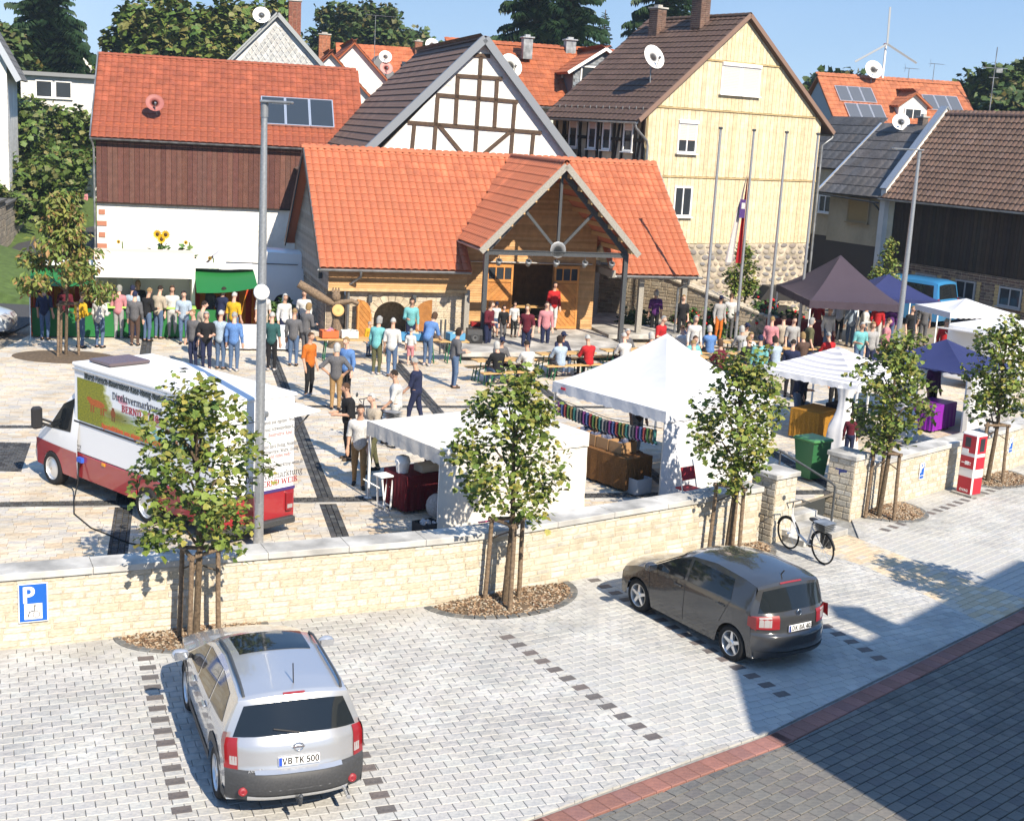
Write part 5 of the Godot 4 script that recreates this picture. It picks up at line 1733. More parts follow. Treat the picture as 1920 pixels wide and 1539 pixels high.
func build_car(called: String, label: String, category: String, c: CarShape, at: Vector3, hd: float, sc: float, body: Material, opt: Dictionary) -> Node3D:
	var t := thing(called, label, category, at, hd, opt.get("group", ""))
	t.scale = Vector3.ONE * sc
	var n := c.path.size() - 1
	var q := MB.new()
	var rows := []
	for j in n * 4 + 1:
		var row := []
		for i in 15: row.append(c.mid(j * 0.25,-1.0 + 2.0 * i / 14.0))
		rows.append(row)
	q.surf(rows, true)
	var x0 := 1e9
	var x1 := -1e9
	for j in n + 1:
		x0 = minf(x0, c.edge(j).x)
		x1 = maxf(x1, c.edge(j).x)
	for s in [-1.0,1.0]:
		var cols := []
		for i in 65:
			var x := lerpf(x0 + 0.003, x1 - 0.003, i / 64.0)
			var lo := c.low(x)
			var hi := maxf(c.top(x), lo + 0.01)
			var col := []
			for k in 15: col.append(c.on_side(x, lerpf(lo, hi, k / 14.0), s))
			cols.append(col)
		q.surf(cols, s > 0.0)
	part(t, "body", q.mesh(), body)
	var under := MB.new()
	under.box(V((x0 + x1) * 0.5, c.sill + 0.16,0), V(x1 - x0 - 0.5,0.2, c.W * 1.4))
	under.box(V((x0 + x1) * 0.5, c.sill + 0.34,0), V(x1 - x0 - 0.7,0.2, c.W * 1.15))
	part(t, "underbody", under.mesh(), M.dark_inside)
	var gl := MB.new()
	for w in opt.get("glass_mid", []): mid_patch(c, gl, w[0], w[1], -w[2], w[2], 0.007,12,6, w[3] if w.size() > 3 else 0.0)
	if gl.v.size() > 0: part(t, "rear_window" if opt.get("glass_mid").size() == 1 else "windscreen", gl.mesh(), M.glass)
	if opt.has("rear_glass"):
		var rg := MB.new()
		var w: Array = opt.rear_glass
		mid_patch(c, rg, w[0], w[1], -w[2], w[2], 0.008,12,6, w[3])
		part(t, "rear_window", rg.mesh(), M.glass)
	for s in [-1.0,1.0]:
		for w in opt.get("side_glass", []):
			var sg := MB.new()
			side_patch(c, sg, w, s, 0.006,10,4)
			part(t, "side_window", sg.mesh(), M.glass)
		for w in opt.get("seams", []):
			var sm := MB.new()
			side_patch(c, sm, [U(w[0] - 0.005, w[1]), U(w[0] + 0.005, w[1]), U(w[2] + 0.005, w[3]), U(w[2] - 0.005, w[3])], s, 0.003,1,8)
			part(t, "door_seam", sm.mesh(), M.black_plastic)
		for w in opt.get("handles", []):
			var hq := MB.new()
			hq.cbox(c.on_side(w[0], w[1], s, 0.02), V(0.2,0.035,0.04),0.012)
			part(t, "door_handle", hq.mesh(), opt.get("handle_mat", body))
		if opt.has("mirror"):
			var mp: Vector2 = opt.mirror
			var base := c.on_side(mp.x, mp.y, s, 0.0)
			var mq := MB.new()
			mq.blob(base + V(-0.02,0.06, s * 0.15), V(0.085,0.085,0.13),12,8)
			var mo := part(t, "wing_mirror", mq.mesh(), opt.get("mirror_mat", body))
			part(mo, "mirror_glass", box_mesh(base + V(-0.098,0.06, s * 0.15), V(0.012,0.11,0.18)), M.chrome)
			part(mo, "mirror_foot", box_mesh(base + V(0,0.02, s * 0.04), V(0.06,0.05,0.12)), M.black_plastic)
		for w in opt.get("lights_mid", []):
			var lq := MB.new()
			mid_patch(c, lq, w[0], w[1], s * w[2], s * w[3], 0.012,5,5)
			part(t, w[4], lq.mesh(), w[5])
		for w in opt.get("lights_side", []):
			var lq := MB.new()
			side_patch(c, lq, w[0], s, 0.012,5,5)
			part(t, w[1], lq.mesh(), w[2])
		if opt.has("cladding"):
			var cq := MB.new()
			var rws := [[], []]
			for i in 61:
				var x := lerpf(x0 + 0.02, x1 - 0.02, i / 60.0)
				var lo := c.low(x)
				rws[0].append(c.on_side(x, lo - 0.005, s, 0.014))
				rws[1].append(c.on_side(x, minf(lo + opt.cladding, maxf(c.top(x), lo)), s, 0.012))
			cq.surf(rws, s < 0.0)
			part(t, "sill_cladding", cq.mesh(), M.grey_plastic)
		for a in c.arch: wheel_mesh(t, V(a[0], opt.wheel, s * (c.W - 0.13)), opt.wheel, s, opt.get("spokes", 5), opt.get("caps", false))
	return t
func glass_light(key: String, lin: Color) -> StandardMaterial3D:
	if M.has(key): return M[key]
	var m := mk(key, lin, 0.12)
	m.clearcoat_enabled = true
	return m
func build_vehicles():
	var red := glass_light("lamp_red", Color(0.22,0.006,0.01))
	var clear := glass_light("lamp_clear", Color(0.3,0.29,0.29))
	var a := CarShape.new()
	a.L = 2.3; a.W = 0.925; a.belt = 1.02; a.H = 1.66; a.tum = 0.3; a.sill = 0.3
	a.arch = [[1.35,0.42,0.34], [-1.36,0.42,0.34]]
	for p in [[2.16,0.3,0.1,0.0], [2.28,0.5,0.17,0.0], [2.26,0.76,0.18,0.03], [2.12,0.93,0.15,0.05], [1.6,1.04,0.1,0.06], [1.08,1.1,0.06,0.06], [0.3,1.57,0.1,0.07], [0.05,1.63,0.04,0.07], [-0.6,1.67,0.0,0.06], [-1.45,1.63,0.0,0.06], [-1.8,1.59,-0.04,0.06], [-1.87,1.545,-0.05,0.05], [-2.09,1.13,-0.22,0.04], [-2.17,1.0,-0.25,0.02], [-2.23,0.72,-0.27,0.0], [-2.32,0.68,-0.32,0.0], [-2.35,0.5,-0.34,0.0], [-2.27,0.36,-0.3,0.0], [-2.1,0.3,-0.1,0.0]]: a.path.append(Vector4(p[0], p[1], p[2], p[3]))
	var silver := paint("silver", Color(0.5,0.51,0.53),0.6,0.24)
	var t := build_car("silver_suv", "silver off-roader with roof rails, parked nose to the wall at the left", "car", a, V(-2.85,0,-15.15),1.955,0.878, silver, {
		"wheel": 0.345, "cladding": 0.13, "mirror": U(0.78,1.06), "spokes": 5,
		"glass_mid": [[5.1,5.95,0.86,0.04]], "rear_glass": [11.15,12.05,0.87,-0.03],
		"side_glass": [[U(0.12,1.08), U(0.92,1.07), U(0.34,1.42), U(0.12,1.47)], [U(-0.78,1.1), U(0.06,1.08), U(0.06,1.49), U(-0.78,1.52)], [U(-1.62,1.16), U(-0.84,1.11), U(-0.84,1.52), U(-1.45,1.46)]],
		"seams": [[0.95,0.42,0.95,1.06], [0.09,0.36,0.09,1.06], [-0.82,0.7,-0.82,1.08]], "handles": [[0.28,0.95], [-0.62,0.97]],
		"lights_mid": [[12.1,14.0,0.83,1.0, "tail_light", red], [13.4,13.8,0.84,0.93, "reversing_light", clear]],
		"lights_side": [[[U(-2.02,0.78), U(-1.86,0.86), U(-1.8,1.12), U(-1.93,1.16)], "tail_light", red]]})
	var bq := MB.new()
	mid_patch(a, bq, 14.1,17.6,-1.0,1.0,0.012,16,8)
	part(t, "rear_bumper", bq.mesh(), M.grey_plastic)
	var sk := MB.new()
	mid_patch(a, sk, 16.6,17.8,-0.72,0.72,0.02,12,4)
	part(t, "skid_plate", sk.mesh(), M.alu)
	var ld := MB.new()
	mid_patch(a, ld, 14.1,14.95,-0.62,0.62,0.03,10,3)
	part(t, "loading_lip", ld.mesh(), silver)
	for s in [-1.0,1.0]:
		var rf := MB.new()
		var p := a.mid(16.1, s * 0.78,0.02)
		rf.lathe([U(0.0,0.03), U(0.05,0.028), U(0.06,0.0)], 14, Transform3D(Basis(V(0,0,1), PI / 2), p))
		part(t, "reflector", rf.mesh(), red)
		var rr := MB.new()
		var rp := []
		for k in 9: rp.append(a.mid(lerpf(7.0,10.2, k / 8.0), s * 0.9,0.05 if k > 0 and k < 8 else 0.01))
		rr.tube(rp, [0.018], 6)
		part(t, "roof_rail", rr.mesh(), M.steel_grey)
	var sr := MB.new()
	mid_patch(a, sr, 6.9,8.1,-0.72,0.72,0.006,8,6)
	part(t, "sunroof", sr.mesh(), M.glass)
	var bl := MB.new()
	mid_patch(a, bl, 10.55,10.95,-0.2,0.2,0.012,6,2)
	part(t, "brake_light", bl.mesh(), red)
	pipe(t, "aerial", [a.mid(9.6,0.05,0.0), a.mid(9.6,0.05,0.05) + V(0.05,0.2,0)], 0.008, M.black_plastic, 5)
	var wp := MB.new()
	wp.tube([a.mid(12.0,0.03,0.02), a.mid(11.85,-0.35,0.025)], [0.013], 6)
	part(t, "rear_wiper", wp.mesh(), M.black_plastic)
	number_plate(t, Transform3D(Basis(V(0,0,1), Vector3.UP, V(-1,0,0)) * Basis(Vector3.RIGHT, -0.12), a.mid(13.62,0.0,0.03)), "VB TK 500")
	var em := MB.new()
	em.lathe([U(0.05,0.0), U(0.058,0.012), U(0.066,0.0)], 18, Transform3D(Basis(V(0,0,1), PI / 2), a.mid(13.05,0.0,0.02)))
	em.box(a.mid(13.05,0.0,0.026), V(0.008,0.016,0.15))
	part(t, "emblem", em.mesh(), M.chrome)
	part(t, "model_lettering", text_mesh("ANTARA", 0.035,0.004), M.chrome, Transform3D(Basis(V(0,0,1), Vector3.UP, V(-1,0,0)), a.mid(14.0,-0.6,0.03)))
	var tow := MB.new()
	tow.tube([V(-2.2,0.32,-0.02), V(-2.42,0.32,-0.02), V(-2.46,0.42,-0.02)], [0.025], 6)
	tow.blob(V(-2.46,0.45,-0.02), V(0.03,0.03,0.03),8,6)
	part(t, "tow_bar", tow.mesh(), M.steel_grey)
	pipe(t, "exhaust", [V(-2.1,0.3,0.62), V(-2.34,0.29,0.62)], 0.03, M.chrome)
	var g := CarShape.new()
	g.L = 2.1; g.W = 0.88; g.belt = 0.98; g.H = 1.57; g.tum = 0.27; g.sill = 0.22
	g.arch = [[1.29,0.37,0.3], [-1.29,0.37,0.3]]
	for p in [[1.98,0.22,0.12,0.0], [2.1,0.42,0.24,0.0], [2.08,0.66,0.24,0.03], [1.95,0.8,0.2,0.05], [1.5,0.93,0.1,0.06], [1.15,1.0,0.08,0.06], [0.38,1.43,0.12,0.07], [0.05,1.52,0.04,0.07], [-0.6,1.575,0.0,0.07], [-1.35,1.52,0.0,0.06], [-1.68,1.47,-0.04,0.06], [-1.74,1.42,-0.06,0.05], [-1.93,1.03,-0.24,0.03], [-2.0,0.93,-0.27,0.02], [-2.02,0.68,-0.29,0.0], [-2.1,0.62,-0.35,0.0], [-2.12,0.42,-0.36,0.0], [-2.05,0.26,-0.3,0.0], [-1.9,0.22,-0.1,0.0]]: g.path.append(Vector4(p[0], p[1], p[2], p[3]))
	var graph := paint("graphite", Color(0.06,0.061,0.064),0.4,0.18)
	t = build_car("grey_hatchback", "dark grey hatchback with five-spoke wheels, parked beside the bicycle", "car", g, V(3.45,0,-19.96),2.15,0.87, graph, {
		"wheel": 0.315, "mirror": U(0.82,1.0),
		"glass_mid": [[5.1,5.95,0.88,0.04]], "rear_glass": [11.1,12.05,0.86,-0.02],
		"side_glass": [[U(0.02,1.03), U(0.92,1.0), U(0.4,1.3), U(0.02,1.4)], [U(-1.2,1.07), U(-0.06,1.04), U(-0.06,1.41), U(-1.12,1.4)]],
		"seams": [[0.95,0.4,0.98,0.98], [-0.02,0.3,-0.02,1.02], [-0.98,0.62,-1.2,1.05]], "handles": [[0.16,0.9], [-0.98,0.92]],
		"lights_mid": [[12.55,13.75,0.5,1.0, "tail_light", red], [12.75,13.6,0.66,0.88, "reversing_light", clear]],
		"lights_side": [[[U(-1.87,0.74), U(-1.66,0.78), U(-1.66,0.94), U(-1.84,0.97)], "tail_light", red]]})
	number_plate(t, Transform3D(Basis(V(0,0,1), Vector3.UP, V(-1,0,0)) * Basis(Vector3.RIGHT, -0.05), g.mid(13.75,0.0,0.03)), "LDK BA 403")
	var ge := MB.new()
	ge.lathe([U(0.045,0.0), U(0.05,0.012), U(0.06,0.0)], 18, Transform3D(Basis(V(0,0,1), PI / 2), g.mid(12.6,0.0,0.02)))
	for k in 4: ge.span(g.mid(12.6,0.0,0.024) + V(0,0.035,-0.036 + 0.024 * k), g.mid(12.6,0.0,0.024) + V(0,-0.035,-0.028 + 0.018 * k + 0.006 * (1 if k % 2 == 0 else -1)),0.008,0.008)
	part(t, "emblem", ge.mesh(), M.chrome)
	var gb := MB.new()
	mid_patch(g, gb, 16.4,17.9,-0.95,0.95,0.012,14,4)
	part(t, "bumper_skirt", gb.mesh(), M.grey_plastic)
	var bl2 := MB.new()
	mid_patch(g, bl2,10.4,10.8,-0.35,0.35,0.012,6,2)
	part(t, "brake_light", bl2.mesh(), red)
	pipe(t, "aerial", [g.mid(9.4,0.0,0.0), g.mid(9.4,0.0,0.04) + V(-0.06,0.05,0)], 0.012, M.black_plastic, 5)
	build_car("dark_hatchback", "black hatchback at the right border behind the low wall", "car", g, V(16.3, PZ, -36.0),2.3,0.87, paint("black_paint", Color(0.012,0.012,0.014)), {"wheel": 0.315, "glass_mid": [[5.1,5.95,0.88,0.04]], "rear_glass": [11.1,12.05,0.86,-0.02], "side_glass": [[U(0.02,1.03), U(0.92,1.0), U(0.4,1.3), U(0.02,1.4)], [U(-1.2,1.07), U(-0.06,1.04), U(-0.06,1.41), U(-1.12,1.4)]], "lights_mid": [[12.55,13.75,0.5,1.0, "tail_light", red]]})
	build_car("pale_car", "pale car whose nose just shows at the left border on the lane", "car", g, V(-17.35, PZ, -40.3),0.15,0.87, paint("pale_paint", Color(0.55,0.6,0.62),0.3), {"wheel": 0.315, "glass_mid": [[5.1,5.95,0.88,0.04]], "side_glass": [[U(0.02,1.03), U(0.92,1.0), U(0.4,1.3), U(0.02,1.4)]], "mirror": U(0.82,1.0), "lights_mid": [[2.1,3.2,0.6,1.0, "headlight", clear]]})
	var v := CarShape.new()
	v.L = 2.95; v.W = 0.98; v.belt = 1.15; v.H = 2.55; v.tum = 0.14; v.sill = 0.28
	v.arch = [[1.85,0.4,0.33], [-1.7,0.4,0.33]]
	for p in [[2.8,0.28,0.1,0.0], [2.95,0.55,0.22,0.0], [2.9,0.85,0.2,0.03], [2.75,1.05,0.18,0.05], [2.1,1.3,0.1,0.06], [1.35,2.15,0.12,0.08], [1.0,2.45,0.06,0.1], [0.3,2.58,0.0,0.1], [-1.4,2.58,0.0,0.1], [-2.6,2.52,0.0,0.1], [-2.85,2.3,-0.04,0.06], [-2.93,1.3,-0.05,0.0], [-2.95,0.6,-0.05,0.0], [-2.9,0.32,-0.04,0.0]]: v.path.append(Vector4(p[0], p[1], p[2], p[3]))
	var wv := build_car("panel_van", "white high-roofed panel van parked in front of the barn", "van", v, V(-10.3, PZ, -49.3),3.3,0.87, flat(Color(0.78,0.78,0.77),0.25), {"wheel": 0.34, "caps": true, "glass_mid": [[4.1,5.2,0.86,0.03]], "side_glass": [[U(1.0,1.25), U(1.95,1.2), U(1.35,1.85), U(1.0,1.9)]], "mirror": U(1.6,1.25), "mirror_mat": M.black_plastic, "seams": [[0.9,0.4,0.9,2.1], [-0.4,0.4,-0.4,2.2]], "lights_mid": [[11.2,12.0,0.84,1.0, "tail_light", red]]})
	part(wv, "trim_strip", box_mesh(V(-0.8,2.0,-0.92), V(3.0,0.03,0.02)), M.black_plastic)
	var b := CarShape.new()
	b.L = 2.45; b.W = 0.95; b.belt = 1.1; b.H = 1.95; b.tum = 0.16; b.sill = 0.26
	b.arch = [[1.5,0.38,0.32], [-1.5,0.38,0.32]]
	for p in [[2.3,0.26,0.1,0.0], [2.45,0.5,0.22,0.0], [2.4,0.8,0.2,0.03], [2.25,1.0,0.18,0.05], [1.75,1.15,0.1,0.06], [0.95,1.8,0.12,0.08], [0.6,1.93,0.04,0.1], [-0.6,1.98,0.0,0.1], [-1.9,1.95,0.0,0.1], [-2.15,1.88,-0.03,0.08], [-2.3,1.15,-0.06,0.03], [-2.36,1.0,-0.06,0.0], [-2.4,0.5,-0.08,0.0], [-2.32,0.28,-0.06,0.0]]: b.path.append(Vector4(p[0], p[1], p[2], p[3]))
	var bv := build_car("blue_van", "bright blue van parked behind the navy gazebo", "van", b, V(16.2, PZ, -56.3),2.35,1.0, paint("blue_paint", Color(0.05,0.26,0.55),0.3), {"wheel": 0.33, "glass_mid": [[4.1,5.1,0.86,0.03]], "rear_glass": [9.15,9.95,0.85,0.0], "side_glass": [[U(-2.05,1.2), U(-0.75,1.18), U(-0.75,1.75), U(-1.98,1.72)], [U(-0.65,1.18), U(0.5,1.16), U(0.5,1.72), U(-0.65,1.75)]], "seams": [[0.55,0.4,0.55,1.15]], "lights_mid": [[9.9,11.4,0.86,1.0, "tail_light", red]]})
	number_plate(bv, Transform3D(Basis(V(0,0,1), Vector3.UP, V(-1,0,0)), b.mid(11.3,0.0,0.03)), "VB")
	sales_truck(red, clear)
func mural() -> ImageTexture:
	var w := 512
	var h := 200
	var img := Image.create(w, h, false, Image.FORMAT_RGB8)
	var fn := FastNoiseLite.new()
	fn.seed = 8
	fn.frequency = 0.03
	fn.fractal_octaves = 5
	for y in h:
		for x in w:
			var n := fn.get_noise_2d(x, y) * 0.5 + 0.5
			var n2 := fn.get_noise_2d(x * 4.0 + 900.0, y * 4.0) * 0.5 + 0.5
			var c := Color(0.86,0.88,0.9)
			var ground := 108.0 + 26.0 * sin(x * 0.006 + 0.7) + 10.0 * n
			var hill := 92.0 - 14.0 * sin((x - 250.0) * 0.012)
			if y > hill: c = c.lerp(Color(0.56,0.62,0.6), clampf((y - hill) / 14.0,0.0,0.8))
			if y > ground: c = c.lerp(Color(0.45 + 0.16 * n2,0.52 + 0.14 * n2,0.2), clampf((y - ground) / 8.0,0.0,0.92))
			var wood := clampf((130.0 + 45.0 * n - x - absf(y - 90.0) * 0.3) / 30.0,0.0,1.0)
			c = c.lerp(Color(0.3 + 0.34 * n2,0.34 + 0.28 * n2,0.1), wood * 0.95)
			var bush := clampf(1.2 - U((x - 165.0) / 60.0, (y - 128.0) / 34.0).length(),0.0,1.0)
			c = c.lerp(Color(0.3 + 0.25 * n2,0.32 + 0.2 * n2,0.14), bush)
			img.set_pixel(x, y, c)
	var brown := Color(0.66,0.34,0.14)
	for e in [[82,96,34,17, brown], [52,84,12,10, brown], [118,112,8,5, brown * 0.9], [150,118,10,18, brown * 0.75], [150,98,6,7, brown * 0.7]]:
		for y in range(e[1] - e[3], e[1] + e[3] + 1):
			for x in range(e[0] - e[2], e[0] + e[2] + 1):
				if U(float(x - e[0]) / e[2], float(y - e[1]) / e[3]).length() < 1.0: img.set_pixel(x, y, (e[4] as Color) * (0.85 + 0.3 * (fn.get_noise_2d(x * 3.0, y * 3.0) * 0.5 + 0.5)))
	for l in [56,66,98,108]: img.fill_rect(Rect2i(l, 108,6,34), brown * 0.85)
	for l in [144,153]: img.fill_rect(Rect2i(l, 132,5,22), brown * 0.6)
	img.fill_rect(Rect2i(292,112,190,44), Color(0.78,0.83,0.85))
	img.fill_rect(Rect2i(288,106,200,8), Color(0.62,0.5,0.5))
	for x in range(300,350):
		img.fill_rect(Rect2i(x, 172 - int(absf(325.0 - x) * -0.5 + 26.0),1, int(26.0 - absf(325.0 - x) * 0.5)), Color(0.4,0.62,0.62))
	for p in [310,345,420]:
		for y in range(118,150):
			for x in range(p - 11, p + 12):
				if U((x - p) / 11.0, (y - 132) / 14.0).length() < 1.0: img.set_pixel(x, y, Color(0.33,0.55,0.52))
	img.fill_rect(Rect2i(380,142,30,22), Color(0.86,0.84,0.78))
	img.fill_rect(Rect2i(388,146,14,18), Color(0.6,0.4,0.24))
	img.fill_rect(Rect2i(412,150,70,22), Color(0.36,0.56,0.5))
	for e in [[178,38,13,11], [190,52,20,10], [168,34,5,6], [186,28,5,5]]:
		for y in range(e[1] - e[3], e[1] + e[3] + 1):
			for x in range(e[0] - e[2], e[0] + e[2] + 1):
				if U(float(x - e[0]) / e[2], float(y - e[1]) / e[3]).length() < 1.0: img.set_pixel(x, y, Color(0.82,0.6,0.66))
	return ImageTexture.create_from_image(img)
func sales_truck(red: Material, clear: Material):
	var t := thing("sales_truck", "white and red butcher's sales truck with a cattle mural, raised flap on its far side", "truck", V(-6.25, PZ, -22.21),2.42)
	var white := flat(Color(0.76,0.77,0.78),0.35)
	var rd := paint("truck_red", Color(0.3,0.022,0.028),0.0,0.3)
	var w := 1.66
	var xr := -1.92
	var xf := 2.45
	var h := 2.44
	var q := MB.new()
	q.cbox(V((xr + xf) * 0.5, (h + 0.78) * 0.5, w * 0.5), V(xf - xr, h - 0.78, w),0.03)
	part(t, "box_body", q.mesh(), white)
	var rf := MB.new()
	rf.cbox(V((xr + xf) * 0.5, h + 0.01, w * 0.5), V(xf - xr + 0.04,0.07, w + 0.05),0.02)
	part(t, "roof", rf.mesh(), white)
	var hatch := MB.new()
	hatch.cbox(V(1.9, h + 0.09,0.62), V(0.72,0.06,0.85),0.02)
	part(t, "roof_window", hatch.mesh(), flat(Color(0.11,0.085,0.09),0.25))
	var vent := MB.new()
	vent.lathe([U(0.42,0.0), U(0.36,0.06), U(0.2,0.11), U(0.0,0.12)], 4, Transform3D(Basis(Vector3.UP, PI / 4), V(0.35, h + 0.04,0.95)))
	part(t, "roof_vent", vent.mesh(), white)
	var sk := MB.new()
	sk.cbox(V((xr + 0.62) * 0.5 + 0.35,0.55,0.02), V(1.3,0.46,0.05),0.01)
	sk.cbox(V(1.42,0.55,0.02), V(2.04,0.46,0.05),0.01)
	sk.cbox(V(-1.24,0.55,0.02), V(1.34,0.46,0.05),0.01)
	sk.cbox(V(0.0,0.74,0.018), V(1.2,0.1,0.05),0.01)
	sk.cbox(V(xr + 0.02,0.54, w * 0.5), V(0.06,0.5, w - 0.02),0.01)
	sk.cbox(V((xr + xf) * 0.5,0.55, w - 0.02), V(xf - xr - 0.05,0.46,0.05),0.01)
	part(t, "skirt", sk.mesh(), rd)
	part(t, "blue_line", box_mesh(V(xr - 0.012,0.81, w * 0.5), V(0.02,0.05, w - 0.01)), flat(Color(0.05,0.03,0.14)))
	part(t, "panel_seam", box_mesh(V((xr + xf) * 0.5,1.38,-0.004), V(xf - xr - 0.02,0.03,0.02)), M.black_plastic)
	part(t, "gutter_rail", box_mesh(V((xr + xf) * 0.5,2.36,-0.012), V(xf - xr, 0.025,0.03)), M.alu)
	var mm := StandardMaterial3D.new()
	mm.albedo_texture = mural()
	mm.roughness = 0.4
	var mq := MB.new()
	mq.quad(V(2.32,1.42,-0.006), V(-1.75,1.42,-0.006), V(-1.75,2.22,-0.006), V(2.32,2.22,-0.006))
	var mo := part(t, "mural", mq.mesh(), mm)
	var fl := Basis(V(-1,0,0), Vector3.UP, V(0,0,-1))
	var dark := flat(Color(0.04,0.04,0.05))
	part(t, "slogan_lettering", text_mesh("Wurst-Fleisch-Bauernbrot-Käse-Honig-Nudeln und mehr...", 0.115), flat(Color(0.03,0.04,0.04)), Transform3D(fl.scaled_local(V(0.74,1,1)), V(0.42,2.29,-0.012)))
	part(t, "name_lettering", text_mesh("Direktvermarktung", 0.12,0.004, "Droid Serif", false), dark, Transform3D(fl, V(0.36,2.08,-0.012)))
	part(t, "name_lettering", text_mesh("BERND WEIß", 0.125,0.004, "Droid Serif"), flat(Color(0.3,0.04,0.05)), Transform3D(fl, V(0.26,1.9,-0.012)))
	part(t, "slogan_lettering", text_mesh("Spezialitäten aus eigener Produktion", 0.085,0.004, "Droid Serif"), flat(Color(0.55,0.1,0.05)), Transform3D(fl.scaled_local(V(0.9,1,1)), V(0.5,1.47,-0.012)))
	var bk := Basis(V(0,0,1), Vector3.UP, V(-1,0,0))
	for l in [[0.55,2.05], [0.55,0.9]]: part(t, "door_seam", box_mesh(V(xr - 0.003, (l[0] + 2.1) * 0.5 - 0.1 if false else 1.45, l[1] if l[1] < 2.0 else 0.25), V(0.008,1.25,0.012)), M.grey_plastic)
	part(t, "door_seam", box_mesh(V(xr - 0.003,2.07,0.575), V(0.008,0.012,0.65)), M.grey_plastic)
	var lines := [["Wir bieten aus eigener Produktion:", 2.02, false], ["Rind- und Schweinefleisch, Wurst", 1.9, false], ["Bauernbrot, Käse", 1.8, true], ["und dazu Honig, Nudeln", 1.6, false], ["Partyservice, Wurst, Honig", 1.5, false], ["und vieles mehr", 1.42, true], ["www.direktvermarktung-weiss.de", 1.25, false]]
	for l in lines: part(t, "rear_lettering", text_mesh(l[0], 0.062,0.003, "Droid Serif", false), flat(Color(0.3,0.06,0.06)) if l[2] else dark, Transform3D(bk.scaled_local(V(0.72,1,1)), V(xr - 0.006, l[1], 1.33)))
	part(t, "rear_lettering", text_mesh("Direktvermarktung", 0.105,0.004, "Droid Serif", false), dark, Transform3D(bk.scaled_local(V(0.9,1,1)), V(xr - 0.006,1.08,1.22)))
	part(t, "rear_lettering", text_mesh("BERND WEIß", 0.1,0.004, "Droid Serif"), flat(Color(0.3,0.04,0.05)), Transform3D(bk.scaled_local(V(0.9,1,1)), V(xr - 0.006,0.95,1.3)))
	for z in [0.1, w - 0.14]:
		var lq := MB.new()
		lq.cbox(V(xr - 0.03,0.58, z), V(0.06,0.34,0.14),0.015)
		var lo := part(t, "tail_light", lq.mesh(), red)
		part(lo, "reversing_light", box_mesh(V(xr - 0.062,0.5, z), V(0.006,0.07,0.11)), clear)
	var cam := MB.new()
	cam.cbox(V(xr - 0.06,2.2,0.92), V(0.12,0.1,0.17),0.02)
	part(t, "rear_camera", cam.mesh(), M.zinc)
	var bm := MB.new()
	bm.cbox(V(xr - 0.06,0.26, w * 0.5), V(0.12,0.12, w - 0.1),0.02)
	part(t, "rear_bumper", bm.mesh(), M.grey_plastic)
	part(t, "chassis", box_mesh(V(0.4,0.36, w * 0.5), V(4.2,0.2,1.2)), M.dark_inside)
	var fp := MB.new()
	fp.cbox(V(0.2, h - 0.42, w + 0.35), V(3.9,0.05,0.7),0.012, Basis(Vector3.RIGHT, -0.05))
	part(t, "sales_flap", fp.mesh(), white)
	for x in [-1.6,2.0]: pipe(t, "gas_strut", [V(x, 1.5, w), V(x, h - 0.44, w + 0.6)], 0.015, M.black_plastic, 6)
	var c := CarShape.new()
	c.L = 4.4; c.W = 0.9; c.belt = 1.05; c.H = 2.1; c.tum = 0.2; c.sill = 0.3
	c.arch = [[3.17,0.36,0.3]]
	for p in [[3.95,0.28,0.1,0.0], [4.08,0.5,0.2,0.0], [4.02,0.78,0.2,0.03], [3.86,1.0,0.16,0.05], [3.45,1.2,0.1,0.06], [2.72,1.92,0.12,0.08], [2.5,2.05,0.04,0.1], [2.3,2.08,0.0,0.1], [2.25,2.08,0.0,0.1]]: c.path.append(Vector4(p[0], p[1], p[2], p[3]))
	var cb := MB.new()
	var rows := []
	var off := V(0,0, w * 0.5)
	for j in 33:
		var row := []
		for i in 15: row.append(c.mid(j * 0.25,-1.0 + 2.0 * i / 14.0) + off)
		rows.append(row)
	cb.surf(rows, true)
	for s in [-1.0,1.0]:
		var cols := []
		for i in 45:
			var x := lerpf(2.26,3.87, i / 44.0)
			var lo := c.low(x)
			var hi := maxf(c.top(x), lo + 0.01)
			var col := []
			for k in 13: col.append(c.on_side(x, lerpf(lo, hi, k / 12.0), s) + off)
			cols.append(col)
		cb.surf(cols, s > 0.0)
	part(t, "cab", cb.mesh(), white)
	for s in [-1.0,1.0]:
		var gq := MB.new()
		side_patch(c, gq, [U(2.5,1.15), U(3.3,1.1), U(2.86,1.62), U(2.5,1.78)], s, 0.008,8,4)
		part(t, "side_window", gq.mesh(), M.glass, tp(off))
		var lr := MB.new()
		var rws := [[], []]
		for i in 31:
			var x := lerpf(2.28,3.84, i / 30.0)
			var lo := c.low(x)
			rws[0].append(c.on_side(x, lo - 0.004, s, 0.01) + off)
			rws[1].append(c.on_side(x, maxf(lo, 0.8), s, 0.01) + off)
		lr.surf(rws, s < 0.0)
		part(t, "cab_skirt", lr.mesh(), rd)
		var mp := c.on_side(3.2,1.12, s) + off
		var mq2 := MB.new()
		mq2.cbox(mp + V(0.05,0.2, s * 0.28), V(0.14,0.42,0.2),0.04)
		mq2.tube([mp, mp + V(0.05,0.1, s * 0.22)], [0.03], 6)
		mq2.tube([mp + V(0,0.08,0), mp + V(0.05,0.18, s * 0.22)], [0.025], 6)
		part(t, "wing_mirror", mq2.mesh(), M.black_plastic)
		wheel_mesh(t, V(3.17,0.32, w * 0.5 + s * 0.8),0.32, s, 5, true)
		wheel_mesh(t, V(0.0,0.32, w * 0.5 + s * 0.8),0.32, s, 5, true)
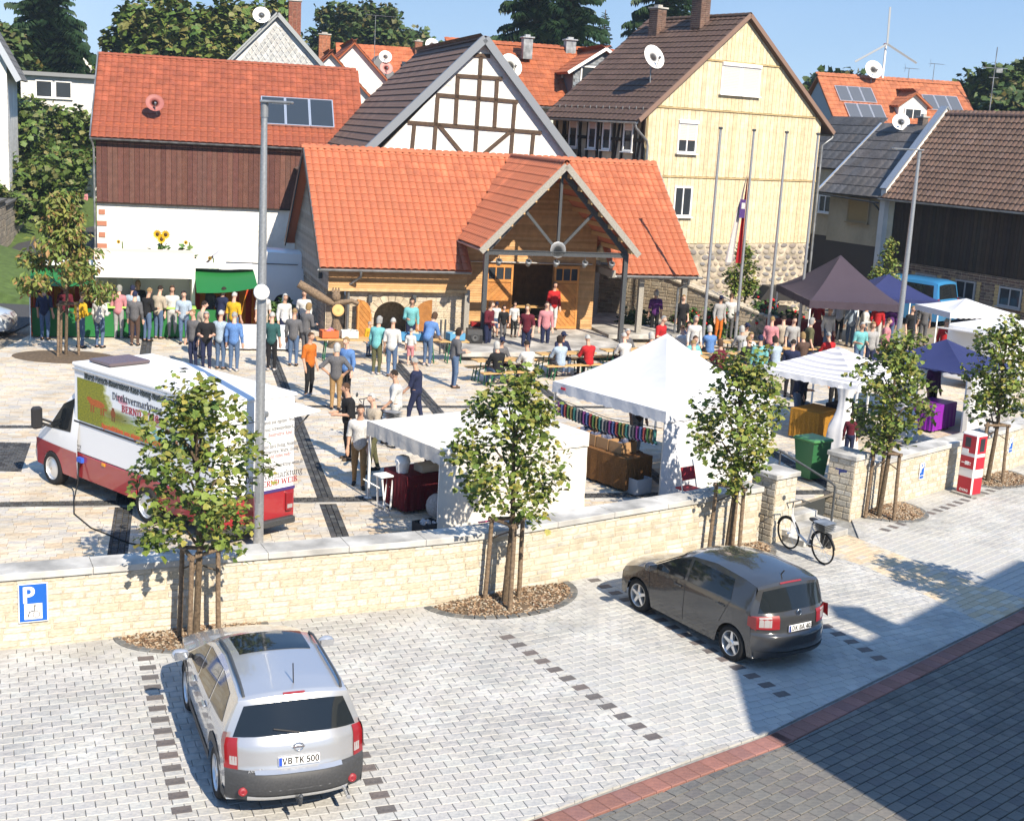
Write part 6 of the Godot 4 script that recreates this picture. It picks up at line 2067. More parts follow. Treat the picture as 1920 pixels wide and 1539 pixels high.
	for k in 4: part(t, "door_lettering", text_mesh(["Bernd Weiß", "Direktvermarktung", "Wurst und Fleisch", "Tel. 06641"][k], 0.05,0.003, "Droid Sans", false), dark, Transform3D(fl, V(2.52 + 0.0,1.0 - 0.075 * k, -0.0 + 0.0)))
	var ws := MB.new()
	mid_patch(c, ws, 4.1,5.0,-0.85,0.85,0.01,10,5)
	part(t, "windscreen", ws.mesh(), M.glass, tp(off))
	var nb := MB.new()
	mid_patch(c, nb, 0.2,1.9,-1.0,1.0,0.012,12,5)
	part(t, "front_bumper", nb.mesh(), M.grey_plastic, tp(off))
	part(t, "side_marker", box_mesh(V(1.45,0.74,-0.012), V(0.1,0.05,0.02)), flat(Color(0.7,0.3,0.02),0.3))
	part(t, "power_socket", box_mesh(V(2.2,0.68,-0.03), V(0.16,0.09,0.07)), flat(Color(0.03,0.1,0.5),0.4))
	var cable = pipe(self, "power_cable", [t.transform * V(2.2,0.64,-0.06), t.transform * V(2.15,0.3,-0.12), t.transform * V(1.9,0.015,-0.35), t.transform * V(1.2,0.012,-0.75), t.transform * V(0.3,0.012,-0.95), t.transform * V(-0.8,0.012,-0.9), V(-4.5, PZ + 0.012,-20.2)], 0.012, M.black_rubber, 6)
	tag(cable, "black power cable trailing from the truck across the paving", "cable")
# ---------------------------------------------------------------- stalls
func gazebo(called: String, label: String, at: Vector2, turn: float, sx: float, sz: float, eave: float, peak: float, m: Material, val := 0.22, walls_on := [], wall_m: Material = null, stripe := Color.BLACK, leg_m: Material = null) -> Node3D:
	var t := thing(called, label, "gazebo", V(at.x, PZ, at.y), turn)
	var e := eave - PZ
	var p := peak - PZ
	var q := MB.new()
	for k in 4:
		var b := Basis(Vector3.UP, k * PI / 2)
		var hx := (sx if k % 2 == 0 else sz) * 0.5
		var hz := (sz if k % 2 == 0 else sx) * 0.5
		var rows := []
		var n := 14
		for j in n + 1:
			var f := float(j) / n
			var row := []
			for i in 9:
				var u := (-1.0 + 0.25 * i) * (1.0 - f)
				var sag := -0.05 * sin(PI * (0.5 + 0.5 * u / maxf(1.0 - f, 0.001))) * sin(PI * f)
				row.append(b * V(u * hx, e + (p - e) * pow(f, 1.22) + sag, hz * (1.0 - f)))
			rows.append(row)
		if stripe == Color.BLACK: q.surf(rows, false)
		else:
			for j in n:
				q.col = Color(1,1,1) if j % 2 == 0 else stripe
				var a := []
				for i in 9: a.append((rows[j][i] as Vector3).lerp(rows[j + 1][i], 0.62 if j % 2 == 0 else 0.0))
				q.surf([rows[j], rows[j + 1]], false)
	part(t, "canopy", q.mesh(), m)
	var vq := MB.new()
	for k in 4:
		var b := Basis(Vector3.UP, k * PI / 2)
		var hx := (sx if k % 2 == 0 else sz) * 0.5 + 0.01
		var hz := (sz if k % 2 == 0 else sx) * 0.5 + 0.01
		var up := []
		var dn := []
		for i in 25:
			var u := -1.0 + i / 12.0
			up.append(b * V(u * hx, e, hz))
			dn.append(b * V(u * hx, e - val + 0.025 * absf(sin(i * PI * 0.5)), hz + 0.01 * sin(i * 1.7)))
		vq.surf([dn, up], false)
	part(t, "valance", vq.mesh(), m)
	for cx in [-1.0,1.0]:
		for cz in [-1.0,1.0]:
			var l := MB.new()
			l.box(V(cx * (sx * 0.5 - 0.04), e * 0.5, cz * (sz * 0.5 - 0.04)), V(0.04, e, 0.04))
			l.box(V(cx * (sx * 0.5 - 0.04),0.008, cz * (sz * 0.5 - 0.04)), V(0.12,0.016,0.12))
			part(t, "leg", l.mesh(), leg_m if leg_m else M.alu)
	for s in walls_on:
		var b := Basis(Vector3.UP, s * PI / 2)
		var hx: float = (sx if s % 2 == 0 else sz) * 0.5
		var hz: float = (sz if s % 2 == 0 else sx) * 0.5
		var wq := MB.new()
		var rows := []
		for j in 7:
			var row := []
			for i in 31:
				var u := -1.0 + i / 15.0
				row.append(b * V(u * hx, 0.01 + (e - 0.03) * j / 6.0, hz - 0.012 + 0.018 * sin(i * 0.9) * (1.0 - j / 6.0) + 0.01 * sin(j * 1.9 + i * 0.5)))
			rows.append(row)
		wq.surf(rows, false)
		part(t, "side_wall", wq.mesh(), wall_m if wall_m else m)
	return t
func table(called: String, label: String, at: Vector3, turn: float, w: float, d: float, h: float, top: Material, legs: Material, group := "", bench := false, skirt: Material = null) -> Node3D:
	var t := thing(called, label, "bench" if bench else "table", at, turn, group)
	var q := MB.new()
	q.cbox(V(0, h - 0.018,0), V(w, 0.036, d),0.008)
	part(t, "bench_top" if bench else "table_top", q.mesh(), top)
	for s in [-1.0,1.0]:
		var l := MB.new()
		for z in [-1.0,1.0]: l.span(V(s * (w * 0.5 - 0.3), h - 0.04, z * d * 0.3), V(s * (w * 0.5 - 0.24),0.0, z * d * 0.42),0.028,0.028)
		l.span(V(s * (w * 0.5 - 0.25),0.06,-d * 0.4), V(s * (w * 0.5 - 0.25),0.06, d * 0.4),0.024,0.024)
		l.span(V(s * (w * 0.5 - 0.28), h * 0.6,0), V(s * (w * 0.5 - 0.65), h - 0.04,0),0.02,0.02)
		part(t, "leg_frame", l.mesh(), legs)
	if skirt:
		var k := MB.new()
		for sd in 4:
			var b := Basis(Vector3.UP, sd * PI / 2)
			var hw := (w if sd % 2 == 0 else d) * 0.5 + 0.012
			var hd := (d if sd % 2 == 0 else w) * 0.5 + 0.012
			var lo := []
			var up := []
			for i in 19:
				var u := -1.0 + i / 9.0
				up.append(b * V(u * hw, h + 0.004, hd))
				lo.append(b * V(u * hw, 0.06, hd + 0.025 * sin(i * 2.1)))
			k.surf([lo, up], false)
		k.box(V(0, h + 0.004,0), V(w + 0.02,0.006, d + 0.02))
		part(t, "table_cloth", k.mesh(), skirt)
	return t
func crate(called: String, label: String, at: Vector3, turn: float, s: Vector3, c: Color, group := "", fill := []):
	var t := thing(called, label, "box", at, turn, group)
	var q := MB.new()
	q.box(V(0,0.01,0), V(s.x, 0.02, s.z))
	for k in [-1.0,1.0]:
		q.box(V(k * (s.x * 0.5 - 0.008), s.y * 0.5,0), V(0.016, s.y, s.z))
		q.box(V(0, s.y * 0.5, k * (s.z * 0.5 - 0.008)), V(s.x - 0.032, s.y, 0.016))
	part(t, "box_shell", q.mesh(), flat(c))
	for k in fill.size():
		var f := MB.new()
		for i in 4: f.cbox(V(rng.randf_range(-0.3,0.3) * s.x, s.y * rng.randf_range(0.75,1.02), rng.randf_range(-0.3,0.3) * s.z), V(s.x * 0.3, s.y * 0.3, s.z * 0.3),0.02, Basis.from_euler(V(rng.randf(), rng.randf() * 3, rng.randf())))
		stuff(part(t, "goods", f.mesh(), cloth(fill[k])))
func build_stalls():
	var white: Material = M.tent_white
	gazebo("white_tent", "low white tent with a closed side wall, in front of the second street tree", U(-0.62,-24.55),0.653,3.4,2.5,2.02,2.3, M.tent_cream, 0.28, [0], null, Color.BLACK, M.white_plastic)
	var big := gazebo("peaked_tent", "large white peaked tent with socks hung on a line along its open side", U(3.22,-28.0),0.7,3.3,3.4,2.28,3.5, white, 0.24, [0], null, Color.BLACK, M.alu)
	var lg := MB.new()
	lg.box(Vector3.ZERO, V(0.012,0.05,0.14))
	part(big, "maker_label", lg.mesh(), flat(Color(0.5,0.03,0.06)), tp(V(-1.67,1.68,-1.35)))
	var ln := thing("sock_line", "line of colourful knitted socks hung under the big peaked tent", "sock line", big.position, 0.7)
	pipe(ln, "line", [V(-1.62,1.42,-1.6), V(-1.6,1.3,0.0), V(-1.62,1.42,1.6)], 0.008, M.black_plastic, 4)
	for k in 30:
		var z := -1.5 + 0.1 * k
		var s := MB.new()
		s.tube([V(-1.61,1.36 - 0.1 * (1.0 - absf(z) / 1.6), z), V(-1.61,1.12 - 0.1 * (1.0 - absf(z) / 1.6), z), V(-1.61,1.08 - 0.1 * (1.0 - absf(z) / 1.6), z + 0.07)], [0.04,0.035,0.03], 6)
		part(ln, "sock", s.mesh(), cloth([Color(0.2,0.05,0.2), Color(0.05,0.2,0.18), Color(0.3,0.06,0.06), Color(0.1,0.1,0.12), Color(0.3,0.2,0.08), Color(0.08,0.12,0.3), Color(0.25,0.25,0.25), Color(0.1,0.2,0.06)][(k * 5) % 8]))
	var dk := gazebo("dark_gazebo", "dark aubergine peaked gazebo beside the flagpoles", U(11.0,-45.7),0.06,3.1,4.5,2.6,3.95, M.tent_dark, 0.26, [], null, Color.BLACK, M.white_plastic)
	gazebo("navy_gazebo", "navy gazebo with white scalloped edge in front of the blue van", U(13.6,-48.9),0.06,3.0,3.0,2.35,3.1, M.tent_navy, 0.14, [], null, Color.BLACK, M.white_plastic)
	var st := mk("tent_stripe", Color(0.8,0.8,0.82),0.85, TX.sag, 0.4, TX.soft, true)
	gazebo("striped_gazebo", "grey and white striped gazebo with gathered white corner curtains", U(8.05,-32.7),0.82,2.9,2.9,2.12,2.72, st, 0.16, [], null, Color(0.5,0.5,0.54), M.white_plastic)
	var sw := mk("wall_stripe", Color(0.75,0.76,0.8),0.8, ntex("awning", 31,0.001,0.55,1.0,1),0.4)
	var bt := gazebo("blue_gazebo", "royal blue gazebo with a striped plastic side wall by the fourth street tree", U(11.5,-35.1),0.8,2.8,2.8,2.1,2.72, M.tent_navy, 0.05, [0], sw, Color.BLACK, M.white_plastic)
	for w in [[-1.05,-0.15], [0.1,1.0]]: window(bt, w[0], w[1], 0.55,1.2, tp(V(0,0,1.41)),0.0, M.white_plastic, null, true)
	for c in [[7.85,-30.75], [9.75,-32.4]]:
		var cu := MB.new()
		var rows := []
		for j in 9:
			var row := []
			for i in 17:
				var a := TAU * i / 16.0
				var r := (0.3 - 0.16 * sin(PI * minf(j / 5.0,1.0)) + 0.03 * j) * (0.7 + 0.14 * sin(a * 5.0))
				row.append(V(c[0] + cos(a) * r, PZ + 0.02 + 1.52 * (1.0 - j / 8.0), c[1] + sin(a) * r))
			rows.append(row)
		cu.surf(rows, false)
		tag(part(self, "corner_curtain", cu.mesh(), white), "gathered white curtain tied at the %s corner of the striped gazebo" % ["nearest" if c[0] < 9 else "right"], "curtain")
	var um := gazebo("market_canopy", "square white market canopy with scalloped edge before the black barn", U(15.0,-44.3),0.3,2.5,2.0,2.5,2.85, white, 0.2, [], null, Color.BLACK, M.galv)
	var tr := thing("sales_trailer", "white sales trailer with raised grey flap at the right border", "trailer", V(14.9, PZ, -40.2),0.78)
	var q := MB.new()
	q.cbox(V(0.9,1.1,-0.6), V(3.4,1.7,1.7),0.05)
	part(tr, "trailer_body", q.mesh(), flat(Color(0.74,0.75,0.76),0.4))
	var fl := MB.new()
	fl.cbox(V(-1.32,1.85,-0.55), V(1.1,0.05,1.45),0.01, Basis(V(0,0,1),-0.12))
	part(tr, "raised_flap", fl.mesh(), flat(Color(0.5,0.49,0.49),0.5))
	for k in 2: pipe(tr, "flap_stay", [V(-0.8,1.3,-1.1 + 1.1 * k), V(-1.6,1.78,-1.1 + 1.1 * k)], 0.012, M.alu, 5)
	for s in [0.2,-1.4]: wheel_mesh(tr, V(0.8,0.28, s),0.28,1.0 if s > 0 else -1.0,5, true)
	var c := thing("catering_trailer", "white catering trailer with raised hatch between two green awnings and orange striped curtains", "trailer", V(-13.2, PZ, -41.0),0.3)
	var b := MB.new()
	b.box(V(1.5,0.55,-1.0), V(3.1,0.9,1.6))
	b.box(V(1.5,2.2,-0.95), V(3.1,0.25,1.7))
	b.box(V(1.5,1.6,-1.75), V(3.1,1.4,0.1))
	for x in [0.0,3.0]: b.box(V(x, 1.5,-1.0), V(0.1,1.4,1.6))
	part(c, "trailer_body", b.mesh(), flat(Color(0.72,0.71,0.68),0.45))
	var hq := MB.new()
	hq.cbox(V(1.5,2.36,0.0), V(3.0,0.06,1.1),0.01, Basis(Vector3.RIGHT, 0.1))
	hq.cbox(V(1.5,2.12,0.54), V(3.0,0.38,0.04),0.01)
	part(c, "raised_hatch", hq.mesh(), M.white_plastic)
	part(c, "beige_top", box_mesh(V(1.5,2.5,-0.75), V(3.05,0.3,1.0)), flat(Color(0.62,0.52,0.42)))
	var green := flat(Color(0.012,0.13,0.03),0.6)
	part(c, "counter_top", box_mesh(V(1.5,0.98,0.05), V(3.1,0.05,0.7)), flat(Color(0.35,0.6,0.12),0.5))
	part(c, "green_skirt", box_mesh(V(1.2,0.48,0.25), V(6.2,0.88,0.05)), green)
	part(c, "fridge", box_mesh(V(0.9,1.35,-1.5), V(0.5,0.8,0.4)), flat(Color(0.4,0.42,0.44),0.4))
	for k in 3: part(c, "price_card", box_mesh(V(1.1 + 0.62 * k, 1.93,-0.12), V(0.32,0.14,0.01)), M.white_plastic)
	for s in [[-1.9,0.0], [3.05,4.95]]:
		var aw := MB.new()
		var rows := []
		for j in 8:
			var row := []
			for i in 13:
				var f := i / 12.0
				row.append(V(lerpf(s[0], s[1], f),2.12 - 0.42 * pow(j / 7.0,1.5) - 0.07 * sin(PI * f) - (0.2 * j / 7.0 * (1.0 - f) if s[0] > 0 else 0.0),-1.2 + 1.75 * j / 7.0))
			rows.append(row)
		aw.surf(rows, true)
		part(c, "awning", aw.mesh(), green)
		for k in 9:
			var st2 := MB.new()
			var x0 := lerpf(s[0], s[1], k / 9.0)
			var x1 := lerpf(s[0], s[1], (k + 1) / 9.0)
			var ra := []
			var rb := []
			for i in 5:
				var x := lerpf(x0, x1, i / 4.0)
				ra.append(V(x, 0.03,-1.2 + 0.06 * sin(x * 7.0)))
				rb.append(V(x, 2.05,-1.2 + 0.03 * sin(x * 7.0)))
			st2.surf([ra, rb], false)
			part(c, "curtain_stripe", st2.mesh(), cloth(Color(0.62,0.08,0.02) if k % 2 == 0 else Color(0.72,0.3,0.02)))
		var ex: float = s[0] if s[0] < 0 else s[1]
		for k in 7:
			var st3 := MB.new()
			var ra := []
			var rb := []
			for i in 5:
				var z := -1.2 + 1.6 * (k + i / 4.0) / 7.0
				ra.append(V(ex + 0.05 * sin(z * 8.0),0.03, z))
				rb.append(V(ex + 0.02 * sin(z * 8.0),1.95 - 0.2 * (z + 1.2) / 1.6, z))
			st3.surf([ra, rb], false)
			part(c, "curtain_stripe", st3.mesh(), cloth(Color(0.62,0.08,0.02) if k % 2 == 0 else Color(0.72,0.3,0.02)))
		pipe(c, "awning_pole", [V(ex, 0.0,0.5), V(ex, 1.8,0.5)], 0.018, M.white_plastic, 6)
		part(c, "roof_edge", box_mesh(V((s[0] + s[1]) * 0.5,2.2,-0.95), V(absf(s[1] - s[0]),0.12,0.6)), M.white_plastic)
	var wood := mk("bench_wood", Color(0.6,0.37,0.15),0.55, TX.streak, 0.8)
	var leg := flat(Color(0.02,0.12,0.06),0.5)
	var sets := [[-0.3,-37.0,0.5], [1.5,-38.7,0.5], [3.5,-40.0,0.45], [5.6,-42.3,0.3], [7.6,-42.9,0.3], [5.5,-39.3,0.45], [7.4,-40.7,0.4], [9.4,-42.2,0.35]]
	for k in sets.size():
		var s: Array = sets[k]
		var p := V(s[0], PZ, s[1])
		var lab: String = ["nearest the speaker", "at the edge of the stage", "second along the stage", "in the open bay", "at the first flagpole", "behind the peaked tent", "between peaked tent and flagpoles", "at the fourth flagpole"][k]
		table("beer_table", "pale wooden beer table with green legs, " + lab, p, s[2], 1.9,0.46,0.7, wood, leg, "beer tables and benches")
		for d in [-1.0,1.0]: table("beer_bench", "beer bench, %s side of the table %s" % ["far" if d < 0 else "near", lab], p + Basis(Vector3.UP, s[2]) * V(0,0, d * 0.5), s[2], 1.9,0.24,0.42, wood, leg, "beer tables and benches", true)
	table("beer_table", "beer table with green legs standing inside the dark sliding door", V(0.45,0.8,-46.4),0.3,1.7,0.45,0.7, wood, leg, "beer tables and benches")
	table("beer_bench", "beer bench on the stage behind the three children", V(-0.2,0.8,-45.1),0.3,1.8,0.24,0.42, wood, leg, "beer tables and benches", true)
	var gb := "flea market goods"
	table("trestle_table", "long trestle table heaped with bagged goods before the carved figure", V(-5.0, PZ, -39.2),0.25,2.0,0.6,0.68, wood, leg, "flea market tables")
	table("trestle_table", "trestle table with blue crates before the arched cellar door", V(-3.2, PZ, -39.6),0.25,1.9,0.6,0.68, wood, leg, "flea market tables")
	table("trestle_table", "trestle table beside the steel handrail posts", V(-1.9, PZ, -39.9),0.25,0.9,0.5,0.68, wood, leg, "flea market tables")
	table("trestle_table", "trestle table under white cloth behind the yellow jumper", V(-8.0, PZ, -40.3),0.25,2.2,0.6,0.72, wood, leg, "flea market tables", false, white)
	var gc := [Color(0.06,0.22,0.4), Color(0.06,0.22,0.4), Color(0.5,0.12,0.04), Color(0.6,0.58,0.52), Color(0.05,0.05,0.05), Color(0.08,0.25,0.42), Color(0.42,0.28,0.15), Color(0.5,0.4,0.3)]
	var gl := ["blue plastic crate on the arch table, left", "blue plastic crate on the arch table, right", "orange box of oddments at the end of the long table", "pale box of papers on the long table", "black crate with oranges and a price card", "blue crate on the table by the handrail posts", "cardboard box under the long table", "carton standing on the paving below the arch table"]
	var gp := [V(-3.55,1.19,-39.35), V(-3.0,1.19,-39.5), V(-5.6,1.19,-39.1), V(-5.0,1.19,-39.25), V(-3.9,1.19,-39.6), V(-1.85,1.19,-39.95), V(-5.2, PZ, -39.15), V(-3.8, PZ, -39.3)]
	for k in 8: crate("goods_crate", gl[k], gp[k], 0.25 + 0.1 * (k % 3), V(0.5,0.22,0.36), gc[k], gb, [[Color(0.7,0.66,0.6)], [Color(0.5,0.5,0.5), Color(0.7,0.6,0.4)], [Color(0.7,0.3,0.2), Color(0.4,0.2,0.4)], [Color(0.7,0.7,0.66)], [Color(0.7,0.3,0.03)], [Color(0.6,0.65,0.5)], [Color(0.5,0.45,0.4)], []][k])
	var tb := table("draped_table", "table under brown cloth inside the big peaked tent", V(1.95, PZ, -26.95),2.25,2.2,0.7,0.7, wood, M.black_plastic, "", false, cloth(Color(0.22,0.1,0.03)))
	for k in 4: crate("carton", "open brown carton of socks, %s in the row under the peaked tent" % ["nearest", "second", "third", "farthest"][k], V(2.32 - 0.25 * k, 1.21,-26.5 - 0.3 * k),2.25, V(0.36,0.24,0.44), Color(0.36,0.21,0.1), "cartons of socks", [Color(0.2,0.2,0.25), Color(0.1,0.12,0.2)])
	crate("storage_box", "grey storage box on the ground at the tent's corner post", V(2.65, PZ, -26.0),0.7, V(0.42,0.32,0.34), Color(0.4,0.42,0.45))
	table("draped_table", "table under dark red cloth at the open end of the low white tent", V(-1.75, PZ, -24.1),0.65,0.9,0.75,0.72, wood, M.black_plastic, "", false, cloth(Color(0.17,0.012,0.02)))
	var wt := table("side_table", "small white side table with curved legs beside the red table", V(-2.3, PZ, -23.9),0.65,0.36,0.3,0.66, M.white_plastic, M.white_plastic)
	var bk := MB.new()
	bk.lathe([U(0.11,0), U(0.13,0.16), U(0.15,0.2), U(0.12,0.3), U(0.0,0.34)], 14)
	tag(part(self, "white_pot", bk.mesh(), M.white_plastic, tp(V(-1.98,1.23,-23.85))), "white lidded pot on the corner of the red table", "pot")
	var tray := MB.new()
	tray.cbox(Vector3.ZERO, V(0.5,0.14,0.3),0.01)
	tag(part(self, "goods_tray", tray.mesh(), flat(Color(0.6,0.52,0.4)), at_y(V(-1.5,1.3,-24.1),0.65)), "shallow cream tray of small goods on the red table", "tray")
	var cone := MB.new()
	cone.lathe([U(0.0,0), U(0.12,0.0), U(0.11,0.25), U(0.05,0.45), U(0.03,0.58), U(0.0,0.6)], 12)
	tag(part(self, "purple_bottle", cone.mesh(), flat(Color(0.06,0.015,0.07),0.4), tp(V(-1.5,1.23,-24.4))), "tall dark purple bottle shape on the red table", "bottle")
	var sack := MB.new()
	sack.blob(V(0,0.2,0), V(0.2,0.24,0.16),12,8)
	tag(part(self, "white_sack", sack.mesh(), cloth(Color(0.6,0.6,0.6)), tp(V(-1.3, PZ, -23.55))), "crumpled white sack lying by the red table", "sack")
	crate("magazine_box", "dark box of magazines on the paving at the tent's corner", V(-1.4, PZ, -22.6),0.7, V(0.42,0.18,0.34), Color(0.03,0.03,0.035), "", [Color(0.6,0.6,0.62)])
	table("draped_table", "table under ochre cloth beneath the striped gazebo", V(7.5, PZ, -32.0),0.8,1.0,0.8,0.75, wood, M.black_plastic, "", false, cloth(Color(0.42,0.2,0.02)))
	table("draped_table", "table under dark cloth beside the ochre one in the striped gazebo", V(8.3, PZ, -32.3),0.8,0.7,0.7,0.85, wood, M.black_plastic, "", false, cloth(Color(0.012,0.014,0.03)))
	table("draped_table", "table under shiny purple cloth in the blue gazebo", V(11.0, PZ, -34.0),0.8,1.2,0.7,0.7, wood, M.black_plastic, "", false, flat(Color(0.22,0.02,0.34),0.3))
	table("serving_counter", "serving counter of planks under the dark gazebo", V(10.2, PZ, -47.4),0.06,2.4,0.7,0.9, wood, M.black_plastic, "", false, cloth(Color(0.2,0.02,0.03)))
	var gr := MB.new()
	gr.box(V(0,0.85,0), V(1.3,0.5,0.7))
	gr.prism(PackedVector2Array([U(-0.7,1.35), U(0.7,1.35), U(0.35,1.85), U(-0.35,1.85)]),-0.4,0.4)
	for x in [-0.5,0.5]: gr.box(V(x, 0.35,0), V(0.06,0.7,0.06))
	tag(part(self, "grill", gr.mesh(), flat(Color(0.03,0.028,0.028),0.6), at_y(V(9.6, PZ, -49.6),0.2)), "black hooded grill under the back of the dark gazebo", "grill")
# ---------------------------------------------------------------- street furniture
func lamp_post(label: String, at: Vector3, h: float, arm: float, disc := false):
	var t := thing("lamp_post", label, "lamp post", at, 0.0, "tall galvanised lamp posts")
	var q := MB.new()
	q.tube([Vector3.ZERO, V(0, h * 0.55,0), V(0, h, 0)], [0.085,0.075,0.045], 14)
	q.lathe([U(0.16,0.0), U(0.16,0.02), U(0.09,0.03)], 14)
	part(t, "post", q.mesh(), M.galv)
	var a := MB.new()
	a.cbox(V(arm * 0.38, h + 0.02,0), V(absf(arm),0.04,0.2),0.012)
	a.tube([V(0, h - 0.22,0), V(0, h + 0.01,0)], [0.06], 12)
	part(t, "lamp_head", a.mesh(), M.zinc)
	part(t, "lamp_glass", box_mesh(V(arm * 0.5, h - 0.008,0), V(absf(arm) * 0.5,0.012,0.14)), flat(Color(0.6,0.6,0.58),0.2))
	if disc:
		var d := MB.new()
		d.lathe([U(0.0,0.05), U(0.1,0.045), U(0.125,0.02), U(0.13,0.0), U(0.12,-0.04), U(0.0,-0.05)], 20, Transform3D(Basis(Vector3.RIGHT, PI / 2), V(0.02,4.33,0.13)))
		part(t, "round_sensor", d.mesh(), M.white_plastic)
		part(t, "service_flap", box_mesh(V(0,1.0,0.078), V(0.07,0.35,0.01)), M.zinc)
func p_sign(label: String, at: Vector3, turn: float, w: float, h: float, plate: bool):
	var t := thing("parking_sign", label, "sign", at, turn, "blue parking signs on the wall")
	var q := MB.new()
	q.cbox(Vector3.ZERO, V(w, h, 0.012),0.004)
	part(t, "rim", q.mesh(), M.white_plastic)
	part(t, "blue_field", box_mesh(V(0,0,0.007), V(w - 0.03, h - 0.03,0.004)), flat(Color(0.012,0.1,0.42),0.4))
	part(t, "letter_p", text_mesh("P", h * 0.42 if plate else h * 0.6,0.004), M.white_plastic, tp(V(-w * 0.16, h * 0.2,0.011)))
	var f := MB.new()
	if plate:
		part(t, "white_panel", box_mesh(V(0,-h * 0.22,0.01), V(w * 0.6, h * 0.4,0.003)), M.white_plastic)
		f.tube([V(0.02,-h * 0.1,0.013), V(0.015,-h * 0.2,0.013), V(-0.05,-h * 0.225,0.013), V(-0.075,-h * 0.36,0.013)], [0.008], 6)
		f.blob(V(0.022,-h * 0.075,0.013), V(0.014,0.014,0.005),8,6)
		for k in 18:
			var a := TAU * k / 18.0
			f.box(V(0.04 + cos(a) * 0.045,-h * 0.3 + sin(a) * 0.045,0.012), V(0.012,0.012,0.003))
		part(t, "wheelchair_symbol", f.mesh(), M.black_plastic)
	else:
		part(t, "white_panel", box_mesh(V(0,-h * 0.28,0.01), V(w * 0.7,0.012,0.003)), M.white_plastic)
func build_street():
	lamp_post("galvanised lamp post with a round white disc, beside the sales truck", V(-4.11, PZ, -21.08),7.28,0.5, true)
	lamp_post("galvanised lamp post rising in front of the black barn", V(11.45, PZ, -39.4),7.1,-0.9)
	var poles := [[6.35,-44.55], [7.61,-45.5], [8.9,-46.5], [9.98,-46.5]]
	for k in 4:
		var t := thing("flagpole", "silver flagpole, %s" % ["nearest to the market hall", "the one carrying the red and white flag", "third from the market hall", "nearest to the dark gazebo"][k], "flagpole", V(poles[k][0], PZ, poles[k][1]),0.0, "row of flagpoles")
		var q := MB.new()
		q.tube([Vector3.ZERO, V(0,4,0), V(0,7.45,0)], [0.06,0.05,0.038], 12)
		part(t, "pole", q.mesh(), M.galv)
		var c := MB.new()
		c.cbox(V(0,7.47,0), V(0.13,0.08,0.13),0.02)
		part(t, "finial", c.mesh(), M.steel_grey)
		part(t, "base_block", box_mesh(V(0,0.06,0), V(0.45,0.12,0.45)), M.concrete)
	var fg := thing("flag", "limp red and white flag with a coat of arms on the second flagpole", "flag", V(7.61, PZ, -45.5))
	for half in 2:
		var q := MB.new()
		var rows := []
		for j in 16:
			var f := j / 15.0
			var row := []
			for i in 9:
				var u := i / 8.0
				var w := (0.06 + 0.42 * pow(f, 0.8)) * 0.5
				var x := -0.07 - (half + u) * w * (0.75 if half == 0 else 1.1)
				row.append(V(x, 6.0 - 3.0 * f - 0.18 * u * (1.0 - f),0.05 * sin(u * 6.0 + half * 2.0 + f * 1.5) + 0.05 * (1 - half)))
			rows.append(row)
		q.surf(rows, true)
		part(fg, "red_field" if half == 0 else "white_field", q.mesh(), cloth(Color(0.42,0.015,0.02) if half == 0 else Color(0.72,0.66,0.64)))
	var cr := MB.new()
	cr.cbox(V(-0.18,4.85,0.13), V(0.2,0.62,0.01),0.004)
	var co := part(fg, "coat_of_arms", cr.mesh(), cloth(Color(0.1,0.05,0.22)))
	part(co, "arms_charge", box_mesh(V(-0.16,4.95,0.138), V(0.12,0.2,0.006)), cloth(Color(0.7,0.68,0.66)))
	p_sign("blue parking sign with wheelchair symbol at the left end of the wall", V(-6.62,0.68,-17.66),0.425,0.4,0.58, true)
	p_sign("small blue parking sign between the fourth tree and the charging post", V(9.22,0.62,-28.72),0.775,0.2,0.38, false)
	p_sign("small blue parking sign near the right border of the wall", V(12.32,0.64,-31.82),0.79,0.2,0.38, false)
	var c := thing("charging_post", "red and white electric charging post in front of the wall", "charging post", V(10.5,0,-29.25),-0.95)
	var q := MB.new()
	q.cbox(V(0,0.74,0), V(0.42,1.42,0.36),0.03)
	part(c, "housing", q.mesh(), flat(Color(0.72,0.72,0.72),0.35))
	var red := flat(Color(0.42,0.02,0.035),0.35)
	for p in [[0.0,1.2,0.36,0.4], [0.0,0.78,0.36,0.28], [0.0,0.25,0.36,0.38]]:
		part(c, "red_panel", box_mesh(V(p[0], p[1], 0.181), V(p[2], p[3], 0.008)), red)
		part(c, "red_panel", box_mesh(V(0.211, p[1], 0.0), V(0.008, p[3], 0.3)), red)
	part(c, "display", box_mesh(V(-0.03,1.24,0.187), V(0.14,0.22,0.01)), M.pane_dark)
	part(c, "display", box_mesh(V(0.217,1.2,0.0), V(0.01,0.3,0.16)), M.pane_dark)
	var plug := MB.new()
	plug.cbox(V(0.0,0.76,0.19), V(0.1,0.08,0.01),0.003)
	plug.box(V(0.07,0.78,0.19), V(0.06,0.014,0.008)); plug.box(V(0.07,0.74,0.19), V(0.06,0.014,0.008)); plug.box(V(-0.09,0.76,0.19), V(0.1,0.016,0.008))
	part(c, "plug_symbol", plug.mesh(), M.white_plastic)
	part(c, "card_panel", box_mesh(V(-0.08,1.03,0.188), V(0.17,0.11,0.008)), M.white_plastic)
	part(c, "operator_lettering", text_mesh("OVAG", 0.06,0.004), M.white_plastic, tp(V(0,0.13,0.19)))
	part(c, "plinth", box_mesh(V(0,0.02,0), V(0.55,0.06,0.5)), M.concrete)
	var b := thing("wheelie_bin", "green wheelie bin on the square beside the pier", "bin", V(6.55, PZ, -27.9),0.6)
	var bq := MB.new()
	var lo := [V(-0.22,0.06,0.2), V(0.22,0.06,0.2), V(0.22,0.06,-0.2), V(-0.22,0.06,-0.2)]
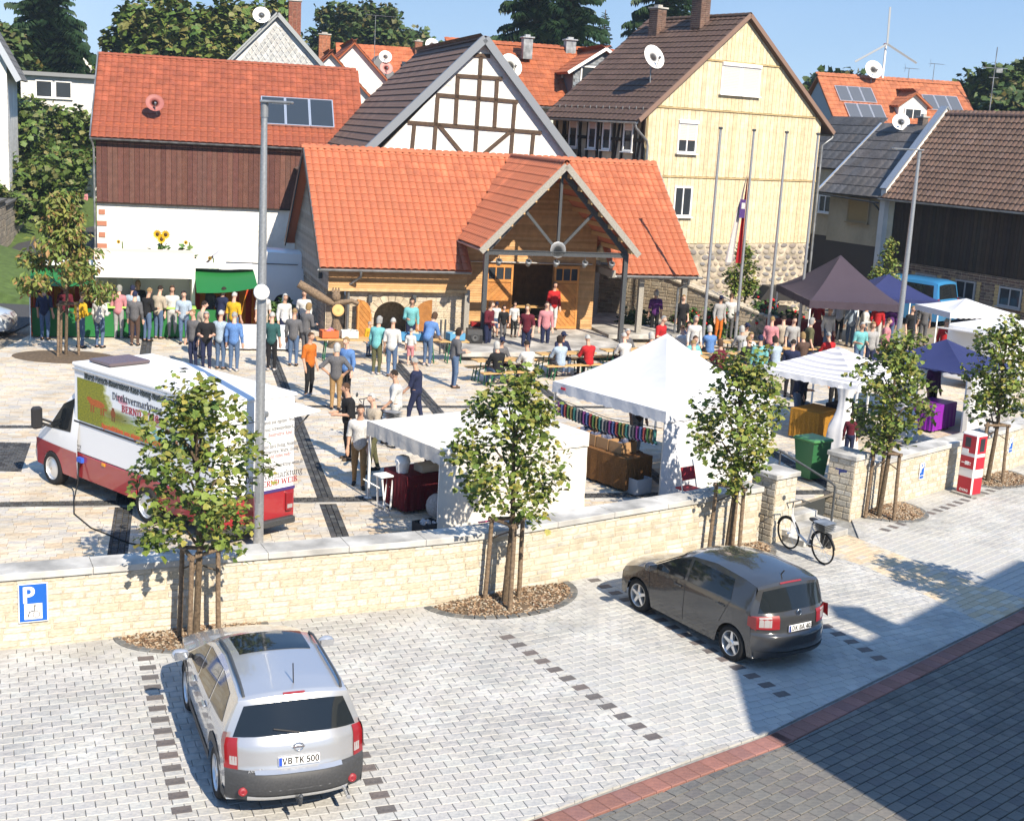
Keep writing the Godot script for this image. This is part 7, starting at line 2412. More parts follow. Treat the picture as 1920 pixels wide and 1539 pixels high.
	var hi := [V(-0.27,0.86,0.27), V(0.27,0.86,0.27), V(0.27,0.86,-0.3), V(-0.27,0.86,-0.3)]
	for k in 4: bq.quad(lo[k], lo[(k + 1) % 4], hi[(k + 1) % 4], hi[k])
	var gm := flat(Color(0.03,0.13,0.05),0.45)
	part(b, "bin_body", bq.mesh(), gm)
	var lq := MB.new()
	lq.cbox(V(0,0.9,0), V(0.6,0.07,0.64),0.025)
	lq.tube([V(-0.25,0.88,-0.36), V(0.25,0.88,-0.36)], [0.02], 6)
	part(b, "bin_lid", lq.mesh(), flat(Color(0.06,0.2,0.07),0.45))
	for s in [-1.0,1.0]:
		var wq := MB.new()
		wq.lathe([U(0.0,0.03), U(0.09,0.03), U(0.1,0.0), U(0.09,-0.03), U(0.0,-0.03)], 12, Transform3D(Basis(V(0,0,1), PI / 2), V(s * 0.23,0.1,-0.22)))
		part(b, "bin_wheel", wq.mesh(), M.black_rubber)
	bicycle("white city bicycle with basket and saddle bag, leaning by the steps", V(5.68,0,-23.95),2.08, Color(0.62,0.63,0.65),-0.09)
	bicycle("dark bicycle pushed by the woman in the patterned blouse", V(-3.05, PZ, -28.9),2.5, Color(0.05,0.05,0.06),0.0)
	for k in 2:
		var s := thing("loudspeaker", "black monitor speaker on the stage edge, %s" % ["front one", "rear one with a red bag on top"][k], "speaker", V(-1.35 + 0.05 * k, 0.8,-42.05 - 0.75 * k),0.2)
		var sq := MB.new()
		sq.prism(PackedVector2Array([U(-0.24,0), U(0.24,0), U(0.24,0.28), U(0.12,0.44), U(-0.24,0.44)]),-0.24,0.24, Transform3D(Basis(Vector3.UP, -PI / 2), Vector3.ZERO))
		part(s, "cabinet", sq.mesh(), M.black_plastic)
		var cq := MB.new()
		cq.lathe([U(0.0,0.0), U(0.1,0.015), U(0.14,0.03), U(0.15,0.0)], 14, Transform3D(Basis(Vector3.RIGHT, PI / 2), V(0,0.2,0.235)))
		part(s, "speaker_cone", cq.mesh(), M.grey_plastic)
		if k == 1: part(s, "red_bag", box_mesh(V(0,0.5,0), V(0.4,0.12,0.3)), cloth(Color(0.35,0.02,0.02)))
	for k in 2: tag(pipe(self, "rail_post", [V(-2.38 + 0.13 * k, PZ, -41.2 - 0.15 * k), V(-2.38 + 0.13 * k, PZ + 1.1,-41.2 - 0.15 * k)], 0.03, M.steel_grey), "slim grey steel post by the arch, %s of the pair" % ["left", "right"][k], "post", "pair of rail posts")
	var w := thing("carved_figure", "rough carved wooden figure with outstretched arm and round disc, by the hall corner", "sculpture", V(-5.75, PZ, -41.4),0.3)
	var fq := MB.new()
	fq.tube([V(0.05,0,0), V(0.08,0.45,0), V(0.02,0.9,0.02), V(-0.02,1.3,0)], [0.27,0.24,0.1,0.15], 10)
	fq.blob(V(0.02,1.62,0), V(0.15,0.18,0.14),10,8)
	fq.tube([V(0,1.4,0), V(0.5,1.5,0.1), V(0.72,1.42,0.15)], [0.11,0.08,0.07], 8)
	fq.tube([V(-0.05,1.38,0), V(-0.55,1.65,0.0), V(-1.15,2.0,-0.1)], [0.09,0.14,0.13], 8)
	for k in 3: fq.lathe([U(0.05,0), U(0.03,0.1), U(0.0,0.16)], 6, tp(V(-0.08 + 0.09 * k, 1.76,0)))
	part(w, "carved_body", fq.mesh(), M.stake_wood)
	var dq := MB.new()
	dq.lathe([U(0.0,0.02), U(0.19,0.02), U(0.19,-0.03)], 18, Transform3D(Basis(Vector3.RIGHT, PI / 2), V(0.06,1.22,0.22)))
	part(w, "wooden_disc", dq.mesh(), flat(Color(0.55,0.33,0.13)))
	var ib := thing("water_tank", "white caged water tank beside the end of the market hall", "tank", V(-9.6, PZ, -50.4),0.3)
	part(ib, "tank", box_mesh(V(0,0.6,0), V(0.9,0.95,0.8)), flat(Color(0.35,0.37,0.37),0.3))
	var cg := MB.new()
	for k in 4:
		cg.box(V(0,0.2 + 0.28 * k, 0.42), V(0.98,0.04,0.04))
		cg.box(V(-0.45 + 0.3 * k, 0.6,0.425), V(0.04,1.0,0.04))
	part(ib, "cage", cg.mesh(), M.white_plastic)
	part(ib, "pallet", box_mesh(V(0,0.06,0), V(1.0,0.12,0.9)), M.stake_wood)
	var sl := table("plastic_stool", "white plastic stool behind the first street tree", V(-4.75, PZ, -21.55),0.4,0.34,0.3,0.36, M.white_plastic, M.white_plastic)
	var sg := MB.new()
	sg.cbox(Vector3.ZERO, V(0.75,0.02,0.05),0.006)
	tag(part(self, "folded_umbrella", sg.mesh(), flat(Color(0.6,0.03,0.16),0.5), at_y(V(-0.15,1.16,-21.35),0.6)), "thin pink rod lying on the wall coping beside the tent", "rod")
	var fc := thing("folding_chair", "red folding chair leaning behind the wall by the peaked tent", "chair", V(3.5, PZ, -25.0),0.7)
	part(fc, "backrest", box_mesh(V(0,0.72,0), V(0.36,0.26,0.03), Basis(Vector3.RIGHT, -0.3)), flat(Color(0.3,0.02,0.03)))
	for s in [-1.0,1.0]: pipe(fc, "leg", [V(s * 0.2,0,0.2), V(s * 0.2,0.95,-0.1)], 0.014, M.alu, 6)
	part(fc, "seat", box_mesh(V(0,0.42,0.05), V(0.38,0.03,0.36)), flat(Color(0.3,0.02,0.03)))
	var lw := thing("lane_wall", "grey stone retaining wall with dark slab coping along the lane", "wall")
	var line := [U(-22.6,-52.0), U(-25.5,-64.8), U(-28.6,-77.0), U(-33.8,-98.6)]
	for k in 3:
		var a: Vector2 = line[k]
		var e: Vector2 = line[k + 1]
		var d := (e - a).normalized()
		var l := a.distance_to(e)
		var yaw := atan2(-d.y, d.x)
		var ht := [2.45,2.2,1.6][k] as float
		var core := MB.new()
		core.box(V((a.x + e.x) * 0.5, PZ + ht * 0.5 - 0.1, (a.y + e.y) * 0.5), V(l, ht, 0.5), Basis(Vector3.UP, yaw))
		part(lw, "wall_core", core.mesh(), M.mortar)
		var bs := Basis(Vector3.UP, yaw + PI)
		if (bs.z).x < 0.0: bs = Basis(Vector3.UP, yaw)
		var org := V(a.x, PZ, a.y) if bs.x.dot(V(d.x, 0, d.y)) > 0 else V(e.x, PZ, e.y)
		masonry(lw, "wall_stone", "wall_stones", func(s): return Transform3D(bs, org + bs * V(s, 0,0.25)), l, 0.0, ht - 0.15, U(0.18,0.35), U(0.3,0.7), [Color(0.34,0.3,0.25), Color(0.28,0.26,0.23), Color(0.42,0.37,0.3)], 0.06, M.wallstone, 70)
		var cp := MB.new()
		cp.box(V((a.x + e.x) * 0.5, PZ + ht - 0.06, (a.y + e.y) * 0.5), V(l + 0.05,0.1,0.75), Basis(Vector3.UP, yaw))
		part(lw, "coping_slab", cp.mesh(), flat(Color(0.09,0.09,0.09)))
func bicycle(label: String, at: Vector3, turn: float, tint: Color, lean: float):
	var t := thing("bicycle", label, "bicycle", at, turn)
	t.rotation.x = 0.0
	t.basis = Basis(Vector3.UP, turn) * Basis(Vector3.RIGHT, lean)
	t.scale = Vector3.ONE * 0.9
	var fr := flat(tint, 0.35)
	for x in [0.54,-0.54]:
		var w := Node3D.new()
		w.name = "wheel"
		t.add_child(w, true)
		w.position = V(x, 0.35,0)
		var ty := MB.new()
		var ring := []
		for k in 29: ring.append(V(cos(TAU * k / 28.0) * 0.33, sin(TAU * k / 28.0) * 0.33,0))
		ty.tube(ring, [0.02], 8, false)
		part(w, "tyre", ty.mesh(), M.black_rubber)
		var sp := MB.new()
		for k in 14:
			var a := TAU * k / 14.0
			sp.tube([V(0,0,0.02 if k % 2 else -0.02), V(cos(a) * 0.32, sin(a) * 0.32,0)], [0.003], 4)
		sp.tube([V(0,0,-0.05), V(0,0,0.05)], [0.025], 8)
		part(w, "spoke_set", sp.mesh(), M.chrome)
		var mg := MB.new()
		var arc := []
		for k in 12: arc.append(V(x + cos(0.3 + PI * 0.85 * k / 11.0) * 0.365,0.35 + sin(0.3 + PI * 0.85 * k / 11.0) * 0.365,0))
		mg.tube(arc, [0.018], 6)
		part(t, "mudguard", mg.mesh(), M.black_plastic)
	var f := MB.new()
	f.tube([V(0.44,0.78,0), V(0.2,0.42,0), V(-0.08,0.3,0)], [0.03], 8)
	f.tube([V(-0.08,0.3,0), V(-0.22,0.78,0)], [0.022], 8)
	f.tube([V(-0.08,0.3,0), V(-0.54,0.35,0), V(-0.2,0.7,0)], [0.015], 6)
	f.tube([V(0.54,0.35,0.05), V(0.46,0.72,0.04), V(0.42,0.95,0)], [0.018], 6)
	part(t, "bike_frame", f.mesh(), fr)
	var hb := MB.new()
	hb.tube([V(0.42,0.95,0), V(0.4,1.08,0)], [0.014], 6)
	hb.tube([V(0.2,1.06,-0.3), V(0.38,1.1,-0.2), V(0.42,1.08,0), V(0.38,1.1,0.2), V(0.2,1.06,0.3)], [0.013], 6)
	hb.blob(V(0.4,1.22,-0.26), V(0.015,0.06,0.05),8,6)
	part(t, "handlebar", hb.mesh(), M.steel_grey)
	var sd := MB.new()
	sd.blob(V(-0.26,0.88,0), V(0.14,0.04,0.08),10,6)
	sd.tube([V(-0.22,0.76,0), V(-0.25,0.86,0)], [0.014], 6)
	part(t, "saddle", sd.mesh(), M.black_plastic)
	var bg := MB.new()
	bg.cbox(V(-0.52,0.5,0.1), V(0.3,0.32,0.1),0.03)
	part(t, "pannier", bg.mesh(), M.black_plastic)
	var bk := MB.new()
	for k in 5: bk.box(V(-0.58,0.76 + 0.04 * k, 0), V(0.32 + 0.015 * k, 0.008,0.26 + 0.015 * k))
	part(t, "basket", bk.mesh(), M.zinc)
	var ck := MB.new()
	ck.lathe([U(0.0,0.01), U(0.09,0.01), U(0.09,-0.01), U(0.0,-0.01)], 16, Transform3D(Basis(Vector3.RIGHT, PI / 2), V(-0.08,0.3,0.06)))
	ck.span(V(-0.08,0.3,0.07), V(0.06,0.2,0.09),0.02,0.012)
	part(t, "crank", ck.mesh(), M.steel_grey)
# ---------------------------------------------------------------- plants
var CL := {}
func leaf_clump(key: String, n: int, size: float, spread: float, tones: Array, lobed := true, droop := 0.2) -> Array:
	if CL.has(key): return CL[key]
	var out := []
	for v in 5:
		var q := MB.new()
		for i in n:
			var c := V(rng.randf_range(-1,1), rng.randf_range(-0.8,0.8), rng.randf_range(-1,1)) * spread
			var d := V(rng.randf_range(-1,1), rng.randf_range(-0.6,0.5) - droop, rng.randf_range(-1,1)).normalized()
			var nn := (V(rng.randf_range(-0.8,0.8),1.0, rng.randf_range(-0.8,0.8))).normalized()
			var s := d.cross(nn).normalized()
			nn = s.cross(d)
			var l := size * rng.randf_range(0.7,1.25)
			q.col = jit(tones[rng.randi() % tones.size()], 0.22,0.5)
			var w := l * (0.5 if lobed else 0.22)
			var m := c + d * l * 0.5 + nn * l * 0.08
			q.tri(c, m + s * w, c + d * l)
			q.tri(c, c + d * l, m - s * w)
			if lobed:
				q.tri(c, c + d * l * 0.12 + s * w * 1.05 - nn * l * 0.1, m + s * w * 0.3)
				q.tri(c, m - s * w * 0.3, c + d * l * 0.12 - s * w * 1.05 - nn * l * 0.1)
		out.append(q.mesh())
	CL[key] = out
	return out
func crown_mesh(blobs: Array, clumps: Array, per: int, sc := 1.0) -> Mesh:
	var st := SurfaceTool.new()
	st.begin(Mesh.PRIMITIVE_TRIANGLES)
	for b in blobs:
		var c: Vector3 = b[0]
		var r: Vector3 = b[1]
		for i in int(per * (b[2] if b.size() > 2 else 1.0)):
			var d := V(rng.randfn(), rng.randfn(), rng.randfn()).normalized()
			var p := c + d * r * (1.0 - 0.55 * pow(rng.randf(),2.0)) * rng.randf_range(0.85,1.08)
			st.append_from(clumps[rng.randi() % clumps.size()], 0, Transform3D(Basis.from_euler(V(rng.randf_range(-0.5,0.5), rng.randf() * TAU, rng.randf_range(-0.5,0.5))) * (sc * rng.randf_range(0.8,1.2)), p))
	return st.commit()
func limbs(parent: Node3D, h: float, r: float, blobs: Array, m: Material):
	var q := MB.new()
	q.tube([Vector3.ZERO, V(0.02 * h, h * 0.5,0.01 * h), V(0, h, 0)], [r, r * 0.8, r * 0.45], 10)
	for b in blobs:
		var c: Vector3 = b[0]
		var s := V(0, clampf(c.y - (b[1] as Vector3).y * 1.2, h * 0.45, h * 0.98),0)
		q.tube([s, s.lerp(c, 0.5) + V(0,0.06 * h, 0), c], [r * 0.4, r * 0.25, r * 0.1], 6)
	part(parent, "trunk", q.mesh(), m)
func tree(called: String, label: String, at: Vector3, th: float, tr: float, blobs: Array, clumps: Array, per: int, sc: float, group: String) -> Node3D:
	var t := thing(called, label, "tree", at, 0.0, group)
	limbs(t, th, tr, blobs, M.bark)
	part(t, "crown", crown_mesh(blobs, clumps, per, sc), M.leaf)
	return t
func conifer(label: String, at: Vector3, h: float, r: float, tint: Color, bare := 0.1):
	var t := thing("spruce", label, "tree", at, 0.0, "conifers behind the village")
	var k := MB.new()
	k.tube([Vector3.ZERO, V(0, h, 0)], [h * 0.022,0.03], 8)
	part(t, "trunk", k.mesh(), M.bark)
	var key := "spray%.3f" % tint.g
	if not CL.has(key):
		var l := []
		for v in 4:
			var q := MB.new()
			for i in 16:
				var f := (i + 0.5) / 16.0
				for s in [-1.0,1.0]:
					q.col = jit(tint, 0.3,0.3)
					var b := V(f, -0.22 * f * f + rng.randf_range(-0.03,0.03),0)
					var e := b + V(0.16,-0.06 - 0.1 * rng.randf(), s * (0.34 * (1.0 - f) + 0.08))
					q.tri(b, e, b + V(0.1,0.015,0))
					q.tri(b + V(0.03,0,0), e + V(-0.04,-0.1, s * 0.03), e)
			l.append(q.mesh())
		CL[key] = l
	var st := SurfaceTool.new()
	st.begin(Mesh.PRIMITIVE_TRIANGLES)
	var n := 230
	for i in n:
		var f := pow(i / float(n),0.85)
		var y := lerpf(bare, 0.985, f) * h
		var len := r * (1.0 - f) * rng.randf_range(0.72,1.1) + 0.25
		var bs := Basis(Vector3.UP, i * 2.4 + rng.randf()) * Basis(Vector3.BACK, rng.randf_range(-0.3,0.12) + 0.35 * f)
		st.append_from(CL[key][i % 4], 0, Transform3D(bs * len, V(0, y, 0)))
	part(t, "crown", st.commit(), M.leaf)
func shrub(called: String, label: String, cat: String, at: Vector3, r: Vector3, clumps: Array, per: int, sc: float, group: String, flowers := 0, fc := Color.RED):
	var t := thing(called, label, cat, at, 0.0, group)
	var bl := []
	for k in 4: bl.append([V(rng.randf_range(-0.5,0.5) * r.x, r.y * rng.randf_range(0.45,1.0), rng.randf_range(-0.5,0.5) * r.z), r * rng.randf_range(0.55,0.75)])
	var q := MB.new()
	for b in bl: q.tube([Vector3.ZERO, (b[0] as Vector3) * 0.6, b[0]], [0.02 * r.y + 0.01,0.012], 5)
	part(t, "stem", q.mesh(), M.bark)
	part(t, "foliage", crown_mesh(bl, clumps, per, sc), M.leaf)
	if flowers:
		var f := MB.new()
		for i in flowers:
			var b: Array = bl[i % 4]
			var d := V(rng.randfn(), absf(rng.randfn()) * 0.8, absf(rng.randfn())).normalized()
			f.col = jit(fc, 0.15)
			var p: Vector3 = b[0] + d * b[1] * 1.02
			for k in 5: f.blob(p + V(rng.randf_range(-1,1), rng.randf_range(-1,1), rng.randf_range(-1,1)) * 0.035, Vector3.ONE * 0.04,5,4)
		part(t, "blossom", f.mesh(), M.flower)
func stake_frame(label: String, at: Vector3, h: float, r := 0.3, turn := 0.5):
	var t := thing("tree_stakes", label, "tree stakes", at, turn, "three-post tree stakes")
	var tops := []
	for k in 3:
		var a := TAU * k / 3.0
		var p := V(cos(a) * r, 0, sin(a) * r)
		tops.append(p + V(0.02, h, 0))
		var q := MB.new()
		q.tube([p * 1.12, p * 1.05 + V(0.01, h * 0.5,0), p + V(0.02, h, 0)], [0.04,0.038,0.036], 8)
		part(t, "stake", q.mesh(), M.stake_wood)
	for k in 3:
		var q := MB.new()
		var d: Vector3 = (tops[(k + 1) % 3] - tops[k]).normalized() * 0.06
		q.tube([tops[k] - d + V(0,-0.02,0), tops[(k + 1) % 3] + d + V(0,-0.02,0)], [0.032], 8)
		part(t, "crossrail", q.mesh(), M.stake_wood)
		pipe(t, "tie_strap", [tops[k] + V(0,-0.35,0), V(0, h - 0.2,0)], 0.012, M.bark, 5)
func build_plants():
	var green := [Color(0.12,0.17,0.03), Color(0.15,0.2,0.035), Color(0.09,0.135,0.025), Color(0.24,0.22,0.05), Color(0.19,0.21,0.05)]
	var maple := leaf_clump("maple", 13,0.095,0.15, green)
	var where := ["by the silver off-roader", "before the low white tent", "behind the grey hatchback, before the peaked tent", "beside the steps", "behind the charging post", "over the street corner"]
	var spots := [V(-4.42,0.02,-18.1), V(0.05,0.02,-20.45), V(4.12,0.02,-23.5), V(7.85,0.02,-26.9), V(11.35,0.02,-30.45), V(9.9,0,-19.9)]
	for k in 6:
		var bl := []
		var wide: float = [1.0,1.0,0.85,0.8,0.85,1.0][k]
		for i in 13:
			var a := i * 2.4 + k
			var f := i / 12.0
			var rr := (0.7 * sin(PI * (0.2 + 0.72 * f)) * rng.randf_range(0.65,1.15)) * wide
			bl.append([V(cos(a) * rr, 1.72 + 1.95 * f, sin(a) * rr), V(0.4,0.34,0.4) * rng.randf_range(0.75,1.15)])
		tree("street_tree", "young maple with staked trunk, " + where[k], spots[k], 2.9,0.055, bl, maple, 14,1.0, "young street trees along the wall")
		if k < 5: stake_frame("three brown stakes with crossrails round the maple " + where[k], spots[k], 1.42,0.3,0.5 + 0.3 * k)
	var cherry := leaf_clump("cherry", 14,0.2,0.2, [Color(0.13,0.17,0.035), Color(0.09,0.14,0.03), Color(0.19,0.2,0.05), Color(0.22,0.14,0.06)], false, 0.6)
	var cb := []
	for i in 14:
		var f := i / 13.0
		var rr := 1.25 * (1.0 - f) * rng.randf_range(0.5,1.1)
		cb.append([V(cos(i * 2.4) * rr, 2.0 + 2.5 * f, sin(i * 2.4) * rr), V(0.5,0.25,0.5) * (1.15 - 0.6 * f)])
	var lt := V(-12.9, PZ, -37.37)
	tree("young_tree", "conical young tree with drooping pointed leaves before the catering trailer", lt, 4.2,0.05, cb, cherry, 22,1.0, "")
	stake_frame("three brown stakes round the conical tree at the catering trailer", lt, 1.55,0.32,0.2)
	var sm := [[V(0,1.6,0), V(0.3,0.5,0.3)], [V(0.15,2.3,0.05), V(0.35,0.45,0.35)], [V(-0.3,2.0,0), V(0.3,0.4,0.3)], [V(0.05,3.0,0), V(0.25,0.5,0.25)], [V(0.35,1.7,0), V(0.25,0.3,0.25)]]
	tree("young_tree", "slim young tree staked in the rose bed behind the flagpoles", V(8.4, PZ, -50.2),3.0,0.04, sm, maple, 26,1.1, "")
	stake_frame("pale stakes round the slim tree in the rose bed", V(8.4, PZ, -50.2),1.7,0.25)
	tree("young_tree", "small pale-leaved tree against the dark plinth of the beige house", V(15.0, PZ, -54.5),2.6,0.04, sm, maple, 22,1.1, "")
	var rosy := leaf_clump("rose", 14,0.11,0.16, [Color(0.05,0.1,0.02), Color(0.07,0.13,0.03), Color(0.04,0.08,0.02)])
	var rs := [[7.0,-47.6,0.7], [8.1,-48.4,0.75], [9.0,-48.0,0.8], [7.6,-49.6,0.9], [9.4,-49.4,1.0], [6.5,-49.3,0.7], [10.3,-49.6,0.7]]
	for k in rs.size(): shrub("rose_bush", "red flowering rose bush, %s in the bed behind the flagpoles" % ["nearest to the ramp", "below the flag", "right of the flag", "behind the flag", "tallest", "farthest left", "farthest right"][k], "rose bush", V(rs[k][0], PZ, rs[k][1]), V(0.55, rs[k][2], 0.45), rosy, 30,1.0, "rose bushes behind the flagpoles", 14, Color(0.5,0.012,0.015))
	for k in 3: shrub("green_shrub", "dark green shrub %s" % ["under the open bay's columns", "beside the ramp's top", "beside the barn van"][k], "shrub", [V(4.4, PZ, -48.6), V(5.0,1.6,-52.5), V(-8.2, PZ, -45.2)][k], V(0.6,0.55,0.5), rosy, 26,1.1, "")
	var sf := leaf_clump("sun", 6,0.28,0.2, [Color(0.07,0.14,0.03), Color(0.1,0.17,0.04)])
	for k in 5:
		var p: Vector3 = [V(-12.35, PZ, -45.5), V(-14.6, PZ, -46.0), V(-13.9, PZ, -46.2), V(-11.3, PZ, -45.2), V(-10.5, PZ, -45.3)][k]
		var h: float = [2.9,2.1,2.5,2.7,2.2][k]
		var t := thing("sunflower", "tall sunflower stalk, %s" % ["with a large yellow bloom before the white van", "nearest to the barn corner", "second from the barn corner", "right of the yellow bloom", "farthest right before the van"][k], "sunflower", p, 0.0, "sunflowers behind the catering trailer")
		pipe(t, "stalk", [Vector3.ZERO, V(0.05, h * 0.6,0), V(0, h, 0.05)], 0.022, flat(Color(0.12,0.17,0.05)),6)
		part(t, "leaf_set", crown_mesh([[V(0, h * 0.65,0), V(0.22, h * 0.3,0.22)]], sf, 9), M.leaf)
		for j in (3 if k == 0 else 1):
			var f := MB.new()
			var c := V(0.14 * j - 0.1, h - 0.16 * (j % 2),0.12)
			f.col = Color(0.6,0.36,0.01) if k < 4 else Color(0.3,0.2,0.03)
			var rr := 0.15 if k == 0 else 0.07
			for i in 14:
				var a := TAU * i / 14.0
				var d := V(cos(a), sin(a),0.25)
				f.quad(c, c + d * rr * 0.7 + V(-sin(a), cos(a),0) * rr * 0.2, c + d * rr * 1.15, c + d * rr * 0.7 - V(-sin(a), cos(a),0) * rr * 0.2)
			f.col = Color(0.08,0.04,0.01)
			f.blob(c + V(0,0,0.02), V(rr * 0.45, rr * 0.45,0.03),8,6)
			part(t, "bloom", f.mesh(), M.flower)
	var bush := leaf_clump("bush", 16,0.34,0.42, [Color(0.08,0.13,0.025), Color(0.1,0.15,0.03), Color(0.06,0.1,0.02), Color(0.14,0.14,0.05)])
	var bs := [[-27.5,3.2,-75,3.4], [-29.6,4.4,-82,3.6], [-32.0,3.4,-88,3.4], [-27.6,3.0,-69,2.6], [-31.5,3.0,-93,3.0], [-29.0,6.2,-86,3.2], [-30.5,6.4,-79,3.4], [-34.5,4.5,-97,4.0], [-31.5,2.4,-73,3.0], [-34.0,7.5,-90,3.0]]
	for k in bs.size():
		var s: float = bs[k][3]
		shrub("bush", "leafy bush on the bank above the lane wall, %s" % ["behind the annex corner", "in the middle", "over the end of the wall", "nearest the fence", "lowest and farthest", "topmost by the barn roof", "topmost below the white annex", "far back by the hill house", "at the left border", "under the big maple"][k], "bush", V(bs[k][0], bs[k][1] - 1.6, bs[k][2]), V(s * 0.8, s * 0.55, s * 0.75), bush, 60,1.0, "bushes on the bank above the lane")
	var broad := leaf_clump("broad", 16,0.5,0.6, [Color(0.085,0.13,0.025), Color(0.11,0.16,0.03), Color(0.06,0.1,0.02), Color(0.16,0.15,0.045)])
	var dark := leaf_clump("dark", 16,0.5,0.6, [Color(0.045,0.075,0.02), Color(0.06,0.095,0.025), Color(0.11,0.1,0.035)])
	var fr := [[-28.3,4.0,-104,12.0,4.4,5.0,0, "big spreading maple above the red barn roof"], [-24.0,3.5,-106,13.0,2.4,5.0,0, "drooping pale willow beside the big maple"], [-21.6,3.5,-112,15.0,2.6,4.6,0, "loose birch behind the slated gable"], [-16.5,3.5,-132,18.0,5.5,4.6,1, "dark round oak behind the white gables"], [-11.5,3.5,-138,15.0,4.0,3.6,1, "lower dark oak behind the white gables"], [-36.5,6.0,-93,6.0,2.6,3.4,1, "dark bushy tree beside the left spruce"], [25.0,3.0,-112,13.0,3.2,3.2,1, "dark tree between yellow house and solar roof"], [37.5,3.0,-108,14.0,4.2,3.6,1, "dark tree at the right end of the solar roof"], [34.5,2.0,-96,12.0,3.0,3.2,1, "dark tree at the right border behind the black barn"], [-14.0,3.0,-150,20.0,4.0,2.6,1, "far small oak above the orange roof"]]
	for f in fr:
		var bl := []
		for i in 11:
			var a := i * 2.4
			var k := i / 10.0
			var rr: float = f[4] * (0.25 + 0.5 * sqrt(k) * rng.randf_range(0.7,1.1))
			bl.append([V(cos(a) * rr, f[3] * 0.62 + f[5] * (0.75 - 1.25 * k * rng.randf_range(0.6,1.0)), sin(a) * rr), V(f[4] * 0.42, f[5] * 0.3, f[4] * 0.42)])
		tree("broadleaf_tree", f[7], V(f[0], f[1] - 1.0, f[2]), f[3] * 0.62,0.28, bl, dark if f[6] == 1 else broad, 44,1.1, "trees behind the village")
	var sp := Color(0.022,0.048,0.02)
	for c in [["dark spruce at the left border above the annex", -35.5,5.5,-100,18.0,4.6], ["tall spruce with bare trunk, left of the pair behind the half-timbered gable", 0.3,2.5,-96,25.0,5.0], ["tall spruce, right of the pair behind the half-timbered gable", 2.6,2.5,-97,24.0,4.6], ["small pointed spruce between the slate dormer and the yellow house", 5.4,3.0,-104,15.2,2.4], ["big spruce behind the chimneys of the yellow house", 9.8,2.5,-101,25.0,5.6], ["small far spruce beside the half-timbered ridge", -1.9,3.0,-118,12.5,1.8], ["slim far spruce left of the hill house", -36.5,7.0,-125,10.5,1.6]]: conifer(c[0], V(c[1], c[2] - 1.5, c[3]), c[4], c[5], sp, 0.12)
	var gq := MB.new()
	for i in 2600:
		var z := rng.randf_range(-62.0,-98.0)
		var x := -26.3 - (-z - 62.0) * 0.235 - rng.randf() * 4.0
		var y := land(x, z)
		gq.col = jit(Color(0.12,0.19,0.035),0.3)
		var a := rng.randf() * TAU
		var p := V(x, y - 0.02, z)
		gq.tri(p, p + V(cos(a) * 0.14,0, sin(a) * 0.14), p + V(rng.randf_range(-0.15,0.15), rng.randf_range(0.25,0.6), rng.randf_range(-0.1,0.1)))
	var go := part(self, "grass", gq.mesh(), M.leaf)
	tag(go, "rough green grass on the bank above the lane wall", "grass", "", "stuff")
# ---------------------------------------------------------------- people
var POSE := {}
func cap(f: PackedFloat32Array, o: Vector3, n: Vector3i, h: float, a: Vector3, b: Vector3, ra: float, rb: float):
	var lo := ((a.min(b) - Vector3.ONE * (maxf(ra, rb) + 0.08) - o) / h).floor()
	var hi := ((a.max(b) + Vector3.ONE * (maxf(ra, rb) + 0.08) - o) / h).ceil()
	var ab := b - a
	var l := maxf(ab.length_squared(),1e-6)
	for z in range(maxi(0, int(lo.z)), mini(n.z, int(hi.z))):
		for y in range(maxi(0, int(lo.y)), mini(n.y, int(hi.y))):
			for x in range(maxi(0, int(lo.x)), mini(n.x, int(hi.x))):
				var p := o + V(x, y, z) * h
				var t := clampf((p - a).dot(ab) / l, 0.0,1.0)
				var d := p.distance_to(a + ab * t) - lerpf(ra, rb, t)
				var i := (z * n.y + y) * n.x + x
				var k := clampf(0.5 + 0.5 * (f[i] - d) / 0.035,0.0,1.0)
				f[i] = lerpf(f[i], d, k) - 0.035 * k * (1.0 - k)
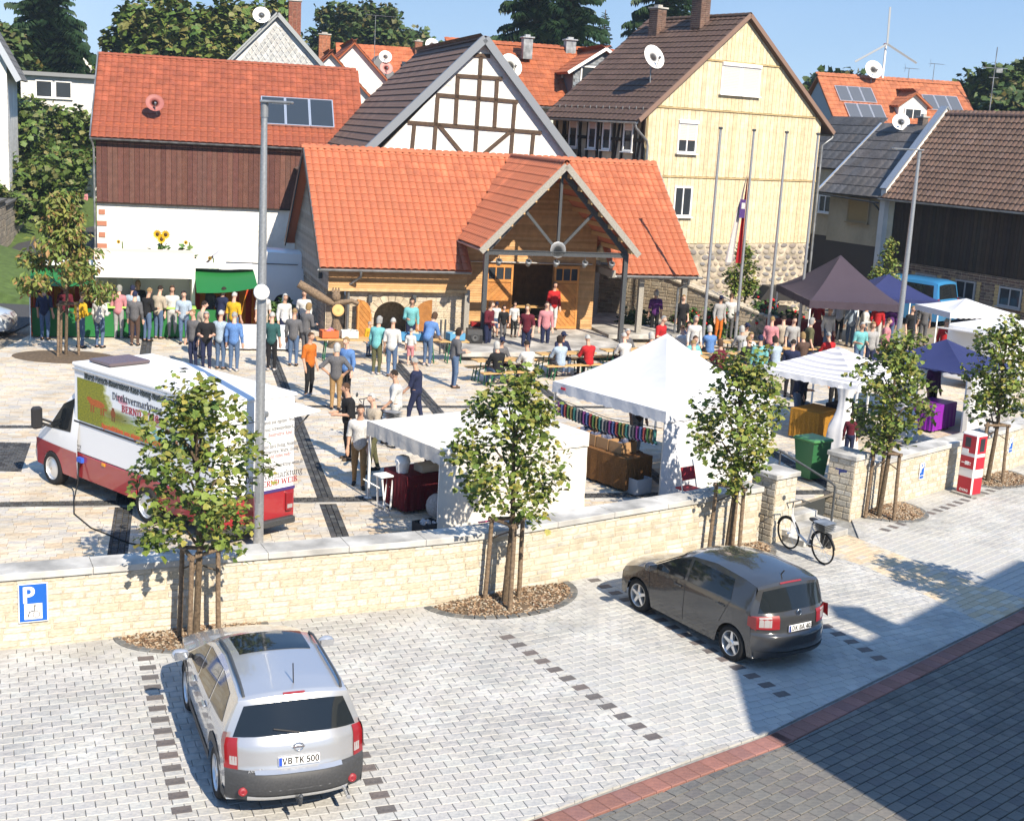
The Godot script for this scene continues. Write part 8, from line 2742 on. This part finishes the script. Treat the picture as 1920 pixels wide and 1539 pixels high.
func nets(bones: Array, h: float) -> Array:
	var o := V(-0.62,-0.03,-0.7)
	var n := Vector3i(int(1.24 / h), int(1.95 / h), int(1.5 / h))
	var f := PackedFloat32Array()
	f.resize(n.x * n.y * n.z)
	f.fill(1.0)
	for b in bones: cap(f, o, n, h, b[0], b[1], b[2], b[3])
	var id := {}
	var pts := PackedVector3Array()
	var ix := PackedInt32Array()
	var st := [1, n.x, n.x * n.y]
	for z in n.z - 1:
		for y in n.y - 1:
			for x in n.x - 1:
				var i := (z * n.y + y) * n.x + x
				if f[i] > 0.09: continue
				var c := Vector3.ZERO
				var m := 0
				for k in 8:
					for ax in 3:
						if k & (1 << ax): continue
						var a: int = i + (k & 1) * st[0] + ((k >> 1) & 1) * st[1] + ((k >> 2) & 1) * st[2]
						var v0 := f[a]
						var v1: float = f[a + st[ax]]
						if (v0 < 0.0) != (v1 < 0.0):
							var p := V(k & 1, (k >> 1) & 1, (k >> 2) & 1)
							p[ax] += v0 / (v0 - v1)
							c += p
							m += 1
				if m > 0:
					id[i] = pts.size()
					pts.append(o + (V(x, y, z) + c / m) * h)
	for i in id:
		for ax in 3:
			var s0: int = st[(ax + 1) % 3]
			var s1: int = st[(ax + 2) % 3]
			var q: int = i + s0 + s1
			if (f[q] < 0.0) == (f[q + st[ax]] < 0.0): continue
			if not (id.has(i) and id.has(i + s0) and id.has(i + s1) and id.has(q)): continue
			var a: int = id[i]
			var b: int = id[i + s0]
			var c: int = id[q]
			var d: int = id[i + s1]
			if f[q] < 0.0: ix.append_array([a, c, b, a, d, c])
			else: ix.append_array([a, b, c, a, c, d])
	var nr := PackedVector3Array()
	nr.resize(pts.size())
	for k in range(0, ix.size(),3):
		var g := (pts[ix[k + 2]] - pts[ix[k]]).cross(pts[ix[k + 1]] - pts[ix[k]])
		for j in 3: nr[ix[k + j]] += g
	for k in nr.size(): nr[k] = nr[k].normalized()
	return [pts, nr, ix]
func shell(g: Array, keep: Callable, off: float, extra: MB = null) -> ArrayMesh:
	var q := MB.new()
	var mp := {}
	for k in range(0, g[2].size(),3):
		var all := true
		for j in 3: all = all and keep.call(g[0][g[2][k + j]])
		if not all: continue
		for j in 3:
			var i: int = g[2][k + j]
			if not mp.has(i):
				mp[i] = q.v.size()
				q._p(g[0][i] + g[1][i] * off, g[1][i])
			q.ix.append(mp[i])
	if extra: q.add(extra.mesh(), Transform3D.IDENTITY)
	return q.mesh()
func near_bone(p: Vector3, bones: Array, ids: Array) -> bool:
	var best := 1e9
	var w := -1
	for k in bones.size():
		var a: Vector3 = bones[k][0]
		var ab: Vector3 = bones[k][1] - a
		var t := clampf((p - a).dot(ab) / maxf(ab.length_squared(),1e-6),0.0,1.0)
		var d := p.distance_to(a + ab * t) - lerpf(bones[k][2], bones[k][3], t)
		if d < best:
			best = d
			w = k
	return ids.has(w)
func pose(key: String, lean: float, sit: bool, arms: Array, stride := 0.0):
	var hy := 0.5 if sit else 0.93
	var tip := func(y: float, z := 0.0): return V(0, hy + (y - 0.93) * cos(lean), (y - 0.93) * sin(lean) + z)
	var pel: Vector3 = tip.call(0.95)
	var che: Vector3 = tip.call(1.3)
	var nek: Vector3 = tip.call(1.5)
	var hed: Vector3 = tip.call(1.6,0.03)
	var b := [[pel, tip.call(1.12),0.145,0.13], [tip.call(1.12), che, 0.13,0.15], [che + V(-0.1,0.05,0), che + V(0.1,0.05,0),0.115,0.115], [che, nek, 0.09,0.058], [nek, hed, 0.058,0.06]]
	for s in [-1.0,1.0]:
		var r: Array = arms[0 if s < 0 else 1]
		var sh := che + V(s * 0.18,0.09,0)
		var el := che + V(s * r[0], r[1], r[2])
		var wr := che + V(s * r[3], r[4], r[5])
		b.append_array([[sh, el, 0.06,0.045], [el, wr, 0.043,0.03], [wr, wr + (wr - el).normalized() * 0.08,0.034,0.036]])
		for k in 5:
			var d := (wr - el).normalized()
			var side := d.cross(V(0.3,0.2,1)).normalized()
			var root := wr + d * (0.1 if k < 4 else 0.04) + side * (0.03 - 0.02 * k if k < 4 else 0.035)
			b.append([root, root + d * ([0.06,0.075,0.07,0.05,0.05][k]) + V(0,-0.012,0) + side * (0.0 if k < 4 else 0.03),0.011,0.009])
		var hip := pel + V(s * 0.085,-0.03,0)
		var kn := hip + (V(s * 0.02,0.02,0.42) if sit else V(s * 0.01,-0.43,0.03 + stride * s * 0.5))
		var an := V(kn.x, 0.08, kn.z + (0.02 if sit else -0.04 + stride * s * 0.4))
		b.append_array([[hip, kn, 0.085,0.058], [kn, an, 0.055,0.036], [an + V(0,-0.04,-0.03), an + V(s * 0.02,-0.045,0.15),0.04,0.032]])
	var g := nets(b, 0.025)
	var head := MB.new()
	var hb := Basis(Vector3.RIGHT, lean * 0.7)
	var hc := hed + V(0,0.085,0.02)
	var rows := []
	for i in 15:
		var p := PI * i / 14.0
		var row := []
		for j in 21:
			var a := TAU * j / 20.0
			var d := V(sin(p) * sin(a), cos(p), sin(p) * cos(a))
			var r := V(0.077,0.118,0.096)
			var v := d * r
			if v.y < 0.0: v.x *= 1.0 + v.y * 2.2
			if d.z > 0.85 and absf(v.y + 0.015) < 0.03: v.z += 0.022
			if d.z > 0.4 and absf(absf(d.x) - 0.42) < 0.2 and absf(v.y - 0.015) < 0.015: v.z -= 0.012
			row.append(hc + hb * v)
		rows.append(row)
	head.surf(rows, true)
	for s in [-1.0,1.0]:
		head.blob(hc + hb * V(s * 0.08,-0.005,-0.005), V(0.012,0.03,0.02),6,5)
		head.col = Color(0.05,0.04,0.04)
		head.blob(hc + hb * V(s * 0.032,0.014,0.083), V(0.013,0.008,0.006),6,5)
		head.col = Color(1,1,1)
	head.col = Color(0.6,0.35,0.33)
	head.blob(hc + hb * V(0,-0.062,0.082), V(0.024,0.008,0.008),8,5)
	var d := {}
	d.body = shell(g, func(_p): return true, 0.0, head)
	var leg0 := 5 + 8
	var trunk := [0,1,2,3]
	d.top_short = shell(g, func(p): return near_bone(p, b, trunk + [5,16]) and p.distance_to(nek) > 0.075,0.014)
	d.top_long = shell(g, func(p): return near_bone(p, b, trunk + [5,6,16,17]) and p.distance_to(nek) > 0.075,0.014)
	d.legs = shell(g, func(p): return near_bone(p, b, [0,13,14,24,25]) and p.y < pel.y + 0.04,0.01)
	d.shorts = shell(g, func(p): return near_bone(p, b, [0,13,24]) and p.y < pel.y + 0.04,0.016)
	d.shoes = shell(g, func(p): return near_bone(p, b, [15,26]),0.008)
	for k in 3:
		var hq := MB.new()
		var hr := []
		for i in 11:
			var p := (PI * (0.5 if k == 0 else 0.62)) * i / 10.0
			var row := []
			for j in 21:
				var a := TAU * j / 20.0
				var v := V(sin(p) * sin(a), cos(p), sin(p) * cos(a))
				if k < 2 and v.z > 0.45 and v.y < 0.62: v.y = 0.62
				var w := v * V(0.087,0.128,0.106) * (1.0 if k != 1 else 1.08)
				if k == 1 and v.z < 0.3 and i > 7: w.y -= 0.05 * (i - 7) / 3.0
				row.append(hc + hb * (w + V(0,0,-0.008)))
			hr.append(row)
		hq.surf(hr, true)
		if k == 2: hq.cbox(hc + hb * V(0,0.04,0.14), V(0.13,0.015,0.12),0.006, hb)
		d["hair%d" % k] = hq.mesh()
	POSE[key] = d
func build_people():
	var dn := [0.23,-0.2,-0.02,0.24,-0.43,0.06]
	var fw := [0.23,-0.2,0.02,0.15,-0.2,0.26]
	var hp := [0.4,-0.14,-0.08,0.2,-0.34,0.04]
	pose("stand", 0.0, false, [dn, dn])
	pose("look", 0.12, false, [fw, dn])
	pose("hold", 0.08, false, [fw, fw])
	pose("hips", 0.0, false, [hp, hp])
	pose("walk", 0.05, false, [dn, [0.22,-0.2,0.08,0.2,-0.36,0.24]], 0.2)
	pose("bend", 0.55, false, [[0.22,-0.22,0.1,0.18,-0.36,0.3], fw])
	pose("sit", 0.15, true, [[0.24,-0.16,0.14,0.12,-0.2,0.34], [0.24,-0.16,0.14,0.14,-0.2,0.32]])
	var C := {"white": Color(0.66,0.66,0.65), "black": Color(0.015,0.015,0.017), "grey": Color(0.13,0.13,0.14), "navy": Color(0.018,0.025,0.07), "denim": Color(0.1,0.16,0.28), "blue": Color(0.12,0.25,0.55), "pale blue": Color(0.4,0.5,0.62), "red": Color(0.5,0.02,0.025), "orange": Color(0.6,0.16,0.02), "pink": Color(0.6,0.25,0.28), "yellow": Color(0.66,0.4,0.02), "teal": Color(0.03,0.1,0.1), "turquoise": Color(0.18,0.5,0.52), "purple": Color(0.12,0.03,0.18), "tan": Color(0.38,0.24,0.11), "beige": Color(0.5,0.43,0.34), "olive": Color(0.12,0.12,0.06), "brown": Color(0.1,0.06,0.045), "maroon": Color(0.12,0.012,0.025), "silver": Color(0.4,0.4,0.4)}
	var act := {"stand": "standing", "look": "looking on", "hold": "holding something", "hips": "hands on hips", "walk": "walking", "bend": "leaning forward", "sit": "seated"}
	var hairs := [Color(0.35,0.35,0.34), Color(0.03,0.02,0.015), Color(0.09,0.05,0.03), Color(0.3,0.2,0.09), Color(0.5,0.5,0.48)]
	for p in CROWD:
		var t := thing("person", "person, %s top, %s trousers, %s, %s" % [p[5], p[6], act[p[3]], p[8]], "person", V(p[0], p[1], p[2]), p[4], "visitors to the market")
		t.scale = Vector3.ONE * p[7]
		var d: Dictionary = POSE[p[3]]
		var sk := [Color(0.5,0.3,0.22), Color(0.56,0.35,0.26), Color(0.44,0.26,0.18)]
		var key := "skin%d" % (rng.randi() % 3)
		if not M.has(key): mk(key, sk[int(key.right(1))], 0.6, null, 1.0, null, true)
		part(t, "body", d.body, M[key])
		part(t, "top", d.top_long if rng.randf() < 0.45 else d.top_short, cloth(C[p[5]]))
		part(t, "trousers", d.legs if p[7] > 0.75 or rng.randf() < 0.5 else d.shorts, cloth(C[p[6]]))
		part(t, "shoes", d.shoes, cloth([Color(0.03,0.025,0.02), Color(0.5,0.5,0.5), Color(0.1,0.07,0.05)][rng.randi() % 3]))
		var h := rng.randi() % 8
		part(t, "cap" if h == 7 else "hair", d["hair%d" % (2 if h == 7 else h % 2)], cloth(C.navy if h == 7 else hairs[rng.randi() % 5]))
const CROWD := [
	[-14.4,0.5,-39.89, "stand", 3.14, "navy", "denim", 0.93, "at the left curtain of the catering trailer"],
	[-14.01,0.5,-40.56, "look", 3.14, "maroon", "silver", 0.93, "behind the stake of the conical tree"],
	[-12.98,0.5,-38.86, "look", 2.6, "yellow", "denim", 0.93, "under the conical tree"],
	[-12.46,0.5,-39.04, "look", 2.9, "white", "denim", 0.93, "right of the conical tree"],
	[-12.45,0.5,-40.9, "look", 3.14, "pink", "silver", 0.93, "at the trailer counter"],
	[-12.05,0.5,-41.04, "stand", 3.14, "pale blue", "navy", 0.93, "second at the trailer counter"],
	[-11.6,0.5,-39.73, "stand", 3.14, "grey", "brown", 0.93, "nearest at the trailer counter"],
	[-11.48,0.5,-40.6, "look", 2.6, "black", "denim", 0.93, "at the counter beside the beige vest"],
	[-11.29,0.5,-41.21, "look", 2.8, "beige", "denim", 0.93, "under the raised hatch end"],
	[-10.92,0.5,-41.45, "stand", 0.4, "white", "silver", 0.93, "before the right orange curtain"],
	[-10.3,0.5,-40.49, "hold", 0.2, "pale blue", "denim", 0.93, "facing out by the orange curtain"],
	[-9.97,0.5,-42.46, "look", 2.4, "grey", "grey", 0.93, "beside the orange curtain end"],
	[-9.43,0.5,-41.76, "look", 2.6, "navy", "maroon", 0.93, "right of the orange curtain"],
	[-8.8,0.5,-40.7, "stand", 2.9, "yellow", "denim", 0.93, "before the white clothed table"],
	[-9.05,0.5,-36.66, "stand", -0.5, "grey", "navy", 0.93, "behind the truck roof, left"],
	[-8.64,0.5,-36.45, "hold", 0.2, "black", "navy", 0.93, "behind the truck roof, second"],
	[-8.31,0.5,-36.72, "stand", 2.9, "pale blue", "denim", 0.93, "behind the truck roof, third"],
	[-7.88,0.5,-36.52, "stand", 3.14, "blue", "denim", 0.93, "behind the truck roof, fourth"],
	[-9.27,0.5,-38.37, "look", 2.0, "beige", "grey", 0.93, "behind the truck roof, farther back"],
	[-6.9,0.5,-36.91, "stand", 3.14, "teal", "black", 0.93, "beside the lamp post"],
	[-7.28,0.5,-41.01, "stand", 0.6, "white", "navy", 0.93, "behind the clothed table by the lamp"],
	[-6.44,0.5,-37.83, "look", 3.14, "grey", "denim", 0.93, "at the left goods table"],
	[-6.3,0.5,-39.16, "look", 2.6, "grey", "grey", 0.93, "leaning to the left goods table"],
	[-6.87,0.5,-42.22, "stand", 0.2, "white", "black", 0.93, "by the dark hall corner"],
	[-8.1,0.5,-41.79, "stand", 0.3, "white", "beige", 0.93, "behind the lamp post"],
	[-5.32,0.5,-33.74, "stand", 1.0, "orange", "black", 0.93, "at the end of the truck flap"],
	[-4.41,0.5,-32.24, "hips", 3.14, "grey", "tan", 0.93, "back turned, beyond the truck flap"],
	[-4.29,0.5,-33.33, "stand", -0.6, "blue", "black", 0.93, "beside the tan trousers"],
	[-3.95,0.5,-37.22, "look", 2.8, "turquoise", "olive", 0.93, "left of the red handbag"],
	[-3.5,0.5,-37.02, "look", 3.14, "white", "denim", 0.93, "at the crates before the arch"],
	[-3.38,0.5,-41.82, "look", 0.2, "turquoise", "navy", 0.93, "behind the crates at the arch"],
	[-2.63,0.5,-39.03, "bend", 2.7, "blue", "denim", 0.93, "over the crates by the arch"],
	[-3.44,0.5,-27.35, "hold", -1.2, "black", "black", 0.93, "with a camera near the truck"],
	[-2.81,0.5,-26.45, "walk", -0.9, "beige", "olive", 0.93, "behind the leopard trousers"],
	[-2.96,0.5,-25.29, "walk", 0.1, "white", "tan", 0.93, "nearest on the open square"],
	[-2.61,0.5,-29.11, "walk", -1.5, "white", "white", 0.93, "pushing the dark bicycle"],
	[-2.3,0.5,-30.84, "walk", -1.8, "navy", "navy", 0.93, "behind the bicycle"],
	[-1.65,0.5,-35.89, "hold", 1.9, "grey", "denim", 0.93, "standing at the first beer table"],
	[-0.93,0.5,-42.12, "look", 1.0, "maroon", "navy", 0.93, "in a vest below the stage"],
	[0.33,0.5,-41.71, "stand", -0.3, "maroon", "navy", 0.93, "before the stage edge"],
	[0.94,0.5,-42.74, "stand", 0.2, "pink", "navy", 0.93, "before the stage steps"],
	[4.47,0.5,-40.88, "look", 0.8, "red", "black", 0.93, "leaning at the open bay table"],
	[5.6,0.5,-41.24, "stand", 0.3, "white", "denim", 0.93, "in a white jacket behind the peak"],
	[4.98,0.5,-47.62, "stand", 3.14, "purple", "black", 0.93, "under the open bay"],
	[5.84,0.5,-46.69, "stand", 0.2, "black", "black", 0.93, "by the bay column"],
	[7.24,0.5,-47.18, "stand", 0.4, "silver", "orange", 0.93, "between the first flagpoles"],
	[7.73,0.5,-47.84, "stand", 3.14, "white", "grey", 0.93, "back turned between the flagpoles"],
	[8.59,0.5,-42.37, "stand", 3.14, "beige", "silver", 0.93, "in a striped shirt by the third flagpole"],
	[8.89,0.5,-42.26, "stand", 0.2, "silver", "denim", 0.93, "beside the striped shirt"],
	[9.43,0.5,-42.24, "stand", 1.6, "olive", "grey", 0.93, "by the fourth flagpole"],
	[7.05,0.5,-37.75, "stand", 3.14, "turquoise", "denim", 0.93, "behind the third street tree"],
	[8.15,0.5,-42.03, "stand", 2.8, "pink", "navy", 0.93, "beside the third flagpole"],
	[10.77,0.5,-45.47, "stand", 0.3, "white", "denim", 0.93, "before the dark gazebo post"],
	[11.05,0.5,-48.51, "stand", 2.8, "red", "black", 0.93, "at the dark gazebo post"],
	[12.1,0.5,-47.65, "stand", 3.14, "pale blue", "denim", 0.93, "in the middle under the dark gazebo"],
	[11.95,0.5,-48.83, "look", 2.6, "white", "black", 0.93, "serving under the dark gazebo"],
	[12.41,0.5,-47.16, "look", 1.2, "white", "navy", 0.93, "right of the pale blue shirt"],
	[13.13,0.5,-48.0, "stand", 2.8, "red", "white", 0.93, "under the right edge of the dark gazebo"],
	[13.66,0.5,-48.19, "stand", 3.14, "purple", "denim", 0.93, "left of the right lamp post"],
	[10.99,0.5,-41.95, "hold", 0.2, "turquoise", "denim", 0.93, "before the striped gazebo, left"],
	[11.38,0.5,-42.07, "stand", 0.2, "silver", "navy", 0.93, "before the striped gazebo, right"],
	[12.18,0.5,-43.29, "stand", 1.2, "pink", "brown", 0.93, "behind the fourth street tree"],
	[14.1,0.5,-47.14, "stand", 0.4, "black", "black", 0.93, "right of the right lamp post"],
	[15.12,0.5,-48.93, "stand", 3.14, "grey", "grey", 0.93, "below the navy gazebo corner"],
	[14.33,0.5,-43.96, "stand", 2.6, "red", "black", 0.93, "at the right trailer flap"],
	[14.73,0.5,-44.08, "stand", 2.2, "black", "navy", 0.93, "beside the red shirt at the trailer"],
	[7.87,0.5,-37.2, "stand", 2.8, "navy", "black", 0.93, "left of the striped gazebo"],
	[7.79,0.5,-35.0, "hold", 1.6, "beige", "black", 0.93, "at the ochre table"],
	[7.27,0.5,-33.23, "look", 1.2, "navy", "denim", 0.93, "with a blue bag by the wheelie bin"],
	[2.85,0.5,-29.36, "stand", 0.6, "brown", "silver", 0.93, "inside the big peaked tent"],
	[8.77,0.5,-35.6, "stand", 0.3, "black", "black", 0.93, "behind the dark table of the striped gazebo"],
	[11.33,0.5,-35.24, "stand", 0.5, "purple", "black", 0.93, "at the purple table"],
	[-28.94,0.5,-87.87, "walk", 0.1, "pink", "denim", 0.93, "far up the lane"],
	[7.85,0.5,-29.89, "stand", 2.9, "maroon", "navy", 0.62, "child by the wheelie bin"],
	[-3.13,0.5,-38.96, "stand", 3.14, "white", "pink", 0.62, "small child at the crates"],
	[-4.52,0.5,-40.12, "stand", 1, "yellow", "denim", 0.6, "child at the goods table"],
	[-0.7,0.8,-43.4, "stand", 0.3, "white", "denim", 0.66, "child, left on the stage"],
	[-0.44,0.8,-42.6, "stand", 0.3, "black", "grey", 0.66, "child in the middle on the stage"],
	[-0.1,0.8,-43.62, "stand", 0.3, "white", "black", 0.66, "child, right on the stage"],
	[1.24,0.8,-45.79, "stand", 0.4, "red", "white", 0.93, "on the stage before the door"],
	[-12.23,0.5,-42.300000000000004, "stand", 0.1, "black", "black", 0.93, "serving inside the catering trailer"],
	[-0.46,0.5,-36.35, "sit", 3.64, "black", "denim", 0.93, "near side, left of the speaker table"],
	[-0.45,0.5,-37.49, "sit", 0.5, "grey", "black", 0.93, "far side of the speaker table"],
	[0.38,0.5,-36.8, "sit", 3.64, "white", "navy", 0.93, "near side, right of the speaker table"],
	[1.34,0.5,-38.05, "sit", 3.64, "pale blue", "grey", 0.93, "near side, left of the stage edge table"],
	[1.35,0.5,-39.19, "sit", 0.5, "navy", "denim", 0.93, "far side of the stage edge table"],
	[2.18,0.5,-38.5, "sit", 3.64, "red", "black", 0.93, "near side, right of the stage edge table"],
	[3.31,0.5,-39.35, "sit", 3.59, "white", "navy", 0.93, "near side, left of the second stage table"],
	[3.37,0.5,-40.49, "sit", 0.45, "grey", "grey", 0.93, "far side of the second stage table"],
	[4.17,0.5,-39.77, "sit", 3.59, "orange", "denim", 0.93, "near side, right of the second stage table"],
	[5.32,0.5,-41.69, "sit", 3.44, "white", "black", 0.93, "near side, left of the bay table"],
	[5.55,0.5,-42.81, "sit", 0.3, "navy", "navy", 0.93, "far side of the bay table"],
	[6.23,0.5,-41.97, "sit", 3.44, "blue", "grey", 0.93, "near side, right of the bay table"],
	[7.32,0.5,-42.29, "sit", 3.44, "silver", "denim", 0.93, "near side, left of the first flagpole's table"],
	[7.55,0.5,-43.41, "sit", 0.3, "beige", "black", 0.93, "far side of the first flagpole's table"],
	[8.23,0.5,-42.57, "sit", 3.44, "pink", "navy", 0.93, "near side, right of the first flagpole's table"],
	[5.31,0.5,-38.65, "sit", 3.59, "white", "grey", 0.93, "near side, left of the peaked tent table"],
	[5.37,0.5,-39.79, "sit", 0.45, "turquoise", "denim", 0.93, "far side of the peaked tent table"],
	[6.17,0.5,-39.07, "sit", 3.59, "maroon", "black", 0.93, "near side, right of the peaked tent table"],
	[7.18,0.5,-40.06, "sit", 3.54, "black", "navy", 0.93, "near side, left of the middle flagpole table"],
	[7.3,0.5,-41.2, "sit", 0.4, "white", "grey", 0.93, "far side of the middle flagpole table"],
	[8.06,0.5,-40.43, "sit", 3.54, "pale blue", "denim", 0.93, "near side, right of the middle flagpole table"],
	[9.15,0.5,-41.58, "sit", 3.49, "brown", "black", 0.93, "near side, left of the fourth flagpole's table"],
	[9.32,0.5,-42.7, "sit", 0.35, "white", "navy", 0.93, "far side of the fourth flagpole's table"],
	[10.04,0.5,-41.9, "sit", 3.49, "red", "grey", 0.93, "near side, right of the fourth flagpole's table"]]
# short forms of the vector constructors
func V(x: float, y: float, z: float) -> Vector3: return Vector3(x, y, z)
func U(x: float, y: float) -> Vector2: return Vector2(x, y)
func tp(p: Vector3) -> Transform3D: return Transform3D(Basis.IDENTITY, p)
